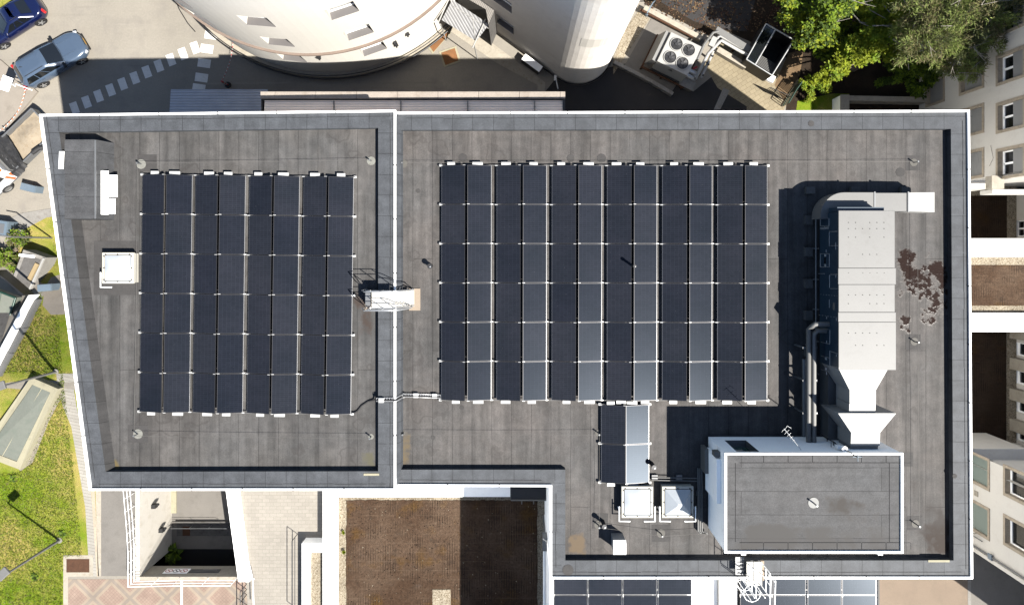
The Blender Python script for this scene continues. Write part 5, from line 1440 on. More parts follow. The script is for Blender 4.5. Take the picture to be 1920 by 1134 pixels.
b = MB(); b.loft([[(q[0], 6.1, 0), (q[0], q[3], 0), (q[0], q[3], zt - .2), (q[0], 6.1, zt + .2)], [(q[1], 6.1, 0), (q[1], q[3], 0), (q[1], q[3], zt - .2), (q[1], 6.1, zt + .2)]], 0, True, True)
b.build('wall', M['concd'], t)
b = MB(); b.quad((q[0] - .08, 6.1, zt + .23), (q[1], 6.1, zt + .23), (q[1], q[3] + .08, zt - .18), (q[0] - .08, q[3] + .08, zt - .18)); b.build('roof', M['corr_grey'], t)
# road-side post with chain in the shade
t = T('chain_post', 'short red and white post with dangling chain in the shade by the lean-to', 'bollard', tuple(P(428, 160, 0)))
p = P(428, 160, 0); b = MB(); b.cyl((p.x, p.y, .05), .06, .95, 10, 0); b.cyl((p.x, p.y, .3), .063, .15, 10, 1); b.cyl((p.x, p.y, .6), .063, .15, 10, 1); b.build('post', [M['red'], M['clampw']], t)
b = MB(); b.cyl((p.x, p.y, 0), .2, .08, 14); b.build('foot', M['rubber'], t)
e = P(437, 62, 1.2); b = MB()
for k in range(26):
    f = k / 26; a_ = Vector((p.x, p.y, .95)).lerp(Vector((e.x, e.y, 1.2)), f); c_ = Vector((p.x, p.y, .95)).lerp(Vector((e.x, e.y, 1.2)), f + .03)
    sag = Vector((0, 0, -.45 * math.sin(math.pi * f))); b.tube([a_ + sag, c_ + sag], .022, 4, k % 2)
b.build('chain', [M['clampw'], M['red']], t)
b = MB(); pts = [P(x, y, .03) for x, y in ((325, -10), (336, 18), (352, 44), (366, 60))]; 
t = T('kerb_hose', 'thin black hose lying on the pale street near the crossing marks', 'hose', tuple(P(345, 30, 0))); b.tube(pts, .03, 6); b.build('tube', M['rubber'], t)

# ================================================================ CHILLER YARD
pc = P(1274, 101, 2.35); a_ = R(-26)
t = T('chiller', 'white chiller with four dark fans in its top standing on a steel frame', 'chiller', (pc.x, pc.y, 0), a_)
b = MB()
W2, D2 = 1.02, .98
b.box((0, 0, 1.35), (2 * W2 - .02, 2 * D2 - .02, 1.7)); b.local('casing', M['galvw'], t)
b = MB(); b.box((0, 0, 2.26), (2 * W2, 2 * D2, .12)); b.local('top_panel', M['galvw'], t, .03)
for sx_ in (-1, 1):
    for sy_ in (-1, 1):
        x, y = sx_ * .41, sy_ * .44
        b = MB(); n = 28
        ro = [(x + .41 * math.cos(2 * math.pi * k / n), y + .41 * math.sin(2 * math.pi * k / n), 2.325) for k in range(n)]
        rt = [(x + .40 * math.cos(2 * math.pi * k / n), y + .40 * math.sin(2 * math.pi * k / n), 2.39) for k in range(n)]
        ri2 = [(x + .365 * math.cos(2 * math.pi * k / n), y + .365 * math.sin(2 * math.pi * k / n), 2.39) for k in range(n)]
        rb2 = [(x + .36 * math.cos(2 * math.pi * k / n), y + .36 * math.sin(2 * math.pi * k / n), 2.33) for k in range(n)]
        b.loft([ro, rt, ri2, rb2], 0)
        fo = b.local('fan', M['galvw'], t)
        b = MB(); b.cyl((x, y, 2.322), .362, .01, 28); b.v = [tuple(v) for v in b.v]
        o = b.build('well', M['black'], None); o.parent = fo
        b = MB(); b.cyl((x, y, 2.335), .10, .05, 12)
        for k in range(5):
            th = 2 * math.pi * k / 5 + sx_
            pts = []
            for r_, o_ in ((.09, -.25), (.33, -.42), (.33, .30), (.09, .35)): pts.append((x + r_ * math.cos(th + o_), y + r_ * math.sin(th + o_), 2.345 + (.03 if o_ > 0 else 0)))
            b.poly(pts)
        o = b.build('blade', M['steel_d'], None); o.parent = fo
b = MB(); b.box((-W2 - .28, 0, 1.5), (.3, 1.95, 1.3), 0, 0, Matrix.Rotation(R(12), 3, 'Y')); b.local('side_coil', M['galv'], t)
b = MB(); b.add([(-.18, -D2 - .004, 1.75), (.16, -D2 - .004, 1.75), (0, -D2 - .004, 2.1)], [(0, 1, 2)]); b.local('warning_mark', M['black'], t)
b = MB()
for y in (-D2 - .12, D2 + .12): b.box((-.15, y, .45), (3.0, .12, .12))
for x in (-1.6, 1.25): b.box((x, 0, .45), (.12, 2.1, .12))
for x in (-1.6, -.2, 1.25):
    for y in (-D2 - .12, D2 + .12): b.box((x, y, .2), (.12, .12, .4))
b.local('support_frame', M['rust'], t)
b = MB(); b.box((-.1, -D2 - .05, .62), (2.0, .1, .2)); b.local('compressor_deck', M['steel_d'], t)
t = T('chiller_pipes', 'bundle of white lagged pipes looping from chiller to the dark shaft', 'pipes', tuple(P(1350, 90, 0)))
def pl_(l, r_, mat, n=8, nm='pipe'):
    MB().tube([P(x, y, z) for x, y, z in l], r_, n).build(nm, M[mat], t)
pl_([(1302, 142, 1.4), (1304, 148, 1.1), (1328, 101, 1.1), (1349, 79, 1.1), (1353, 76, 1.1), (1412, 110, 1.1), (1418, 108, 1.1), (1424, 94, .9)], .105, 'galvw')
pl_([(1314, 146, .9), (1322, 130, .9), (1334, 105, .9), (1346, 70, .9), (1352, 68, .9), (1406, 99, .9), (1412, 99, .9), (1417, 88, .9)], .095, 'galvw')
pl_([(1308, 112, 1.2), (1320, 84, 1.2), (1337, 62, 1.2), (1347, 59, 1.1)], .08, 'galv')
pl_([(1300, 118, .8), (1318, 86, .9), (1334, 66, .8)], .07, 'galv')
pl_([(1290, 132, .5), (1300, 136, .5), (1308, 142, .5)], .16, 'alu'); pl_([(1286, 140, .5), (1298, 147, .5), (1304, 149, .6)], .15, 'alu')
b = MB(); c_ = P(1337, 79, 1.2); b.box((c_.x, c_.y, 1.15), (.34, .62, .25), R(-26)); b.build('insulated_valve', M['galvw'], t)
b = MB()
for x, y in ((1328, 122), (1318, 142), (1336, 106), (1325, 118), (1340, 95)): p = P(x, y, 1.0); MB().cyl((p.x, p.y, 1.0), .055, .1, 8).build('valve', M['steel_d'], t)
b = MB()
for x, y in ((1312, 140), (1330, 100), (1380, 90), (1408, 106)): p = P(x, y, .8); b.bb(p.x - .05, p.x + .05, p.y - .05, p.y + .05, 0, .8)
b.build('pipe_support', M['rust'], t)
c_ = P(1303, 128, .45); b = MB(); b.box((c_.x, c_.y, .45), (.3, .12, .12), .5); b.build('red_valve', M['red'], t)
t = T('cable_duct', 'flat galvanised cable duct running beside the white lagged pipes', 'duct', tuple(P(1380, 75, 0)))
p0, p1 = P(1342, 56, .9), P(1410, 97, .9); b = MB(); m_ = (p0 + p1) / 2; b.box(tuple(m_), ((p1 - p0).length, .40, .2), math.atan2((p1 - p0).y, (p1 - p0).x)); b.build('trough', M['galv'], t)
b = MB()
for f in (.12, .5, .88): p = p0.lerp(p1, f); b.box((p.x, p.y, .4), (.1, .3, .8))
b.build('leg', M['galvd'], t)
def wall_px(nm, label, pts, z0, h, w, mat, cat='wall'):
    ps = [P(x, y, (z0 or 0) + h) for x, y in pts]
    m_ = ps[0]
    if z0 is None:
        ps = [G(x, y, h) for x, y in pts]; m_ = ps[0]; z0 = m_.z - h
        tt = T(nm, label, cat, (m_.x, m_.y, z0)); b = MB()
        for a, c in zip(ps[:-1], ps[1:]):
            d_ = (c - a); n_ = Vector((-d_.y, d_.x, 0)).normalized() * (w / 2); dn = Vector((0, 0, -h - .4))
            b.loft([[a + n_, a - n_, a - n_ + dn, a + n_ + dn], [c + n_, c - n_, c - n_ + dn, c + n_ + dn]], 0, True, True)
        b.build('wall', M[mat], tt); return tt
    tt = T(nm, label, cat, (m_.x, m_.y, z0)); b = MB()
    for a, c in zip(ps[:-1], ps[1:]):
        mm = (a + c) / 2; b.box((mm.x, mm.y, z0 + h / 2), ((c - a).length, w, h), math.atan2((c - a).y, (c - a).x))
    b.build('wall', M[mat], tt, .015); return tt
wall_px('stone_wall', 'long pale stone kerb wall with orange edge north of the chiller', [(1208, 14), (1316, 72)], 0, .5, .3, 'lightstone')
t = T('orange_pipe', 'rusty orange pipe along the pale stone kerb wall', 'pipe', tuple(P(1250, 45, .3))); MB().tube([P(1200, 18, .35), P(1300, 70, .35)], .09, 6).build('tube', M['rust'], t)
wall_px('stone_wall', 'grey low wall along the shaded lower edge of the chiller yard', [(1152, 116), (1222, 152), (1262, 176)], 0, .45, .22, 'conc')
wall_px('stone_wall', 'pale kerb wall behind the yellow pavers under the lagged pipes', [(1346, 92), (1400, 124)], 0, .5, .35, 'lightstone')
t = T('blue_hydrant', 'pale blue hydrant pipe at the corner of the pale tower', 'pipe', tuple(P(1215, 22, 0)))
MB().tube([P(1228, 2, .1), P(1224, 6, 1.2), P(1214, 24, .9), P(1213, 28, .1)], .04, 6).build('pipe', M['blueg'], t)
p = P(1213, 27, .2); MB().cyl((p.x, p.y, .04), .12, .35, 10).build('head', M['blueg'], t)
t = T('junction_box', 'small rusty box beside the chiller pad on the shaded asphalt', 'box', tuple(P(1285, 160, 0)))
p = P(1288, 158, .4); b = MB(); b.box((p.x, p.y, .25), (.9, .5, .5), R(-26)); b.build('box', M['concd'], t); b = MB(); b.box((p.x, p.y, .52), (.95, .55, .04), R(-26)); b.build('lid', M['conc'], t)
# dark stair shaft
t = T('stair_shaft', 'black steel stair enclosure with open dark shaft next to shrubs', 'enclosure', tuple(P(1450, 95, 0)))
cs = [P(x, y, 1.4) for x, y in ((1436, 46), (1487, 76), (1443, 142), (1410, 94))]
cs = [P(1436, 46, 1.4), P(1488, 76, 1.4), P(1447, 142, 1.4), P(1399, 112, 1.4)]
def sidewall(a, c, z1, mat, nm='side_panel', w=.08):
    m_ = (a + c) / 2; b = MB(); b.box((m_.x, m_.y, z1 / 2), ((c - a).length - .05, w, z1), math.atan2((c - a).y, (c - a).x)); return b.build(nm, M[mat], t)
for i in range(4): sidewall(cs[i], cs[(i + 1) % 4], 1.4, 'steel_d' if i == 1 else 'black')
b = MB(); f1 = .34
m0, m1 = cs[0].lerp(cs[1], f1), cs[3].lerp(cs[2], f1)
b.poly([tuple(p + Vector((0, 0, .02))) for p in (cs[0], cs[3], m1, m0)]); b.build('glass_lid', M['glass'], t)
b = MB()
for a, c in ((cs[0], cs[1]), (cs[1], cs[2]), (cs[2], cs[3]), (cs[3], cs[0]), (m0, m1)): b.tube([a + Vector((0, 0, .05)), c + Vector((0, 0, .05))], .045, 5)
b.build('rim', M['alu'], t)
b = MB()
for k in range(8):
    f = .60 + .045 * k; a, c = m0.lerp(m1, f), cs[1].lerp(cs[2], f); zz = 1.2 - .08 * (7 - k); b.tube([Vector((a.x, a.y, zz)), Vector((c.x, c.y, zz))], .03, 4)
b.build('slat', M['galv'], t)
b = MB(); b.poly([(p.x, p.y, .03) for p in (cs[0], cs[3], cs[2], cs[1])]); b.build('shaft_floor', M['black'], t)
t = T('marker_slab', 'white slab with red strip at the foot of the black stair enclosure', 'slab', tuple(P(1425, 135, 0)))
p0, p1 = P(1404, 124, .3), P(1452, 150, .3); m_ = (p0 + p1) / 2; b = MB(); b.box((m_.x, m_.y, .15), ((p1 - p0).length, .42, .3), math.atan2((p1 - p0).y, (p1 - p0).x)); b.build('slab', M['white'], t)
p0, p1 = P(1420, 135, .31), P(1438, 144, .31); m_ = (p0 + p1) / 2; b = MB(); b.box((m_.x, m_.y, .31), ((p1 - p0).length, .10, .02), math.atan2((p1 - p0).y, (p1 - p0).x)); b.build('strip', M['red'], t)
def railing(nm, label, pts, h, mat, nb, r_=.022, cat='railing', z=None, bars=True, rails=(1.0,), group=None):
    ps = [G(x, y) if z is None else P(x, y, z) for x, y in pts]
    tt = T(nm, label, cat, tuple(ps[0]), 0, group)
    up = Vector((0, 0, 1))
    b = MB()
    for f in rails: b.tube([p + up * h * f for p in ps], r_ * 1.2, 6)
    b.build('rail', M[mat], tt)
    b = MB()
    for a, c in zip(ps[:-1], ps[1:]):
        for k in range(nb + 1):
            p = a.lerp(c, k / nb); b.tube([p, p + up * h], r_, 5)
            if not bars: b.build('post', M[mat], tt); b = MB()
    if bars: b.build('baluster', M[mat], tt)
    return tt
railing('barrier_fence', 'dark barrier fence panel at the far end of the yellow pavers', [(1432, 172), (1470, 188)], 1.1, 'black', 12, rails=(.08, 1.0))
railing('green_gate', 'dark green metal gate leaning open beside the lawn shrubs', [(1466, 200), (1480, 176), (1490, 162)], 1.15, 'greenm', 7, .03, 'gate', rails=(.1, 1.0))
wall_px('garden_wall', 'low white garden wall with stone pier behind the north east roof corner', [(1588, 184), (1748, 187)], 0, .9, .32, 'lightstone')
t = T('wall_pier', 'pale square pier at the left end of low garden wall', 'pier', tuple(P(1583, 192, 0))); q = rect_px(1576, 1591, 179, 206, 1.15); b = MB(); b.bb(q[0], q[1], q[2] - .3, q[3], 0, 1.15); b.build('pier', M['render'], t, .02)
b = MB(); b.bb(q[0] - .03, q[1] + .03, q[2] - .33, q[3] + .03, 1.152, 1.2); b.build('cap', M['lightstone'], t)
t = T('thin_pole', 'thin pale pole standing between garden wall and beige facade', 'pole', tuple(P(1755, 185, 0))); p = P(1756, 190, 1); MB().tube([(p.x, p.y, 0), (p.x, p.y, 1.9)], .035, 6).build('pole', M['galv'], t)
# ================================================================ EAST BUILDING
EX = 25.5
def east_block(nm, label, y0, y1, zt, wins, x1=45):
    t = T(nm, label, 'building', (EX, (y0 + y1) / 2, 0))
    mp = lambda s, z, o: (EX - o, y1 - s, z)
    ops = [(y1 - b_, y1 - a, c, d) for a, b_, c, d, k in wins]
    b = MB(); facade(mp, y1 - y0, 0, zt, ops, b, smax=4)
    b.quad((EX, y0, 0), (x1, y0, 0), (x1, y0, zt), (EX, y0, zt)); b.quad((x1, y1, 0), (EX, y1, 0), (EX, y1, zt), (x1, y1, zt))
    b.build('wall', M['facade'], t)
    b = MB(); b.poly([(EX, y0, zt - .01), (x1, y0, zt - .01), (x1, y1, zt - .01), (EX, y1, zt - .01)]); b.build('roof', M['conc'], t)
    b = MB(); b.bb(EX - .25, EX + .15, y0, y1, zt, zt + .25); b.build('cornice', M['lightstone'], t)
    for (a, b_, c, d, k), o_ in zip(wins, ops):
        shutter_mat[0] = 'gglass' if k != 'g' else 'greenglass'
        window(mp, o_, t, .28, 'stone', 'stone', 'glass', 'stone', 2 if k == 'u' else None, {'u': .55, 'l': .12, 'g': .2, 'h': .8}[k], .03, fr=True)
    return t
def fy(py, z): return (NY - py) * (CAM_H - z) / FOC
wins = []
for py in (126, 217, 305, 33):
    yc = fy(py, 7.9); wins.append((yc - .66, yc + .66, 7.2, 9.0, 'u'))
for py in (146, 228, 309, 60):
    yc = fy(py, 5.0); wins.append((yc - .66, yc + .66, 4.15, 5.95, 'l'))
for py in (146, 228, 309):
    yc = fy(py, 5.0); wins.append((yc - .66, yc + .66, .9, 2.5, 'l'))
t = east_block('beige_wing', 'beige rendered building with grey shutters and stone window frames behind the pine tree', fy(332, 6.3), 26, 10.4, wins)
b = MB(); b.bb(EX - .55, EX + .1, fy(352, 8.2), fy(333, 6.6) - .0, 7.0, 7.5); b.build('balcony_slab', M['lightstone'], t)
b = MB(); b.bb(EX - .30, EX + 3, fy(352, 8.2) - .22, fy(352, 8.2) - .004, 6.2, 7.2); b.build('band', M['facade'], t)
b = MB(); b.tube([(EX - .06, 4.5, 6.6), (EX - .06, 4.9, 6.9), (EX - .06, 5.6, 6.7)], .008, 5); b.build('cable', M['rubber'], t)
wins = []
for py in (878, 968):
    yc = fy(py, 5.4); wins.append((yc - .72, yc + .72, 4.55, 6.4, 'g'))
for py in (908, 1003):
    yc = fy(py, 8.4); wins.append((yc - .66, yc + .66, 7.75, 9.4, 'h'))
YSE = -16.75
t = east_block('beige_wing', 'beige rendered building end with greenish window blinds at the lower right', YSE, fy(868, 5.0), 10.4, wins)
MB().tube([(EX - .10, YSE + .25, 10.3), (EX - .10, YSE + .25, 0)], .05, 8).build('downpipe', M['galvd'], t)
b = MB(); b.bb(EX - .06, EX + .0, YSE - .10, YSE + .12, 0, 10.38); b.build('quoin', M['facade'], t)
b = MB(); b.bb(EX - .16, EX - .10, YSE + .1, YSE + .4, 6.6, 6.9); b.build('pipe_bracket', M['blueg'], t)
b = MB(); yy = fy(924, 5.4); b.bb(EX - .03, EX - .004, yy - .14, yy + .14, 5.3, 5.62); b.build('wall_plate', M['lightstone'], t)
MB().tube([(EX - .12, YSE + .8, 4.6), (EX - .12, YSE + .8, 6.1)], .03, 6).build('bracket_arm', M['galvd'], t)
# the wing that throws its shade over the yard at the lower right
t = T('rear_wing', 'plain beige wing just outside the lower right whose shade falls on the yard', 'building', (38, -21, 0))
b = MB(); b.prism([(32.7, -24.6), (46, -24.6), (46, -16.9), (32.7, -16.9)], 0, 12, 0, 1); b.build('wall', [M['facade'], M['conc']], t)
# flags near the corner
t = T('banner', 'small blue and red banner hanging at the beige building corner', 'banner', (24.9, fy(993, 5), 4.5))
yy = fy(993, 5.0); pz = CAM_H - FOC * 24.75 / (1823 - NX)
b = MB(); b.bb(24.70, 25.1, yy - .05, yy + .28, 5.4, 5.42, 0); b.build('blue_panel', M['blue'], t)
b = MB(); b.bb(24.70, 25.1, yy - .38, yy - .06, 5.4, 5.42); b.build('red_panel', M['red'], t)
b = MB(); b.tube([(25.0, yy + .45, 5.45), (25.0, yy - .42, 5.45)], .02, 5); b.tube([(25.0, yy, 5.45), (EX, yy, 5.45)], .02, 5); b.build('rod', M['cframe'], t)

# middle pieces and green-roofed link
t = T('courtyard_block', 'pale set back block with small windows behind the shaded courtyard', 'building', (33, -6, 0))
mp = lambda s, z, o: (31.0 - o, -4.75 - s, z)
ops = [(1.0 + 1.75 * k, 1.8 + 1.75 * k, .9, 2.1) for k in range(4)]
b = MB(); facade(mp, 7.35, 0, 6, ops, b, smax=4); b.quad((46, -4.75, 0), (31, -4.75, 0), (31, -4.75, 6), (46, -4.75, 6)); b.quad((31, -12.1, 0), (46, -12.1, 0), (46, -12.1, 6), (31, -12.1, 6)); b.build('wall', M['facade'], t)
b = MB(); b.poly([(31, -12.1, 5.99), (46, -12.1, 5.99), (46, -4.75, 5.99), (31, -4.75, 5.99)]); b.build('roof', M['conc'], t)
for o_ in ops: window(mp, o_, t, .2, 'white', 'white', 'glass', None)
for k in range(4):
    b = MB(); b.bb(30.55, 30.995, -5.5 - 1.9 * k, -4.8 - 1.9 * k, 1.0, 2.3); b.build('window_sill', M['lightstone'], t)
t = T('courtyard_block', 'narrow pale block with white window behind the upper shaded courtyard', 'building', (33, 1, 0))
mp2 = lambda s, z, o: (31.0 - o, 3.4 - s, z)
b = MB(); facade(mp2, 3.9, 0, 6, [(1.6, 2.6, .8, 2.1)], b, smax=4); b.quad((46, 3.4, 0), (31, 3.4, 0), (31, 3.4, 6), (46, 3.4, 6)); b.quad((31, -.5, 0), (46, -.5, 0), (46, -.5, 6), (31, -.5, 6)); b.build('wall', M['facade'], t)
b = MB(); b.poly([(31, -.5, 5.99), (46, -.5, 5.99), (46, 3.4, 5.99), (31, 3.4, 5.99)]); b.build('roof', M['conc'], t)
window(mp2, (1.6, 2.6, .8, 2.1), t, .2, 'white', 'white', 'glass', None, 2)
ZL, ZLP = 4.2, 4.5
ly = [fy(447, ZLP), fy(482, ZLP), fy(587, ZLP), fy(622, ZLP)]
XB = 19.82
t = T('link_corridor', 'low link with white parapets and sunlit brown sedum roof east of the office block', 'building', (25, -2, 0))
b = MB(); b.bb(XB, 44, ly[1], ly[0], 0, ZLP); b.bb(XB, 44, ly[3], ly[2], 0, ZLP); b.build('parapet', M['render'], t, .02)
b = MB(); b.quad((XB, ly[2], ZL - .02), (44, ly[2], ZL - .02), (44, ly[1], ZL - .02), (XB, ly[1], ZL - .02)); b.build('gravel_border', M['gravel'], t)
b = MB(); b.quad((XB, fy(573, ZL), ZL), (44, fy(573, ZL), ZL), (44, fy(497, ZL), ZL), (XB, fy(497, ZL), ZL)); b.build('sedum_bed', M['sedum'], t)
t = T('courtyard_wall', 'grey shaded wall top closing the courtyard at the lower right', 'wall', (25, ly[3] - 7, 0))
zc = 4.4; b = MB(); b.bb(XB, 30.9 - 1.8, fy(866, zc), fy(841, zc), 0, zc); b.build('wall', M['facade'], t, .02)
t = T('courtyard_wall', 'grey shaded wall top closing the courtyard at the upper right', 'wall', (25, 4, 0))
b = MB(); b.bb(XB, EX + 1.6, fy(354, zc), fy(331, zc), 0, zc); b.bb(XB, P(1825, 300, zc).x, fy(330.9, zc), fy(283, zc), 0, zc); b.build('wall', M['facade'], t, .02)
sheet('sedum_court', [(XB, -12.6), (31, -12.6), (31, ly[3]), (XB, ly[3])], M['gravel'], 1.0 - .02, world=True)
zq = 1.0
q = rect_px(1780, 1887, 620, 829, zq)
sheet('sedum_court', [(q[0], q[2]), (q[1], q[2]), (q[1], q[3]), (q[0], q[3])], M['sedum_shaded'], 1.0, world=True)
sheet('sedum_court', [(XB, ly[0]), (31, ly[0]), (31, 4.2), (XB, 4.2)], M['gravel'], .98, world=True)
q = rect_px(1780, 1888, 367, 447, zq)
sheet('sedum_court', [(q[0], q[2]), (q[1], q[2]), (q[1], q[3]), (q[0], q[3])], M['sedum_shaded'], 1.0, world=True)

# ================================================================ SUNKEN COURT at the lower left
t = T('sunken_court', 'sunken garage court with cream west wall and dark opening under a sign band', 'building', ((HX0 + HX1) / 2, HY0, PF))
wt = HX0 - 0.0
b = MB(); b.quad((HX0, HY0, PF), (HX0, HY1, PF), (HX0, HY1, PLAT + .12), (HX0, HY0, PLAT + .12)); b.bb(HX0 - .24, HX0 - .001, HY0 - .2, HY1, PLAT - .2, PLAT + .12); b.build('wall', M['cream2'], t)
b = MB(); b.bb(HX0 + .002, HX0 + .30, HY0 + 2.2, HY1, PF, PF + .10); b.build('kerb', M['cframe'], t)
b = MB(); b.quad((HX0, HY0, PF), (HX1 + .3, HY0, PF), (HX1 + .3, HY1, PF), (HX0, HY1, PF)); b.build('floor', M['asphm'], t)
b = MB(); b.bb(HX0, HX1, HY0 - .2, HY0, PLAT - 1.2, PLAT + .10); b.build('sign_band', M['lightstone'], t)
b = MB(); b.bb(HX0 + .5, HX1, HY0 - 2.5, HY0 - 2.45, PF, PLAT - 1); b.quad((HX0, HY0 - 2.5, PF), (HX1, HY0 - 2.5, PF), (HX1, HY0, PF), (HX0, HY0, PF)); b.build('garage_opening', M['black'], t)
b = MB(); b.bb(HX0 + .3, HX1, HY0 + 1.62, HY0 + 1.72, PF, PF + .14); b.bb(HX0 + .3, HX1, HY0 + .8, HY0 + 1.5, PF + .004, PF + .02); b.build('threshold', M['concd'], t)
q = rect_px(343, 357, 986, 1003, PF); b = MB(); b.bb(q[0], q[1], q[2], q[3], PF + .03, PF + .05); b.build('floor_cover', M['rust'], t)
# signs on the band, facing north
zz = PLAT - .55; yy = HY0 + .012
b = MB(); xq0 = P(309, 1068, zz).x; xq1 = P(354, 1068, zz).x
b.bb(xq0, xq1, HY0 + .003, HY0 + .02, zz - .28, zz + .28); so = b.build('sign_board', M['white'], t)
for k in range(3):
    cx_ = xq0 + (xq1 - xq0) * (.18 + .31 * k); b = MB(); n = 20
    pts = [(cx_ + .2 * math.cos(2 * math.pi * i / n), yy + .02, zz + .2 * math.sin(2 * math.pi * i / n)) for i in range(n)]
    pin = [(cx_ + .155 * math.cos(2 * math.pi * i / n), yy + .02, zz + .155 * math.sin(2 * math.pi * i / n)) for i in range(n)]
    b.ring(pts, pin)
    b.quad((cx_ - .12, yy + .021, zz - .10), (cx_ - .08, yy + .021, zz - .13), (cx_ + .12, yy + .021, zz + .10), (cx_ + .08, yy + .021, zz + .13))
    sub(b, 'prohibition_sign', M['red'] if k != 1 else M['rubber'], so, t)
b = MB(); xa_ = P(356, 1068, zz).x; xb_ = P(412, 1068, zz).x; b.bb(xa_, xb_, HY0 + .003, HY0 + .03, zz - .2, zz + .2); so = b.build('height_bar', M['concd'], t)
b = MB(); b.bb(xa_ + .7, xb_ - .2, HY0 + .031, HY0 + .04, zz - .15, zz - .03); sub(b, 'stripe', M['galv'], so, t)
b = MB()
for px, py, z in ((291, 948, 4.4), (307, 993, 3.6)):
    yq = (NY - py) * (CAM_H - z) / FOC; b.box((HX0 + .12, yq, z), (.24, .22, .3)); b.cyl((HX0 + .2, yq, z - .25), .08, .12, 8)
b.build('wall_lamp', M['steel_d'], t)
tuft(327, 1034, PF, 'corner_fern', 'green fern growing in the corner of the sunken court', .75, 46, ('l_mid', 'l_dark'), .5)
# railings round the court
railing('court_railing', 'white metal railing along the west edge of the sunken court', [(250, 900), (256, 970), (259, 1020), (259, 1083)], 1.0, 'white', 3, .013, 'railing', bars=False, rails=(.4, .7, 1.0), z=PLAT)
railing('court_railing', 'white metal railing along the south edge of the sunken court', [(259, 1083), (340, 1081), (446, 1081)], 1.0, 'white', 2, .013, 'railing', bars=False, rails=(.4, .7, 1.0), z=PLAT)
railing('court_railing', 'thin railing across the sunken court floor before the dark garage mouth', [(326, 984), (432, 984)], .5, 'galvd', 3, .02, 'railing', bars=False, rails=(1.0,), z=PF)
# big white wall east of the court
zt = 5.85
t = T('white_ramp_wall', 'thick white wall with stepped top between sunken court and pale paved terrace', 'wall', (HX1, HY0, PF))
pa = [P(x, y, zt) for x, y in ((418, 880), (441, 880), (468, 1090), (447, 1090))]
pb_ = [P(x, y, zt - .28) for x, y in ((441.5, 880), (452, 880), (477, 1078), (468.5, 1090))]
b = MB(); b.prism([(p.x, p.y) for p in pa], PF, zt); b.build('wall', M['render'], t)
b = MB(); b.prism([(p.x, p.y) for p in pb_], PF, zt - .28); b.build('ledge', M['render'], t)
b = MB(); b.tube([P(459, 1020, zt + .1), P(462, 1026, zt + .5), P(463, 1040, zt + .6), P(474, 1085, zt + .6), P(476, 1150, zt + .6)], .03, 6); b.tube([P(475, 1085, zt - .2), P(476, 1085, zt + .6)], .03, 6); b.build('handrail', M['white'], t)
railing('ramp_railing', 'dark leaning railing beside the patterned brick paving', [(464, 1092), (464, 1112), (464, 1150)], 1.0, 'steel_d', 2, .022, 'railing', rails=(.5, 1.0), z=PLAT - .1)
t = T('white_line', 'thin white painted line crossing the patterned brick paving', 'line marking', tuple(P(341, 1105, PLAT)))
q = rect_px(339, 343, 1083, 1200, PLAT); b = MB(); b.bb(q[0], q[1], q[2], q[3], PLAT + .014, PLAT + .022); b.build('strip', M['paint'], t)
# terrace planter
t = T('terrace_planter', 'white walled gravel planter at the edge of the pale terrace', 'planter', tuple(P(590, 1080, PLAT)))
zt = 6.35
q = rect_px(566, 606, 1018, 1200, zt)
b = MB(); b.bb(q[0], q[0] + .42, q[2], q[3], PLAT, zt); b.bb(q[0] + .422, q[1], q[3] - .5, q[3], PLAT, zt); b.build('wall', M['white'], t)
b = MB(); b.quad((q[0] + .42, q[2], zt - .25), (q[1], q[2], zt - .25), (q[1], q[3] - .5, zt - .25), (q[0] + .42, q[3] - .5, zt - .25)); b.build('gravel_fill', M['gravel'], t)
b = MB(); b.bb(q[0] - .06, q[0] - .004, q[2], q[3], PLAT, zt - .1); b.build('side_strip', M['galvd'], t)
railing('terrace_railing', 'thin dark looped handrail on the terrace beside the gravel planter', [(558, 1140), (558, 1000)], .95, 'steel_d', 1, .02, 'railing', bars=False, rails=(.5, 1.0))

# ================================================================ WEST SIDE
def lamp_post(bx, by, hx, hy, label, h=4.6):
    p = G(bx, by)
    hp = P(hx, hy, p.z + h)
    tt = T('street_lamp', label, 'street lamp', tuple(p), 0, 'grey lamp posts on the lawn')
    b = MB(); b.tube([(0, 0, 0), (0, 0, h)], .075, 8, 0, True, .045); b.local('post', M['galv'], tt)
    d_ = Vector((hp.x - p.x, hp.y - p.y, 0))
    if d_.length > .9: d_ = d_.normalized() * .9
    if d_.length < .2: d_ = Vector((-.4, -.1, 0))
    b = MB(); b.tube([(0, 0, h - .02), (d_.x * .5, d_.y * .5, h + .08)], .035, 6); b.local('arm', M['galv'], tt)
    b = MB(); b.box((d_.x * .8, d_.y * .8, h + .1), (.62, .42, .12), math.atan2(d_.y, d_.x)); b.local('lamp_head', M['galv'], tt, .03)
    b = MB(); b.cyl((0, 0, .0), .16, .05, 12); b.local('base_plate', M['conc'], tt)
lamp_post(112, 1012, 12, 1070, 'grey lamp post on bright grass at the bottom left corner')
lamp_post(105, 697, 5, 722, 'grey lamp post leaning over the green glazed roof light')
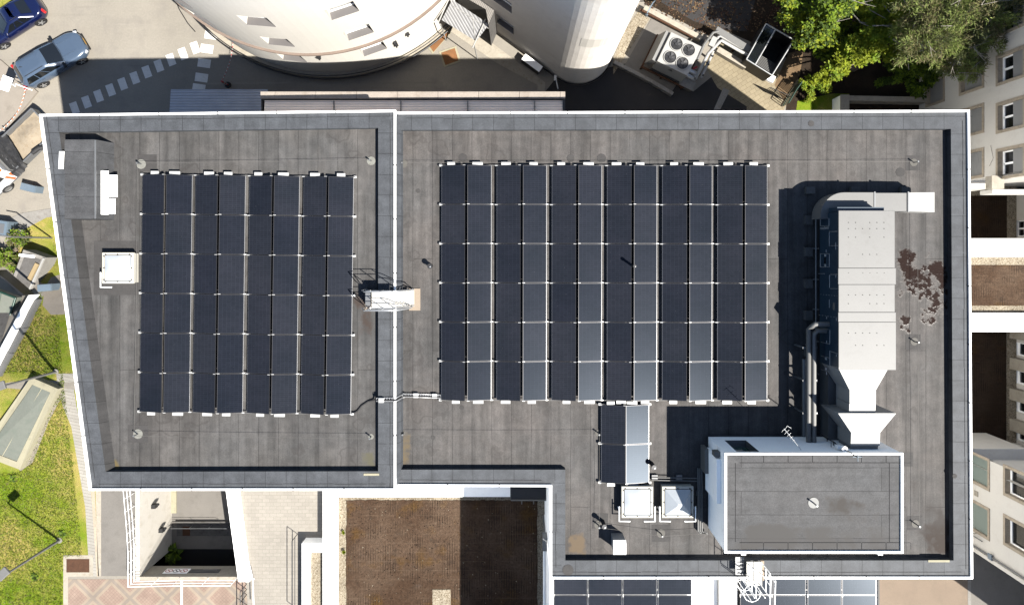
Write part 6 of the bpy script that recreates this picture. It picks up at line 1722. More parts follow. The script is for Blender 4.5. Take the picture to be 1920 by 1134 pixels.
# the glazed roof light on the lawn
ps = [G(x, y) for x, y in ((46, 707), (110, 728), (38, 880), (-40, 850))]
zt = max(p.z for p in ps[:2]) + .55
t = T('glazed_roof_light', 'long greenish glazed roof light with cream kerb lying on the lawn', 'roof light', tuple(ps[2]))
pp = [P(x, y, 4.1) for x, y in ((46, 709), (109, 729), (37, 880), (-42, 850))]
zs_ = [4.3, 4.3, 6.0, 6.0]
pp = [G(x, y, .5) for x, y in ((58, 707), (109, 729), (37, 880), (-42, 850))]
b = MB(); bot = [Vector((p.x, p.y, p.z - 1.6)) for p in pp]
b.loft([[tuple(p) for p in bot[::-1]], [tuple(p) for p in pp[::-1]]], 0)
c_ = sum(pp, Vector()) / 4
def inset(ps_, w):
    o_ = []
    for i in range(4):
        p = ps_[i]; a = (ps_[i - 1] - p).normalized(); e = (ps_[(i + 1) % 4] - p).normalized(); o_.append(p + (a + e) * w)
    return o_
ii = inset(pp, .34)
b.ring([tuple(p) for p in pp[::-1]], [tuple(p) for p in ii[::-1]]); b.build('kerb', M['cframe'], t)
b = MB(); gl = [p - Vector((0, 0, .03)) for p in ii]; b.poly([tuple(p) for p in gl[::-1]]); b.build('glazing', M['sea'], t)
b = MB(); up = Vector((0, 0, .0))
b.tube([gl[0].lerp(gl[1], .5), gl[3].lerp(gl[2], .5)], .022, 5); b.build('glazing_bar', M['cframe'], t)
b = MB()
for f in (.35, .6): b.tube([gl[0].lerp(gl[3], f), gl[1].lerp(gl[2], f)], .010, 4)
b.build('joint', M['galvd'], t)
sheet('path', [(109, 729), (118, 742), (92, 790), (62, 866), (40, 882), (36, 880)], M['island'], 0.03)
# grey metal seats/bins with slanted lids
def block(px, py, rz, L_, W_, H_, label, nm='metal_bench'):
    p = G(px, py); tt = T(nm, label, 'bench', tuple(p), rz, 'blue grey metal blocks')
    b = MB(); b.prism([(-L_ / 2, -W_ / 2), (L_ / 2, -W_ / 2), (L_ / 2, W_ / 2), (-L_ / 2, W_ / 2)], 0, H_ - .05, cap=False); b.local('body', M['blueg'], tt)
    b = MB(); b.loft([[(-L_ / 2 - .02, -W_ / 2 - .02, H_ - .05), (L_ / 2 + .02, -W_ / 2 - .02, H_ - .05), (L_ / 2 + .02, W_ / 2 + .02, H_ - .05), (-L_ / 2 - .02, W_ / 2 + .02, H_ - .05)], [(-L_ / 2, -W_ / 2, H_), (L_ / 2, -W_ / 2, H_ + .06), (L_ / 2, W_ / 2, H_ + .06), (-L_ / 2, W_ / 2, H_)]], 0, True, True); b.local('lid', M['blueg'], tt, .01)
    return tt
block(68, 354, R(-14), .95, .42, .75, 'small blue grey metal block on the pale pavement beside the truck')
block(100, 538, R(4), .85, .40, .80, 'small blue grey metal block on the slab against the office block')
t = block(14, 428, R(-8), 1.3, .95, .9, 'large open blue grey metal bin at the left edge near the curved kerb', 'metal_bin')
b = MB(); b.bb(-.5, .5, -.3, .3, .90, .97); b.local('opening', M['galvd'], t)
# raised planter with timber
z0 = gz(-27, -1.5)
t = T('raised_planter', 'grey slab planter with pale timber edge and white coping on the left', 'planter', tuple(G(60, 505)))
zt = z0 + .75
pp = [P(x, y, zt) for x, y in ((44, 468), (86, 483), (56, 552), (18, 535))]
b = MB(); b.prism([(p.x, p.y) for p in pp], z0 - .3, zt); b.build('body', M['conc'], t)
b = MB(); q_ = inset(pp, .22); b.prism([(p.x, p.y) for p in q_], zt + .002, zt + .02); b.build('slab', M['concd'], t)
def barb(a, c, w, z0_, z1_, mat, nm):
    m_ = (a + c) / 2; b = MB(); b.box((m_.x, m_.y, (z0_ + z1_) / 2), ((c - a).length, w, z1_ - z0_), math.atan2((c - a).y, (c - a).x)); b.build(nm, M[mat], t)
barb(P(72, 494, zt), P(56, 526, zt), .22, zt + .022, zt + .15, 'wood', 'timber_edge')
barb(P(38, 478, zt), P(66, 481, zt), .16, zt + .022, zt + .12, 'white', 'coping')
barb(P(84, 484, zt), P(52, 552, zt), .10, zt + .004, zt + .10, 'galvw', 'trim')
wall_px('retaining_wall', 'long pale retaining wall running down left past the lawn', [(58, 553), (42, 582), (28, 610), (4, 655), (-20, 700)], None, .55, .30, 'render')
wall_px('retaining_wall', 'grey stepped retaining strip beside the fenced basin', [(66, 562), (52, 590), (40, 615), (14, 662), (-10, 705)], None, .25, .55, 'galv')
# fenced green basin at the left edge
sheet('paving', [(-40, 540), (30, 556), (4, 640), (-40, 660)], M['concd'], .05)
t = T('basin_cover', 'grey green glazed basin cover with dark frame at the left edge', 'cover', tuple(G(10, 580)))
pz = gz(-29, -3.5) + .3; pp = [P(x, y, pz) for x, y in ((-30, 535), (30, 558), (4, 640), (-40, 640))]
b = MB(); b.prism([(p.x, p.y) for p in pp], pz - .5, pz); b.build('glazing', M['sea'], t)
b = MB()
for i in range(4): b.tube([pp[i] + Vector((0, 0, .04)), pp[(i + 1) % 4] + Vector((0, 0, .04))], .07, 5)
b.tube([pp[0].lerp(pp[1], .55) + Vector((0, 0, .04)), pp[3].lerp(pp[2], .6) + Vector((0, 0, .04))], .03, 5); b.build('frame', M['greenm'], t)
t = T('dark_screen', 'dark sloping screen panel at the left edge below the shrub', 'screen', tuple(G(20, 540)))
p0, p1 = P(-10, 508, pz + .9), P(52, 552, pz + .5); m_ = (p0 + p1) / 2; b = MB(); b.box((m_.x, m_.y, pz + .45), ((p1 - p0).length, .10, .9), math.atan2((p1 - p0).y, (p1 - p0).x)); b.build('panel', M['black'], t)
b = MB(); b.tube([p0 + Vector((0, 0, .1)), p1 + Vector((0, 0, .1))], .05, 6); b.build('rail', M['steel_d'], t)
t = T('sign_post', 'thin grey post with arrow head leaning across the grass by the curved kerb', 'post', tuple(G(95, 445)))
b = MB(); p = G(97, 446); b.tube([p, p + Vector((0, 0, 3.6))], .05, 6); b.build('post', M['galv'], t)
b = MB(); b.tube([p + Vector((0, 0, 2.3)), p + Vector((-.5, .35, 2.35))], .03, 5); b.tube([p + Vector((0, 0, 3.6)), p + Vector((-.6, .1, 3.65))], .04, 5); b.build('arm', M['galv'], t)
railing('steel_handrail', 'grey steel handrail near the shrub at the left edge', [(10, 462), (-5, 470), (-30, 476)], 1.0, 'galv', 2, .03, 'railing', bars=False)
# kerb island with sign board
t = T('kerb_island', 'pale concrete kerb island at the left edge with chain barrier', 'island', tuple(P(20, 190, 0)))
b = MB(); b.prism([(P(x, y, .15).x, P(x, y, .15).y) for x, y in ((-30, 112), (0, 112), (70, 172), (8, 248), (-30, 275))], 0, .15); b.build('slab', M['island'], t, .03)
t = T('sign_board', 'white framed dark board on a post standing on the kerb island', 'sign', tuple(P(40, 172, .15)))
z = 2.6; pb = P(48, 164, .15)
b = MB(); b.tube([(pb.x, pb.y, .15), (pb.x, pb.y, 1.9), (P(24, 160, z).x, P(24, 160, z).y, 2.4)], .04, 6); b.build('post', M['white'], t); MB().tube([(pb.x, pb.y, 1.0), (P(56, 168, 1.2).x, P(56, 168, 1.2).y, 1.0)], .03, 6).build('arm', M['white'], t)
c_ = P(11, 157, z); b = MB(); tl = Matrix.Rotation(R(35), 3, 'Y'); b.box(tuple(c_), (.50, .85, .05), R(-20), 0, tl); b.build('board', M['white'], t)
b = MB(); b.box((c_.x, c_.y, c_.z + .03), (.36, .68, .03), R(-20), 0, tl); b.build('face', M['galvd'], t)
t = T('barrier_tape', 'red and white barrier chain strung over the pale kerb island', 'chain', tuple(P(25, 205, .15)))
p0, p1 = P(48, 168, 1.0), P(2, 244, 1.0); b = MB()
for k in range(22):
    f = k / 22; s_ = Vector((0, 0, -.4 * math.sin(math.pi * f))); b.tube([p0.lerp(p1, f) + s_, p0.lerp(p1, f + .04) + s_], .025, 4, k % 2)
b.build('chain', [M['clampw'], M['orange']], t)
b = MB(); b.tube([(p1.x, p1.y, .15), (p1.x, p1.y, 1.05)], .04, 6); b.build('post', M['clampw'], t); MB().cyl((p1.x, p1.y, .15), .22, .08, 12).build('foot', M['rubber'], t)

# ---------------------------------------------------------------- vehicles
def rrect(x0, x1, hw, rad, z, n=7, taper0=0, taper1=0):
    """rounded plan outline; nose at x1, tail at x0"""
    pts = []
    for (cx_, cy_, a0_) in ((x1 - rad * 1.5, hw - rad, 0), (x0 + rad, hw - rad, 90), (x0 + rad, -hw + rad, 180), (x1 - rad * 1.5, -hw + rad, 270)):
        for k in range(n + 1):
            a = R(a0_ + 90 * k / n); rx = rad * (1.5 if a0_ in (0, 270) else 1.0)
            pts.append((cx_ + rx * math.cos(a), cy_ + rad * math.sin(a), z))
    return pts
def car(nm, label, loc, rz, L_, W_, paint, wagon, roofz=1.44, extra=None):
    tt = T(nm, label, 'car', loc, rz)
    h = L_ / 2; hw = W_ / 2
    nose, tail = h, -h
    def zt(x, z, hood):   # belt line drops towards the nose
        f = max(0, min(1, (x - .55) / (nose - .55)))
        g_ = max(0, min(1, (-x - .0) / h)) 
        return z - hood * f ** 1.6
    rings = []
    for (ins, z, hood, rad) in ((.10, .22, 0, .54), (.02, .34, 0, .58), (0, .52, 0, .60), (.01, .70, .02, .60), (.05, .84, .10, .58), (.10, .93, .20, .54), (.17, .965, .21, .48), (.30, .985, .21, .30), (.55, 1.0, .20, .15)):
        r_ = rrect(tail + ins * (.6 if wagon else 1.0), nose - ins, hw - ins * .9, max(.08, rad - ins * .3), z)
        rings.append([(x, y, zt(x, zz, hood)) for x, y, zz in r_])
    b = MB(); b.loft(rings, 0, False, True, True); b.local('body', M[paint], tt)
    # cabin
    xr0, xf0 = (tail + .10, .86) if wagon else (tail + .55, .80)
    xr1, xf1 = (tail + .55, -.08) if wagon else (tail + 1.25, -.05)
    lv = [rrect(xr0, xf0, hw - .10, .28, .93), rrect(xr1, xf1, hw - .30, .22, roofz - .06), rrect(xr1 + .06, xf1 - .05, hw - .38, .22, roofz - .01), rrect(xr1 + .35, xf1 - .3, hw - .6, .2, roofz + .015)]
    b = MB(); b.loft(lv, 0, False, True, True); b.local('cabin', M[paint], tt)
    # glass panels lying just proud of the cabin skin
    def L2(f, n_=0): return lambda: None
    A0 = lambda s: (xf0, s * (hw - .10), .93); A1 = lambda s: (xf1, s * (hw - .30), roofz - .06)
    B0 = lambda s: (xr0, s * (hw - .10), .93); B1 = lambda s: (xr1, s * (hw - .30), roofz - .06)
    def pane(a, b__, c, d_, i0, i1, j0, j1, off):
        a, b__, c, d_ = map(Vector, (a, b__, c, d_))
        def bl(u, v): return a.lerp(b__, u).lerp(d_.lerp(c, u), v)
        nn = (b__ - a).cross(d_ - a).normalized() * off
        m_ = 6; g_ = MB(); vs = [bl(i0 + (i1 - i0) * i / m_, j0 + (j1 - j0) * j / m_) + nn for j in range(m_ + 1) for i in range(m_ + 1)]
        g_.add(vs, [(j * (m_ + 1) + i, j * (m_ + 1) + i + 1, (j + 1) * (m_ + 1) + i + 1, (j + 1) * (m_ + 1) + i) for j in range(m_) for i in range(m_)])
        return g_
    g_ = pane(A0(-1), A0(1), A1(1), A1(-1), .09, .91, .08, .95, .018); 
    for i, v in enumerate(g_.v):
        u = (v[1] / (hw - .2)); g_.v[i] = (v[0] - .02 * 0 - .055 * u * u, v[1], v[2] + .004)
    g_.local('windscreen', M['glass'], tt)
    g_ = pane(B0(1), B0(-1), B1(-1), B1(1), .16, .84, .18, .88, .02); g_.local('rear_window', M['glass'], tt)
    for s in (-1, 1):
        a, b__, c, d_ = (B0(s), A0(s), A1(s), B1(s)) if s < 0 else (A0(s), B0(s), B1(s), A1(s))
        for (u0, u1) in ((.10, .36), (.38, .61), (.63, .88)):
            if s > 0: u0, u1 = 1 - u1, 1 - u0
            g_ = pane(a, b__, c, d_, u0, u1, .08, .90, .014); g_.local('side_window', M['glass'], tt)
    for s in (-1, 1):
        for x in (nose - .88, tail + .80 + (.1 if wagon else 0)):
            b = MB(); n = 26
            def circ(r_, y): return [(x + r_ * math.cos(2 * math.pi * k / n), s * y, .32 + r_ * math.sin(2 * math.pi * k / n)) for k in range(n)]
            b.loft([circ(.33, hw - .22), circ(.33, hw + .005), circ(.30, hw + .02), circ(.235, hw + .018)], 0, True, False)
            wo = b.local('wheel', M['rubber'], tt)
            g_ = MB(); g_.loft([circ(.235, hw + .018), circ(.21, hw - .02), circ(.05, hw + .0)], 0, False, True)
            for k in range(5):
                th = 2 * math.pi * k / 5; v0 = Vector((x, s * (hw + .022), .32)); d_ = Vector((math.cos(th), 0, math.sin(th))); e_ = Vector((-d_.z, 0, d_.x))
                g_.poly([v0 + e_ * .035, v0 + d_ * .22 + e_ * .03, v0 + d_ * .22 - e_ * .03, v0 - e_ * .035], 1)
            o = g_.build('rim', [M['steel_d'], M['alu']], None); o.parent = wo
            g_ = MB(); g_.add([(x + .375 * math.cos(2 * math.pi * k / n), s * (hw + .002), .33 + .375 * math.sin(2 * math.pi * k / n)) for k in range(n)], [tuple(range(n))]); g_.local('wheel_arch', M['black'], tt)
        b = MB(); b.box((xf0 - .22, s * (hw - .05), .95), (.15, .36, .12)); b.local('mirror', M[paint] if paint != 'car_g' else M['black'], tt, .03)
        b = MB(); b.box((nose - .22, s * (hw - .30), .66), (.22, .34, .10), s * R(-22)); b.local('headlight', M['lamp'], tt, .03)
        b = MB(); b.box((tail + .09, s * (hw - .20), .80), (.16, .34, .14), s * R(18)); b.local('tail_light', M['red'], tt, .03)
        b = MB(); b.tube([(xr1 + .15, s * (hw - .40), roofz + .03), (xf1 - .25, s * (hw - .40), roofz + .03)], .018, 6); b.local('roof_rail', M['black'], tt)
        b = MB()
        for xx in (-.10, -1.0): b.box((xx, s * (hw + .006), .80), (.2, .02, .035))
        b.local('door_handle', M[paint], tt)
    b = MB(); b.box((nose - .03, 0, .50), (.06, .46, .11)); b.local('number_plate', M['yellow'] if paint == 'car_g' else M['white'], tt)
    b = MB(); b.box((nose - .02, 0, .36), (.05, 1.1, .12)); b.box((nose - .045, .0, .64), (.08, .62, .10)); b.local('grille', M['black'], tt)
    b = MB(); b.tube([(.70, -.5, 1.005), (.42, .12, 1.13)], .012, 4); b.tube([(.70, .1, 1.005), (.46, .62, 1.10)], .012, 4); b.local('wiper', M['black'], tt)
    b = MB(); b.tube([(xr1 + .3, .1, roofz), (xr1 + .18, .1, roofz + .10)], .02, 5); b.local('aerial', M['black'], tt)
    b = MB()
    for yy in (-.45, .45): b.tube([(.80, yy, .985 + 0), (1.3, yy * .92, .945), (nose - .45, yy * .85, .86)], .012, 4)
    b.local('bonnet_crease', M[paint], tt)
    b = MB()
    for xx in (.78,): b.tube([(xx, -hw + .2, .975), (xx + .06, 0, 1.0), (xx, hw - .2, .975)], .012, 4)
    b.local('panel_gap', M['black'], tt)
    return tt
pc = P(102, 114, .4)
t = car('estate_car', 'grey blue estate car parked nose right half touching the long shadow', (pc.x, pc.y, .01), R(31), 4.62, 1.86, 'car_g', True)
pc = P(26, 43, .4)
t = car('blue_saloon', 'dark blue car at the top left corner cut by the frame', (pc.x, pc.y, .01), R(33 + 180), 4.45, 1.76, 'car_b', False, 1.42)
b = MB(); b.box((-.4, .92, 1.12), (.34, .02, .2)); 
sheet('lawn', [(-30, -30), (30, -30), (12, 3), (-30, 16)], M['lawn'], 0.026)
# tipper truck
pc = P(52, 262, 1.0)
ang = R(44)
t = T('tipper_truck', 'white tipper truck with orange markings and a bed part covered by dark tarp', 'truck', (pc.x, pc.y, 0), ang)
b = MB(); bl, bw = 1.65, 1.0
b.bb(-bl, bl, -bw, bw, .88, .94); b.local('bed_floor', M['sand'], t)
b = MB()
for y in (-bw, bw): b.bb(-bl, bl, y - .04, y + .04, .85, 1.38)
for x in (-bl, bl): b.bb(x - .04, x + .04, -bw + .042, bw - .042, .85, 1.38)
b.local('bed_side', M['galvd'], t)
b = MB(); n = 14
for i in range(n):
    for j in range(n):
        def hh(i_, j_): return 1.0 + .26 * math.exp(-(((i_ / n - .62) / .26) ** 2 + ((j_ / n - .5) / .32) ** 2)) + .02 * math.sin(i_ * 2.1 + j_ * 1.3)
        f = lambda i_, j_: (-bl + .05 + (2 * bl - .1) * i_ / n, -bw + .05 + (2 * bw - .1) * j_ / n, hh(i_, j_))
        b.add([f(i, j), f(i + 1, j), f(i + 1, j + 1), f(i, j + 1)], [(0, 1, 2, 3)], 0, True)
b.local('sand_load', M['sand'], t)
rt_ = random.Random(8)
b = MB(); n = 12; gr = {}
for i in range(n + 1):
    for j in range(n + 1):
        u, v = i / n, j / n
        gr[i, j] = (-bl - .35 + (.95 + .5 * v) * u, -bw - .35 + (2 * bw + .45) * v, 1.42 + .12 * math.sin(u * 9 + v * 3) * u + rt_.uniform(-.03, .03) - (.25 if v < .08 else 0))
for i in range(n):
    for j in range(n): b.add([gr[i, j], gr[i + 1, j], gr[i + 1, j + 1], gr[i, j + 1]], [(0, 1, 2, 3)], 0, True)
b.local('tarp', M['tarp'], t)
b = MB(); b.tube([(-.2, -bw - .05, 1.42), (.35, -bw - .15, 1.46), (.75, -bw - .4, 1.2)], .14, 7); b.tube([(.3, -bw - .1, 1.4), (.9, -bw - .2, 1.25)], .10, 7); b.local('tarp_roll', M['tarp'], t)
b = MB(); b.bb(-bl - .18, -bl - .08, -bw, bw, .85, 1.75); b.local('headboard', M['galv'], t)
cabx = -bl - .30
b = MB()
b.loft([[(cabx, -.98, .45), (cabx, .98, .45), (cabx, .98, 1.5), (cabx, .90, 2.05), (cabx, -.90, 2.05), (cabx, -.98, 1.5)], [(cabx - 1.7, -.98, .45), (cabx - 1.7, .98, .45), (cabx - 1.7, .98, 1.5), (cabx - 1.3, .88, 2.08), (cabx - 1.3, -.88, 2.08), (cabx - 1.7, -.98, 1.5)], [(cabx - 2.5, -.92, .45), (cabx - 2.5, .92, .45), (cabx - 2.5, .9, 1.1), (cabx - 2.3, .85, 1.25), (cabx - 2.3, -.85, 1.25), (cabx - 2.5, -.9, 1.1)]], 0, True, True)
b.local('cab', M['vanw'], t, .04)
b = MB(); b.quad((cabx - 1.72, -.9, 1.5), (cabx - 1.72, .9, 1.5), (cabx - 1.34, .82, 2.05), (cabx - 1.34, -.82, 2.05)); b.shift((-.02, 0, .02)); b.local('windscreen', M['glass'], t)
b = MB(); b.quad((cabx - 1.3, -.985, 1.45), (cabx - .55, -.985, 1.45), (cabx - .55, -.93, 1.95), (cabx - 1.1, -.93, 1.95)); b.shift((0, -.012, 0)); b.local('side_window', M['glass'], t)
b = MB()
for x0_, x1_ in ((-.02, -.22), (-.36, -.52)): b.quad((cabx + x1_ - .01, -.992, .62), (cabx + x0_ - .01, -.992, .62), (cabx + x0_ - .01, -.992, 1.49), (cabx + x1_ - .01, -.992, 1.49))
for x0_, x1_ in ((-.02, -.22), (-.36, -.52)): b.quad((cabx + x1_ - .01, -.93, 2.092), (cabx + x0_ - .01, -.93, 2.092), (cabx + x0_ - .01, -.45, 2.096), (cabx + x1_ - .01, -.45, 2.096))
b.local('orange_marking', M['orange'], t)
b = MB(); b.quad((cabx - 1.0, -.86, 2.10), (cabx - .42, -.86, 2.098), (cabx - .42, -.32, 2.098), (cabx - 1.0, -.32, 2.10)); lo_ = b.local('picture_panel', M['green'], t)
b = MB(); b.add([(cabx - .95, -.80, 2.106), (cabx - .55, -.80, 2.104), (cabx - .75, -.45, 2.105)], [(0, 1, 2)]); o = b.build('picture', M['yellow'], None); o.parent = lo_
b = MB(); b.bb(cabx - 2.4, cabx - .0, -1.01, -.985, .50, .60); b.local('side_strip', M['galvd'], t)
for x in (cabx - 1.35, .75):
    for s in (-1, 1):
        b = MB(); n = 24
        def circ(r_, y): return [(x + r_ * math.cos(2 * math.pi * k / n), s * y, .37 + r_ * math.sin(2 * math.pi * k / n)) for k in range(n)]
        b.loft([circ(.37, .76), circ(.37, 1.0), circ(.33, 1.02), circ(.24, 1.015)], 0, True, False); wo = b.local('wheel', M['rubber'], t)
        g_ = MB(); g_.loft([circ(.24, 1.015), circ(.18, .97), circ(.06, .99)], 0, False, True); o = g_.build('rim', M['galv'], None); o.parent = wo
b = MB(); b.box((cabx - 1.55, -1.18, 1.45), (.12, .26, .34)); b.local('mirror', M['black'], t, .02)
b = MB(); b.box((cabx - 2.5, -.62, .8), (.08, .4, .2)); b.box((cabx - 2.5, .62, .8), (.08, .4, .2)); b.local('headlight', M['lamp'], t)

# ================================================================ VEGETATION
def tree(nm, label, cat, base, trunk_h, clumps, mats, leaf_n, leaf_s, group=None, needles=False, limbs=6, seed=1, twigs=0, thin=1.0, tr=.18):
    rg = random.Random(seed)
    tt = T(nm, label, cat, tuple(base), 0, group)
    b = MB()
    if trunk_h > 0:
        b.tube([(0, 0, -.1), (.05, .03, trunk_h * .5), (-.03, .05, trunk_h)], tr, 9, 0, True, tr * .55)
        for c in clumps[:limbs]:
            m_ = Vector((c[0] * .5, c[1] * .5, trunk_h * .6 + (c[2] - trunk_h * .6) * .55)); b.tube([(0, 0, trunk_h * .55), tuple(m_), (c[0], c[1], c[2])], tr * .5, 6, 0, True, .02)
        b.local('trunk', M['bark'], tt)
    b = MB()
    tot = sum(c[3] * c[4] * c[5] for c in clumps) ** 1
    for c in clumps:
        n = int(leaf_n * (c[3] * c[4] * c[5]) ** .67 / sum((k[3] * k[4] * k[5]) ** .67 for k in clumps))
        subs = [Vector((rg.gauss(0, 1), rg.gauss(0, 1), rg.gauss(0, 1))).normalized() * rg.uniform(.35, 1.05) for _ in range(max(5, int(n / 70)))]
        for i in range(n):
            s_ = subs[rg.randrange(len(subs))]
            q_ = s_ + Vector((rg.gauss(0, .13), rg.gauss(0, .13), rg.gauss(0, .13)))
            p = Vector((c[0] + q_.x * c[3], c[1] + q_.y * c[4], c[2] + q_.z * c[5]))
            if p.z < .05: p.z = .05
            L_ = leaf_s * rg.uniform(.6, 1.3); W_ = L_ * (.13 if needles else .55)
            d_ = Vector((rg.gauss(0, 1), rg.gauss(0, 1), rg.gauss(0, .55))).normalized()
            if needles: d_ = (d_ + Vector((0, 0, .4)) + (q_ * .8)).normalized()
            e_ = d_.cross(Vector((rg.gauss(0, .5), rg.gauss(0, .5), 1))).normalized()
            mi = 0
            hgt = q_.z
            r_ = rg.random()
            mi = min(len(mats) - 1, int((abs(hash((round(s_.x, 2), round(s_.y, 2)))) % 100 / 100 * .75 + r_ * .35) * len(mats)))
            b.add([p, p + d_ * L_ * .5 + e_ * W_ * .5, p + d_ * L_, p + d_ * L_ * .5 - e_ * W_ * .5], [(0, 1, 2, 3)], mi)
    b.local('crown', [M[m] for m in mats], tt)
    if twigs:
        b = MB()
        for k in range(twigs):
            a = rg.uniform(0, 6.28); c = clumps[rg.randrange(len(clumps))]; p = Vector((c[0], c[1], c[2] + c[5] * .9)); d_ = Vector((math.cos(a), math.sin(a), .25))
            L_ = rg.uniform(.7, 1.6); q1 = p + d_ * L_ * .5 + Vector((rg.uniform(-.1, .1), rg.uniform(-.1, .1), .05)); b.tube([p, q1, p + d_ * L_], .02, 5, 0, True, .008)
            b.tube([q1, q1 + Vector((math.cos(a + .6), math.sin(a + .6), .2)) * L_ * .4], .012, 4, 0, True, .006)
            b.local('bare_twig', M['twig'], tt); b = MB()
    return tt
def cl(px, py, z, base, rx, ry, rz):
    p = P(px, py, z); return (p.x - base.x, p.y - base.y, z - base.z, rx, ry, rz)
B = P(1600, 130, 0)
tree('broadleaf_tree', 'bright yellow green broadleaf tree between stair enclosure and pine', 'tree', B, 3.4,
     [cl(1640, 70, 4.6, B, 1.1, .8, .8), cl(1668, 28, 4.8, B, .9, .8, .8), cl(1600, 104, 4.0, B, 1.1, .7, .7), cl(1566, 130, 3.2, B, .9, .6, .6), cl(1625, 105, 3.8, B, .7, .5, .5), cl(1690, 10, 5.0, B, .8, .6, .6), cl(1545, 146, 2.6, B, .6, .5, .5), cl(1690, 62, 4.6, B, .9, .8, .6), cl(1668, 96, 3.6, B, .7, .6, .5), cl(1640, 20, 4.6, B, 1.0, .8, .7), cl(1590, 84, 3.6, B, .8, .6, .5)], ('l_yel', 'l_yel', 'l_mid'), 16000, .20, limbs=7, seed=2)
B = P(1545, 70, 0)
tree('broadleaf_tree', 'dark green dense tree leaning over the black stair enclosure', 'tree', B, 2.6,
     [cl(1530, 60, 4.2, B, 1.2, 1.1, .9), cl(1500, 30, 4.4, B, 1.1, .9, .8), cl(1575, 5, 6.6, B, 1.2, .9, .8), cl(1500, -10, 5.6, B, 1.3, .9, .8), cl(1540, 40, 5.6, B, 1.0, .9, .7), cl(1560, 20, 3.6, B, 1.3, 1.0, .9), cl(1510, 62, 2.8, B, .8, .7, .6), cl(1590, 60, 3.0, B, 1.1, 1.0, .8), cl(1478, 14, 2.4, B, .6, .6, .5), cl(1616, 12, 3.6, B, 1.1, .9, .8), cl(1548, 100, 2.4, B, .9, .7, .6)], ('l_mid', 'l_dark', 'l_mid', 'l_yel', 'l_dark'), 17000, .20, limbs=6, seed=3, twigs=5)
B = P(1745, 70, 0)
tree('pine_tree', 'olive green pine with bare pale twigs in front of the beige facade', 'tree', B, 6.2,
     [cl(1770, 60, 7.4, B, 1.5, 1.3, 1.0), cl(1810, 95, 7.2, B, 1.0, .9, .7), cl(1725, 85, 7.0, B, 1.3, 1.0, .8), cl(1740, 20, 7.6, B, 1.5, 1.2, 1.0), cl(1820, 20, 8.0, B, 1.5, 1.2, .9), cl(1880, 25, 8.4, B, 1.5, .9, .8), cl(1825, 130, 6.6, B, .6, .6, .5), cl(1700, 60, 6.4, B, .8, .8, .6), cl(1780, 118, 6.6, B, .9, .5, .5), cl(1900, -10, 8.0, B, 1.6, 1.2, .8), cl(1795, 5, 7.8, B, 1.0, 1.0, .8), cl(1828, 120, 7.0, B, .8, .7, .5), cl(1848, 70, 7.6, B, .9, .9, .6), cl(1790, 140, 6.4, B, .5, .4, .4)], ('l_pine', 'l_pine', 'l_pine2', 'l_pine3'), 34000, .27, needles=True, limbs=10, seed=5, twigs=16)
B = P(1715, 140, 0)
tree('dark_conifer', 'dark green low conifer in the shade under the pine tree', 'tree', B, 1.0,
     [cl(1730, 118, 2.0, B, .9, .8, .7), cl(1705, 140, 1.6, B, .8, .7, .6), cl(1752, 148, 1.5, B, .8, .6, .6), cl(1722, 168, 1.2, B, .7, .5, .5), cl(1690, 120, 1.6, B, .8, .7, .6), cl(1760, 125, 2.2, B, .8, .7, .6), cl(1665, 150, .9, B, .7, .5, .4)], ('l_dark', 'l_mid', 'l_dark'), 9000, .20, limbs=3, seed=6)
B = P(1525, 155, 0)
tree('garden_shrub', 'mid green leafy shrub on the small lawn beside the green gate', 'shrub', B, .5,
     [cl(1530, 150, .9, B, .6, .5, .5), cl(1512, 160, .8, B, .5, .45, .45), cl(1518, 180, .5, B, .35, .35, .4), cl(1548, 162, .8, B, .5, .4, .4)], ('l_mid', 'l_yel', 'l_mid'), 3200, .15, limbs=2, seed=8)
B = G(32, 470)
tree('garden_shrub', 'dense green shrub with reddish leaves beside the raised planter', 'shrub', B, .4,
     [cl(36, 452, B.z + .7, B, .7, .6, .5), cl(18, 486, B.z + .6, B, .9, .6, .45), cl(30, 500, B.z + .6, B, .5, .4, .4), cl(4, 478, B.z + .5, B, .5, .5, .4)], ('l_mid', 'l_dark', 'l_pine2', 'l_mid'), 3800, .15, limbs=2, seed=9)
# bare stems over the shrubbery
t = T('bare_branch', 'long pale bare branch arching over the yellow green tree', 'branch', tuple(P(1700, 60, 0)))
b = MB()
for l in ([(1700, 55, 5.2), (1712, 35, 5.6), (1735, 15, 6.2), (1765, 2, 6.6)], [(1668, 70, 5.0), (1692, 82, 5.2), (1702, 105, 5.2), (1704, 132, 5.0)], [(1670, 72, 5.0), (1698, 90, 5.2)], [(1636, 49, 5.6), (1672, 48, 5.5)], [(1614, -10, 5.2), (1632, 20, 5.2), (1660, 35, 5.2)], [(1595, 22, 4.8), (1615, 44, 4.8), (1636, 52, 4.8)], [(1690, -8, 5.6), (1708, 25, 5.6)], [(1654, 8, 5.2), (1676, 32, 5.2)]):
    b.tube([P(*q) for q in l], .036, 5, 0, True, .014)
b.tube([P(1700, 60, 0), P(1700, 60, 3), P(1700, 55, 5.2)], .07, 6); b.tube([P(1700, 58, 3.5), P(1668, 70, 5.0)], .05, 6); b.tube([P(1700, 58, 3.5), P(1655, 48, 5.5)], .04, 6); b.tube([P(1700, 58, 3.2), P(1630, 18, 5.1)], .04, 6); b.tube([P(1700, 58, 3.2), P(1612, 42, 4.8)], .04, 6); b.tube([P(1700, 58, 3.2), P(1706, 20, 5.5)], .04, 6)
b.build('stem', M['twig'], t)
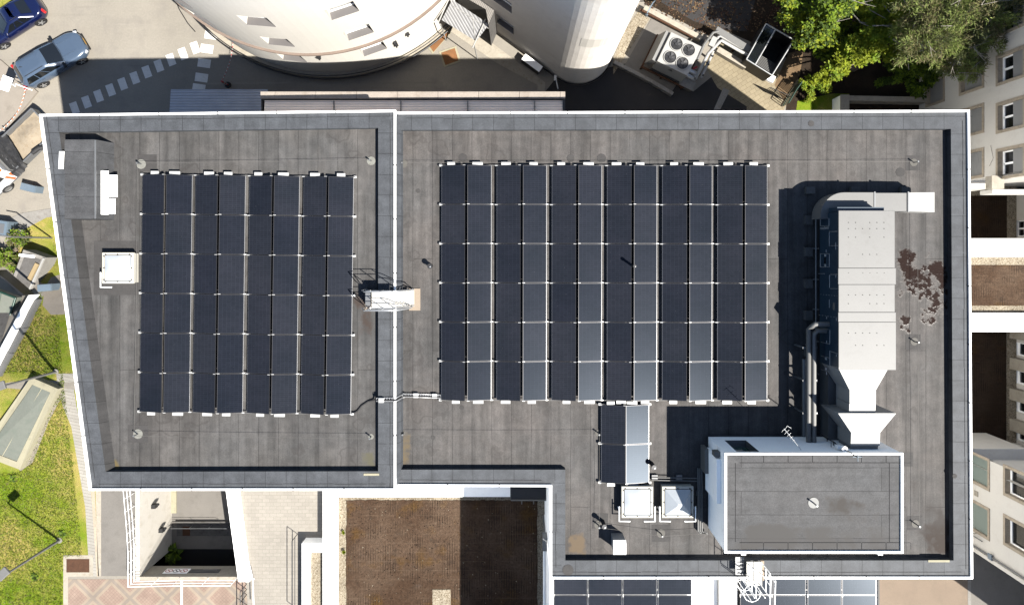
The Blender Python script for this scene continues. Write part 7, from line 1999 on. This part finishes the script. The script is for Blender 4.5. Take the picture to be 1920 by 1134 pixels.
# leaf litter and grass tufts (uncountable)
b = MB(); rg = random.Random(12)
for k in range(2400):
    px, py = rg.uniform(1210, 1480), rg.uniform(-20, 66)
    if py > 14 + (px - 1208) * .55 + 6 and px < 1340: continue
    if px > 1340 and py > 60: continue
    if rg.random() > .35 + .65 * (math.sin(px * .05) * math.sin(py * .09 + px * .02) > 0.0): continue
    p = P(px, py, .03); s_ = rg.uniform(.03, .09); a = rg.uniform(0, 6.28); d_ = Vector((math.cos(a), math.sin(a), 0)) * s_; e_ = Vector((-math.sin(a), math.cos(a), 0)) * s_ * .6
    z = Vector((0, 0, rg.uniform(.0, .04)))
    b.add([p - d_, p + e_ + z, p + d_, p - e_ + z], [(0, 1, 2, 3)], rg.randrange(3))
o = b.build('leaf_litter', [M['soil_r'], M['soil'], M['rust']]); setp(o, 'scattered brown leaf litter on the dark ground behind the chiller', 'leaf litter', None, 'stuff')
b = MB(); rg = random.Random(13); n = 0
while n < 24000:
    px, py = rg.uniform(-5, 170), rg.uniform(400, 1140)
    edge = 92 + (py - 500) * .13 if py > 500 else 112
    if px > 112 + max(0, (py - 640)) * .108 : continue
    if py < 600 and px < 60 + (600 - py) * .3: continue
    if 700 < py < 885 and px < 118 - (py - 700) * .45: continue
    if 600 < py < 690 and px < (690 - py) * .6 + 5: continue
    if py > 1042 and px > 118: continue
    if 500 < py < 592 and px > 78: continue
    p = G(px, py); h_ = rg.uniform(.04, .13); a = rg.uniform(0, 6.28); w_ = .02; l_ = Vector((rg.gauss(0, .05), rg.gauss(0, .05), h_))
    d_ = Vector((math.cos(a), math.sin(a), 0)) * w_
    b.add([p - d_, p + d_, p + l_], [(0, 1, 2)], rg.choice((0, 0, 1, 2))); n += 1
o = b.build('grass', [M['l_mid'], M['l_yel'], M['l_pine2']]); setp(o, 'short mottled green and straw coloured grass on the west lawn', 'grass', None, 'stuff')
for px, py in ((118, 1000), (66, 1080), (26, 895)): tuft(px, py, None, 'lawn_weed', {118: 'dark green weed patch on the lawn near the lamp post base', 66: 'dark green weed patch in the bright grass at the bottom', 26: 'dark green weed patch below the glazed roof light'}[px], .3, 30, ('l_dark', 'l_mid'), .12)

# ---------------------------------------------------------------- one mesh per loose piece
def split_pieces(o):
    me = o.data; n = len(me.vertices); par = list(range(n))
    def find(i):
        while par[i] != i: par[i] = par[par[i]]; i = par[i]
        return i
    for e in me.edges:
        a, c = find(e.vertices[0]), find(e.vertices[1])
        if a != c: par[a] = c
    comp = {}
    for i in range(n): comp.setdefault(find(i), []).append(i)
    groups = []
    for vs in comp.values():
        cs = [me.vertices[i].co for i in vs]
        groups.append([set(vs), [min(c[k] for c in cs) - .004 for k in range(3)], [max(c[k] for c in cs) + .004 for k in range(3)]])
    merged = True
    while merged:
        merged = False
        for i in range(len(groups)):
            for j in range(i + 1, len(groups)):
                A_, B_ = groups[i], groups[j]
                if all(A_[1][k] <= B_[2][k] and B_[1][k] <= A_[2][k] for k in range(3)):
                    A_[0] |= B_[0]; A_[1] = [min(A_[1][k], B_[1][k]) for k in range(3)]; A_[2] = [max(A_[2][k], B_[2][k]) for k in range(3)]
                    groups.pop(j); merged = True; break
            if merged: break
    if len(groups) < 2 or len(groups) > 60: return
    vco = [v.co.copy() for v in me.vertices]
    polys = [(list(p.vertices), p.material_index, p.use_smooth) for p in me.polygons]; mats = list(me.materials)
    base = o.name.split('.')[0]
    for gi, g in enumerate(groups):
        idx = {v: k for k, v in enumerate(sorted(g[0]))}
        nm = bpy.data.meshes.new(base); fs = [p for p in polys if p[0][0] in g[0]]
        nm.from_pydata([vco[v] for v in sorted(g[0])], [], [[idx[v] for v in p[0]] for p in fs])
        for mt in mats: nm.materials.append(mt)
        for q_, p in zip(nm.polygons, fs): q_.material_index = p[1]; q_.use_smooth = p[2]
        nm.update()
        if gi == 0: o.data = nm
        else:
            d = o.copy(); d.data = nm; COL.objects.link(d)
SPLIT = {'stringer', 'foot_slab', 'gutter', 'bolt', 'rung', 'tread', 'door_handle', 'support_block', 'bracket', 'wall_lamp', 'spout', 'leg', 'threshold', 'slat', 'headlight', 'wiper', 'flange', 'pipe_support', 'foot', 'side_step', 'step', 'support_frame', 'joint', 'grille', 'duct_cover', 'ladder_rung', 'sensor', 'garage_opening', 'parapet'}
for o in list(COL.objects):
    if o.type == 'MESH' and o.parent is not None and o.name.split('.')[0] in SPLIT and o.data.users == 1 and not o.children: split_pieces(o)

# ================================================================ CAMERA, SUN, SKY
SUNV = Vector((.625, -.450, 1.0)).normalized()
cam = bpy.data.cameras.new('camera'); co = bpy.data.objects.new('camera', cam); COL.objects.link(co)
co.location = (0, 0, CAM_H); co.rotation_euler = (0, 0, 0)
cam.sensor_width = 36; cam.lens = 36 * FOC / 1920; cam.clip_start = .5; cam.clip_end = 600
cam.shift_x = -(NX - 960) / 1920; cam.shift_y = -(567 - NY) / 1920
SC.camera = co
sun = bpy.data.lights.new('sun', 'SUN'); so = bpy.data.objects.new('sun', sun); COL.objects.link(so)
sun.energy = 4.9; sun.angle = R(.53); sun.color = (1.0, .955, .88)
so.rotation_euler = SUNV.to_track_quat('Z', 'Y').to_euler(); so.location = (20, -20, 60)
w = bpy.data.worlds.new('World'); SC.world = w; w.use_nodes = True
nt = w.node_tree; bg = nt.nodes['Background']
sky = nt.nodes.new('ShaderNodeTexSky'); sky.sky_type = 'NISHITA'; sky.sun_disc = False
sky.sun_elevation = math.asin(SUNV.z); sky.sun_rotation = math.atan2(SUNV.x, SUNV.y)
sky.air_density = 1.0; sky.dust_density = 0.6; sky.ozone_density = 1.5
nt.links.new(sky.outputs[0], bg.inputs[0]); bg.inputs[1].default_value = .054
SC.view_settings.view_transform = 'Standard'; SC.view_settings.look = 'None'; SC.view_settings.exposure = 1.85; SC.view_settings.gamma = 1.0
SC.view_settings.use_curve_mapping = False
SC.cycles.max_bounces = 6; SC.cycles.diffuse_bounces = 3; SC.cycles.glossy_bounces = 3
